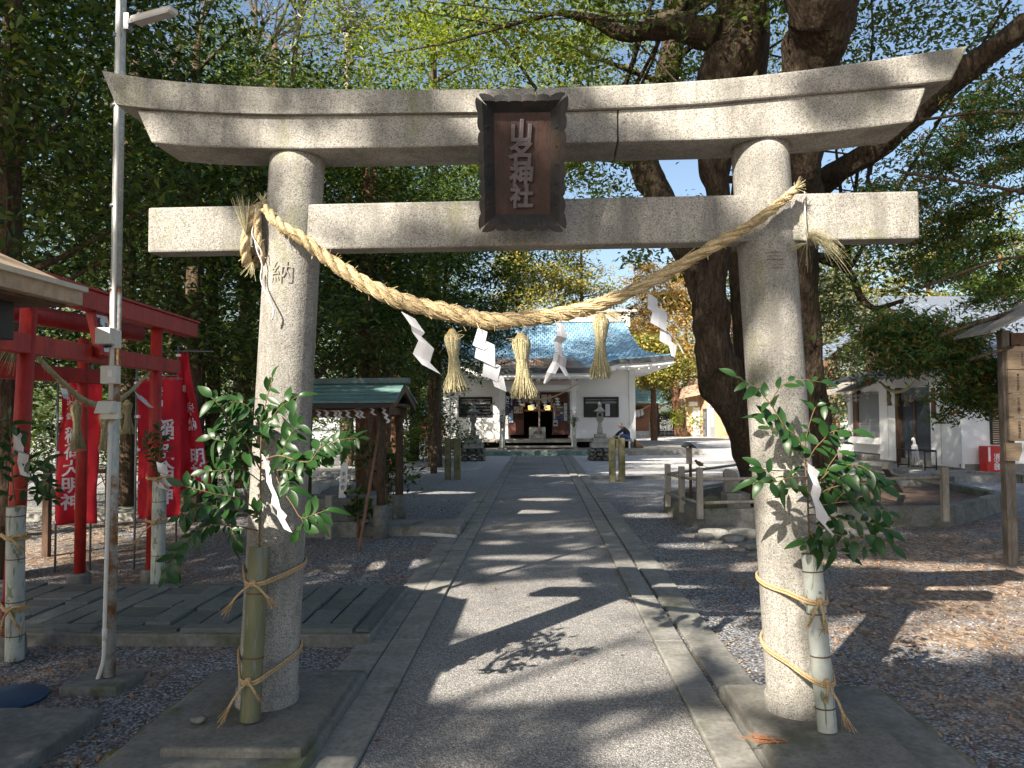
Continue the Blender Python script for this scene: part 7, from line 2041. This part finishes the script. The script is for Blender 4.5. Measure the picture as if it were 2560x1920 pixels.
# ------------------------------------------------------------------ left grove
G1 = 'dark evergreen trees of the left grove'
def grove(label, x, y, h, r, z0, seed, leaf=.10, mat=None, nc=110, per=170, group=G1, nm='evergreen_tree', tr_r=.16, lean=(0, 0), limbs=18, bk=None, cs=.95, prune=True, up=.9, extra=()):
    mat = mat or F_DARK
    tp_ = [(x, y, -.1), (x+lean[0]*.3, y+lean[1]*.3, h*.35), (x+lean[0], y+lean[1], h*.92)]
    n = 4; cr = []
    qq = random.Random(seed)
    for i in range(n):
        f = (i+.5)/n; z = z0+(h-z0)*f; rr = r*(1-.45*abs(f-.35)*1.6)
        cr.append((x+lean[0]*f+qq.uniform(-.3, .3)*r, y+lean[1]*f+qq.uniform(-.3, .3)*r, z, rr*qq.uniform(.8, 1.1), rr*qq.uniform(.8, 1.1), (h-z0)/n*.75))
    cr += list(extra)
    return tree(nm, label, 'tree', (x, y, 0), [(tp_, [tr_r, tr_r*.8, tr_r*.35])], cr, int(nc*.8), int(per*1.3), cs, leaf, mat, bk or BARK_D, seed, group, limbs, prune, up=up, flatten=.36)
grove('dark evergreen tree overhanging the top left corner', -5.4, 7.6, 9.0, 1.9, 3.0, 101, .115, nc=130, per=130)
grove('dark evergreen tree behind the red gates', -7.4, 9.6, 9.5, 2.4, 1.6, 102, .13, nc=150, per=180)
grove('dark evergreen tree right of the lamp pole, behind the furled banner', -5.3, 11.6, 8.0, 2.2, 2.6, 103, .13, nc=150, per=140)
grove('dark evergreen tree behind the left granite pillar', -4.5, 14.5, 8.0, 2.2, 2.6, 104, .13, nc=140, per=170, lean=(.3, 0))
grove('dark evergreen tree deep in the grove at the left edge', -10.5, 13.5, 12, 3.2, 1.2, 105, .12, nc=150, per=160)
grove('tall dark evergreen at the back of the left grove', -8.2, 17.0, 11, 2.8, 1.0, 106, .12, nc=150, per=170)
grove('evergreen with a leafy crown leaning over the left half of the hall', -2.9, 21.0, 8.6, 2.9, 3.4, 107, .13, nc=200, per=190, lean=(.5, .3), tr_r=.09, cs=.85, extra=[(-1.0, 20.6, 5.9, 1.5, 1.2, 1.0), (-2.0, 20.6, 4.4, 1.3, 1.0, .8), (-2.7, 20.6, 3.2, 1.0, .8, .7)])
grove('evergreen with reddish trunk behind the water pavilion', -3.5, 16.3, 8.0, 2.0, 3.6, 108, .105, nc=110, per=160, bk=BARK_R, tr_r=.13)
grove('evergreen with twin reddish stem behind the water pavilion', -4.3, 18.5, 9.0, 2.4, 2.8, 109, .12, nc=130, per=160, bk=BARK_R, tr_r=.15)
grove('evergreen standing left of the hall', -6.0, 24.0, 8.5, 2.8, .8, 110, .14, F_MID, nc=140, per=150)
grove('low bushy evergreen at the left corner of the hall', -4.4, 26.5, 4.2, 1.7, .2, 111, .12, F_DARK, nc=100, per=150, tr_r=.1)
grove('broad evergreen far back in the left grove', -13, 22, 12, 4.0, .5, 112, .15, F_MID, nc=160, per=150)
grove('slender evergreen between the red gates and the pavilion', -6.4, 14.2, 7.0, 1.8, .6, 113, .10, nc=120, per=160)
for i, (px, py, d, yt) in enumerate(((905, 1237, 15.2, 560), (958, 1200, 16.5, 520), (985, 1180, 17.5, 560), (1035, 1150, 20, 640), (520, 1250, 12.5, 600), (600, 1220, 14, 520), (310, 1270, 11.5, 500))):
    p = gp(px, py); a = ap(px+12, yt, p.y)
    b = B(); b.tube(spline([(p.x, p.y, -.1), p.lerp(a, .4)+Vector((.06, 0, 0)), a, a+Vector((.1, 0, 2.5))], 16), list(np.linspace(.15, .09, 16)), 9, jit=.12)
    t = thing('evergreen_tree', ('slim reddish bare trunk behind the pavilion post', 'second slim reddish trunk behind the pavilion roof', 'sunlit reddish trunk among those behind the pavilion roof', 'slim dark trunk between pavilion and hall', 'thick grey brown trunk behind the furled red banner', 'slim trunk behind the left granite pillar', 'dark trunk behind the red banners')[i], 'tree', (p.x, p.y, 0), 0, 'bare trunks under the left grove')
    b.build('trunk', BARK_R if i in (0, 1, 2) else BARK_D, t, True)
    cc = np.random.default_rng(i).normal(0, .55, (900, 3))*np.array([1.3, 1.3, .8])+np.array(a)+np.array([.1, 0, 2.4])
    foliage('crown', cc-np.array([p.x, p.y, 0]), .11, F_DARK, t, 300+i)
# sunlit foliage over the gate, middle distance
G2 = 'sunlit leafy trees above the granite gate'
grove('bright yellow green leafy tree above the left half of the granite gate', -3.2, 23.5, 14.6, 3.0, 9.3, 121, .15, F_LIME, nc=130, per=150, group=G2, nm='leafy_tree', tr_r=.24, prune=False)
grove('tall bright green tree far behind the hall, above the name plaque', -3.6, 43.5, 25, 5.0, 13.5, 122, .24, F_LIME, nc=170, per=130, group=G2, nm='leafy_tree', tr_r=.13, prune=False, cs=1.2, lean=(6.5, 0))
grove('loose sunny tree at the upper left behind the bare branches', -9.5, 25, 15, 3.4, 7.0, 123, .15, F_MID, nc=100, per=110, group=G2, nm='leafy_tree', tr_r=.22, prune=False)
G3 = 'cedars behind the left grove'
for i, (x, y, h, r, m_) in enumerate(((-6.8, 27, 17, 2.2, F_GREY), (-10.5, 30, 18, 2.6, F_CEDAR), (-14.5, 28, 17, 2.8, F_GREY), (-18, 33, 18, 3, F_CEDAR))):
    grove(('grey green cedar with pale trunk at the upper left', 'russet tinged cedar behind the grove', 'grey green cedar at the far left', 'cedar deep at the far left edge')[i], x, y, h, r, 5.0, 131+i, .20, m_, nc=80, per=100, group=G3, nm='cedar_tree', tr_r=.26, bk=BARK_R if i else BARK_P, limbs=24, prune=False)
# bare branching saplings against the sky, upper left
def bare(label, base_px, top_px, d, r, seed, bk):
    p = gp(*base_px) if base_px[1] > 1100 else ap(*base_px, d); p = Vector((p.x, d, 0)); a = ap(*top_px, d); qq = random.Random(seed)
    t = thing('bare_tree', label, 'tree', p, 0, 'bare branching trees at the upper left')
    m_ = p.lerp(a, .55)+Vector((qq.uniform(-.3, .3), 0, 0)); C = spline([p, m_, a], 20)
    b = B(); b.tube(C, list(np.linspace(r, r*.25, 20)), 8, jit=.1); b.build('trunk', bk, t, True)
    b = B()
    def br(s, dr, L, rr, lev):
        e = s+dr*L; m2 = s.lerp(e, .5)+Vector((qq.gauss(0, .08), qq.gauss(0, .08), qq.gauss(0, .08)))*L
        C2 = spline([s, m2, e], 7); b.tube(C2, list(np.linspace(rr, rr*.45, 7)), 5, cap=False)
        if lev:
            for k in range(3):
                f = qq.uniform(.3, 1); dd = (dr+Vector((qq.gauss(0, .5), qq.gauss(0, .5), qq.gauss(.1, .4)))).normalized()
                br(C2[int(f*6)], dd, L*qq.uniform(.45, .7), rr*.5, lev-1)
    for k in range(11):
        i = qq.randrange(8, 20); br(C[i], Vector((qq.gauss(0, 1), qq.gauss(0, .6), qq.uniform(.3, 1.2))).normalized(), qq.uniform(1.0, 2.2), r*.42, 3)
    b.build('branches', bk, t, True)['kind'] = 'stuff'
bare('bare branching tree left of the bare pale tree, above the gate', (585, 1200), (520, -60), 15.5, .085, 1, BARK_D)
bare('pale bare tree catching the sun above the left end of the gate', (660, 1180), (640, -120), 19.0, .12, 2, BARK_P)
bare('bare twiggy tree nearest the plaque, above the gate', (720, 1180), (760, -80), 20.5, .10, 3, BARK_D)
# ------------------------------------------------------------------ trees behind the hall and beyond
G4 = 'cedars behind the shrine hall'
cedars = [(-1.2, 44, 13.5, 2.6, F_CEDAR, 'yellow green cedar right behind the hall ridge', 2.5), (2.6, 46, 13, 2.4, F_CEDAR, 'tall yellow green cedar behind the right end of the ridge', 2.5), (8.4, 56, 12.5, 2.8, F_ORANGE, 'orange tinted cedar right of the hall roof', 5.2), (12.0, 63, 15.0, 3.0, F_ORANGE, 'taller orange cedar behind the first orange one', 5.0),
          (9.4, 62, 8, 3.0, F_DARK, 'dark tree between the small shrine and the shed', 1.5), (16.5, 66, 15, 3.6, F_GREY, 'grey green cedar behind the shed', 4.0), (-6.5, 46, 14, 3.2, F_MID, 'mid green tree behind the left of the hall', 2.5), (19, 50, 12, 3.8, F_GREY, 'grey green pine left of the office roof', 2.5), (14.6, 39, 9.0, 2.4, F_GREY, 'soft grey green pine behind the right trunk', 1.5), (21, 42, 12, 4, F_CEDAR, 'straw coloured bamboo grove behind the office roof', 2.5), (26, 38, 13, 4.5, F_CEDAR, 'yellowish trees behind the office at the right edge', 2.5), (6.2, 42, 5.6, 1.0, F_CEDAR, 'low yellow green cedar bough beside the right corner of the hall', 3.2), (19.5, 33, 9, 3.2, F_MID, 'mid green tree behind the office ridge', 2.0)]
for i, (x, y, h, r, m_, lab, Z0_) in enumerate(cedars):
    grove(lab, x, y, h, r, Z0_, 141+i, .24, m_, nc=170 if y > 40 and x < 4 else 130, per=120, group=G4, nm='cedar_tree', tr_r=.2, bk=BARK_R, limbs=20, prune=False)
p = zc1(990, 1290, 53); b = B(); b.tube([(p.x+.35, 53, -.1), (p.x, 53, .6), (p.x-.15, 53, 3), (p.x, 53, 6)], [.55, .32, .28, .2], 12, jit=.12)
t = thing('cedar_tree', 'reddish cedar with flaring trunk foot left of the shed', 'tree', (p.x, 53, 0), 0, G4); b.build('trunk', BARK_R, t, True)
cc = np.random.default_rng(77).normal(0, 1, (2600, 3))*np.array([1.3, 1.2, 1.6])+np.array([0, 0, 6.2]); foliage('crown', cc, .22, F_ORANGE, t, 77)
# far wood closing the horizon
cc = []
qq = np.random.default_rng(5)
for k in range(330):
    a = qq.uniform(-1.05, 1.05); R_ = qq.uniform(72, 88); h = qq.uniform(.5, 11 if abs(a) > .12 else 7)
    c = np.array([R_*math.sin(a), R_*math.cos(a), h]); cc.append(c+qq.normal(0, .9, (170, 3))*np.array([1.6, 1.2, 1.1]))
cc = np.concatenate(cc); o = foliage('far_wood', cc, .5, F_MID, None, 9); TRI[0] += 2*len(cc)
tag(o, kind='stuff')
cc = []
for k in range(150):
    x = qq.uniform(-30, -13); y = 14+qq.uniform(0, 26); h = qq.uniform(.3, 6)
    cc.append(np.array([x, y, h])+qq.normal(0, .6, (160, 3))*np.array([1.4, 1.2, 1.0]))
cc = np.concatenate(cc); o = foliage('thicket', cc, .2, F_DARK, None, 10); tag(o, kind='stuff'); TRI[0] += 2*len(cc)
# shrubs
def shrub(label, p, r, h, n, seed, mat=F_SHRUB, size=.12, grp='shrubs and young plants'):
    t = thing('shrub', label, 'shrub', p, 0, grp); qq = np.random.default_rng(seed); b = B(); P_ = []
    for k in range(7):
        e = Vector((qq.normal(0, r*.6), qq.normal(0, r*.5), h*qq.uniform(.45, 1))); b.tube(spline([(0, 0, -.05), e*.5+Vector((0, 0, h*.1)), e], 7), list(np.linspace(.012, .004, 7)), 5)
        P_.append(np.array(e)+qq.normal(0, 1, (n//7, 3))*np.array([r*.38, r*.38, h*.14]))
    b.build('stems', STEM, t)['kind'] = 'stuff'; P_ = np.concatenate(P_); P_[:, 2] = np.maximum(P_[:, 2], .05); foliage('leaves', P_, size, mat, t, seed, .4, .6, .2)
shrub('dark glossy shrub beside the path, right of the pavilion post', Vector((gp(992, 1262).x, 12.6, 0)), .34, 1.05, 330, 1, F_DARK, .15)
shrub('small long leaved plant in front of the stone basin', gp(895, 1345), .16, .62, 90, 2, F_DARK, .17)
shrub('round green bush at the foot of the grove, left of the hall', Vector((-4.6, 22.5, 0)), .9, 1.6, 700, 3, F_MID, .12)
shrub('low green bush between the pavilion and the hall', Vector((-3.4, 24.5, 0)), .8, 1.3, 600, 4, F_MID, .12)
shrub('dark undergrowth behind the red banners', Vector((-8.2, 13.2, 0)), 1.0, 1.4, 700, 5, F_DARK, .12)
shrub('sunny undergrowth far left behind the banners', Vector((-8.6, 15.2, 0)), 1.2, 1.7, 700, 6, F_MID, .12)
shrub('leafy undergrowth behind the furled banner', Vector((-4.9, 13.0, 0)), .7, 1.5, 500, 7, F_DARK, .11)
shrub('bright green shrub beside the shed', Vector((zc1(1100, 1300, 52).x, 52, 0)), .7, 1.7, 300, 8, F_LIME, .25)
shrub('grey green bush left of the office', Vector((9.2, 27.5, 0)), 1.2, 2.2, 700, 9, F_GREY, .16)
shrub('dark bush under the pale screen of the office', Vector((8.3, 26.5, 0)), .7, 1.1, 400, 10, F_DARK, .14)
# trees standing behind the viewer and beside the place: they shade it
G5 = 'shade trees round the entrance, outside the picture'
sp_ = [(-.2, 3.2, 9.5, 2.6), (2.6, 3.4, 10, 2.6), (-2.6, 4.6, 10.5, 2.3), (-3.5, 6.2, 9.5, 2.2), (-3.0, 8.8, 9.5, 2.2), (1.2, 6.2, 11.5, 2.7), (3.6, 6.6, 12.5, 2.6), (5.2, 4.6, 10.5, 2.6), (-2.2, 9.6, 9.0, 2.8), (.8, 10.6, 10.5, 2.8), (3.6, 10.4, 11.5, 2.8), (6.6, 9.6, 11, 2.8), (-1.2, 13.6, 9.5, 3.0), (2.4, 14.2, 11.5, 3.0), (6.2, 13.4, 12, 3.2), (9.5, 13, 12, 3.2),
       (.5, 18.5, 11, 3.2), (4.5, 18.2, 13, 3.2), (8.6, 18.0, 13, 3.2), (12.2, 19, 12, 3.0), (2.6, 33.0, 17, 3.0), (12.5, 24, 13, 3.0)]
roots = [((-11, -10, 0), 8.5, 'spreading shade tree behind the viewer to the left'), ((-5, -15, 0), 9.5, 'spreading shade tree straight behind the viewer'), ((-13.5, -3, 0), 8, 'spreading shade tree out of view beside the kiosk'), ((-14.5, 5, 0), 9, 'spreading shade tree out of view behind the red gates'),
         ((5.5, -5, 0), 8, 'spreading shade tree behind the viewer to the right'), ((-16.5, 13, 0), 13, 'lofty shade tree far out on the left'), ((9.5, 4.5, 0), 9, 'shade tree out of view beyond the notice board')]
crs = [[] for _ in roots]
for gx, gy, cz, r in sp_:
    x, y = gx-cz*LX, gy-cz*LY
    k = min(range(len(roots)), key=lambda i: math.hypot(roots[i][0][0]-x, roots[i][0][1]-y))
    crs[k].append((x, y, cz, r, r, r*.45))
for i, (bp, tz, lab) in enumerate(roots):
    if not crs[i]: continue
    P0 = Vector(bp); tops = [([P0+Vector((0, 0, -.1)), P0+Vector((.2, .1, tz*.5)), P0+Vector((0, 0, tz))], [.30, .25, .16])]
    for c in crs[i]:
        e = Vector(c[:3]); s0 = P0+Vector((.05, 0, tz*.9)); m_ = s0.lerp(e, .5)+Vector((0, 0, .5)); tops.append(([s0, m_, e], [.10, .06, .02]))
    tree('shade_tree', lab, 'tree', bp, tops, crs[i], 66*len(crs[i]), 230, .75, .13, F_CAMP, BARK_C, 201+i, G5, 6*len(crs[i]), lr=.03)

# ------------------------------------------------------------------ loose gravel and fallen leaves near the viewer
qg = np.random.default_rng(8)
def off_path(x, y):
    k = ((x < -1.30) | (x > 1.27))
    k &= ~((x < -1.15) & (x > -7.6) & (y > 5.28) & (y < 6.9))
    k &= ~((x > -1.96) & (x < -1.02) & (y > 3.1) & (y < 4.65)); k &= ~((x > .97) & (x < 1.9) & (y > 2.9) & (y < 4.45)); k &= ~((x < -2.28) & (y < 4.04))
    return k
N = 30000
r_ = 2.6+9.5*qg.random(N)**1.35; a_ = qg.uniform(-.72, .68, N); X, Y = r_*np.sin(a_)*1.05, r_*np.cos(a_)
k = off_path(X, Y); X, Y = X[k], Y[k]; N = len(X)
S = qg.uniform(.005, .012, N)*(1+.04*Y)
base = np.array([(1, 0, 0), (-.5, .87, 0), (-.5, -.87, 0), (.1, .1, .62)])
V = np.empty((N, 4, 3), np.float32); an = qg.uniform(0, 6.28, N); c, s = np.cos(an), np.sin(an)
for j in range(4):
    bx_, by_ = base[j, 0]*qg.uniform(.7, 1.2, N), base[j, 1]*qg.uniform(.6, 1.1, N)
    V[:, j, 0] = X+S*(c*bx_-s*by_); V[:, j, 1] = Y+S*(s*bx_+c*by_); V[:, j, 2] = S*base[j, 2]*qg.uniform(.5, 1.2, N)+(.000)
idx = np.arange(N*4, dtype=np.int32).reshape(N, 4); tri = np.stack([idx[:, [0, 1, 3]], idx[:, [1, 2, 3]], idx[:, [2, 0, 3]]], 1).reshape(-1)
me = bpy.data.meshes.new('loose_gravel'); me.vertices.add(N*4); me.vertices.foreach_set('co', V.ravel()); me.loops.add(N*9); me.loops.foreach_set('vertex_index', tri)
me.polygons.add(N*3); me.polygons.foreach_set('loop_start', np.arange(0, N*9, 3, dtype=np.int32)); me.update(calc_edges=True)
PB = NT('pebbles'); PB = PB.done(PB.ramp(PB.islands(), [(0, (.11, .118, .135)), (.5, (.22, .228, .25)), (.85, (.33, .335, .35)), (1, (.52, .51, .50))]), .85)
me.materials.append(PB); tag(mk('loose_gravel', me), kind='stuff'); TRI[0] += N*3
N = 15000
r_ = 2.7+12*qg.random(N)**1.2; a_ = qg.uniform(-.72, .68, N); X, Y = r_*np.sin(a_)*1.05, r_*np.cos(a_)
den = .5+.5*np.sin(X*1.9+1.3*np.sin(Y*1.1))*np.sin(Y*1.4+X)
k = off_path(X, Y) & (qg.random(N) < np.clip(den+.15+.12*(np.abs(X)-1.5), 0, 1)); X, Y = X[k], Y[k]
C = np.stack([X, Y, np.full(len(X), .010)], 1)
o = foliage('leaf_litter', C, .042, F_LITTER, None, 12, .40, 6.0, 0.0, .10); tag(o, kind='stuff'); TRI[0] += 2*len(C)
C = np.stack([qg.uniform(-.8, .75, 90), 2.9+qg.random(90)*9, np.full(90, .02)], 1)
o = foliage('path_leaves', C, .035, F_LITTER, None, 13, .5, 5.0, 0.0, .2); tag(o, kind='stuff')
print('LEAF TRIS', TRI[0], 'OBJECTS', len(bpy.data.objects))
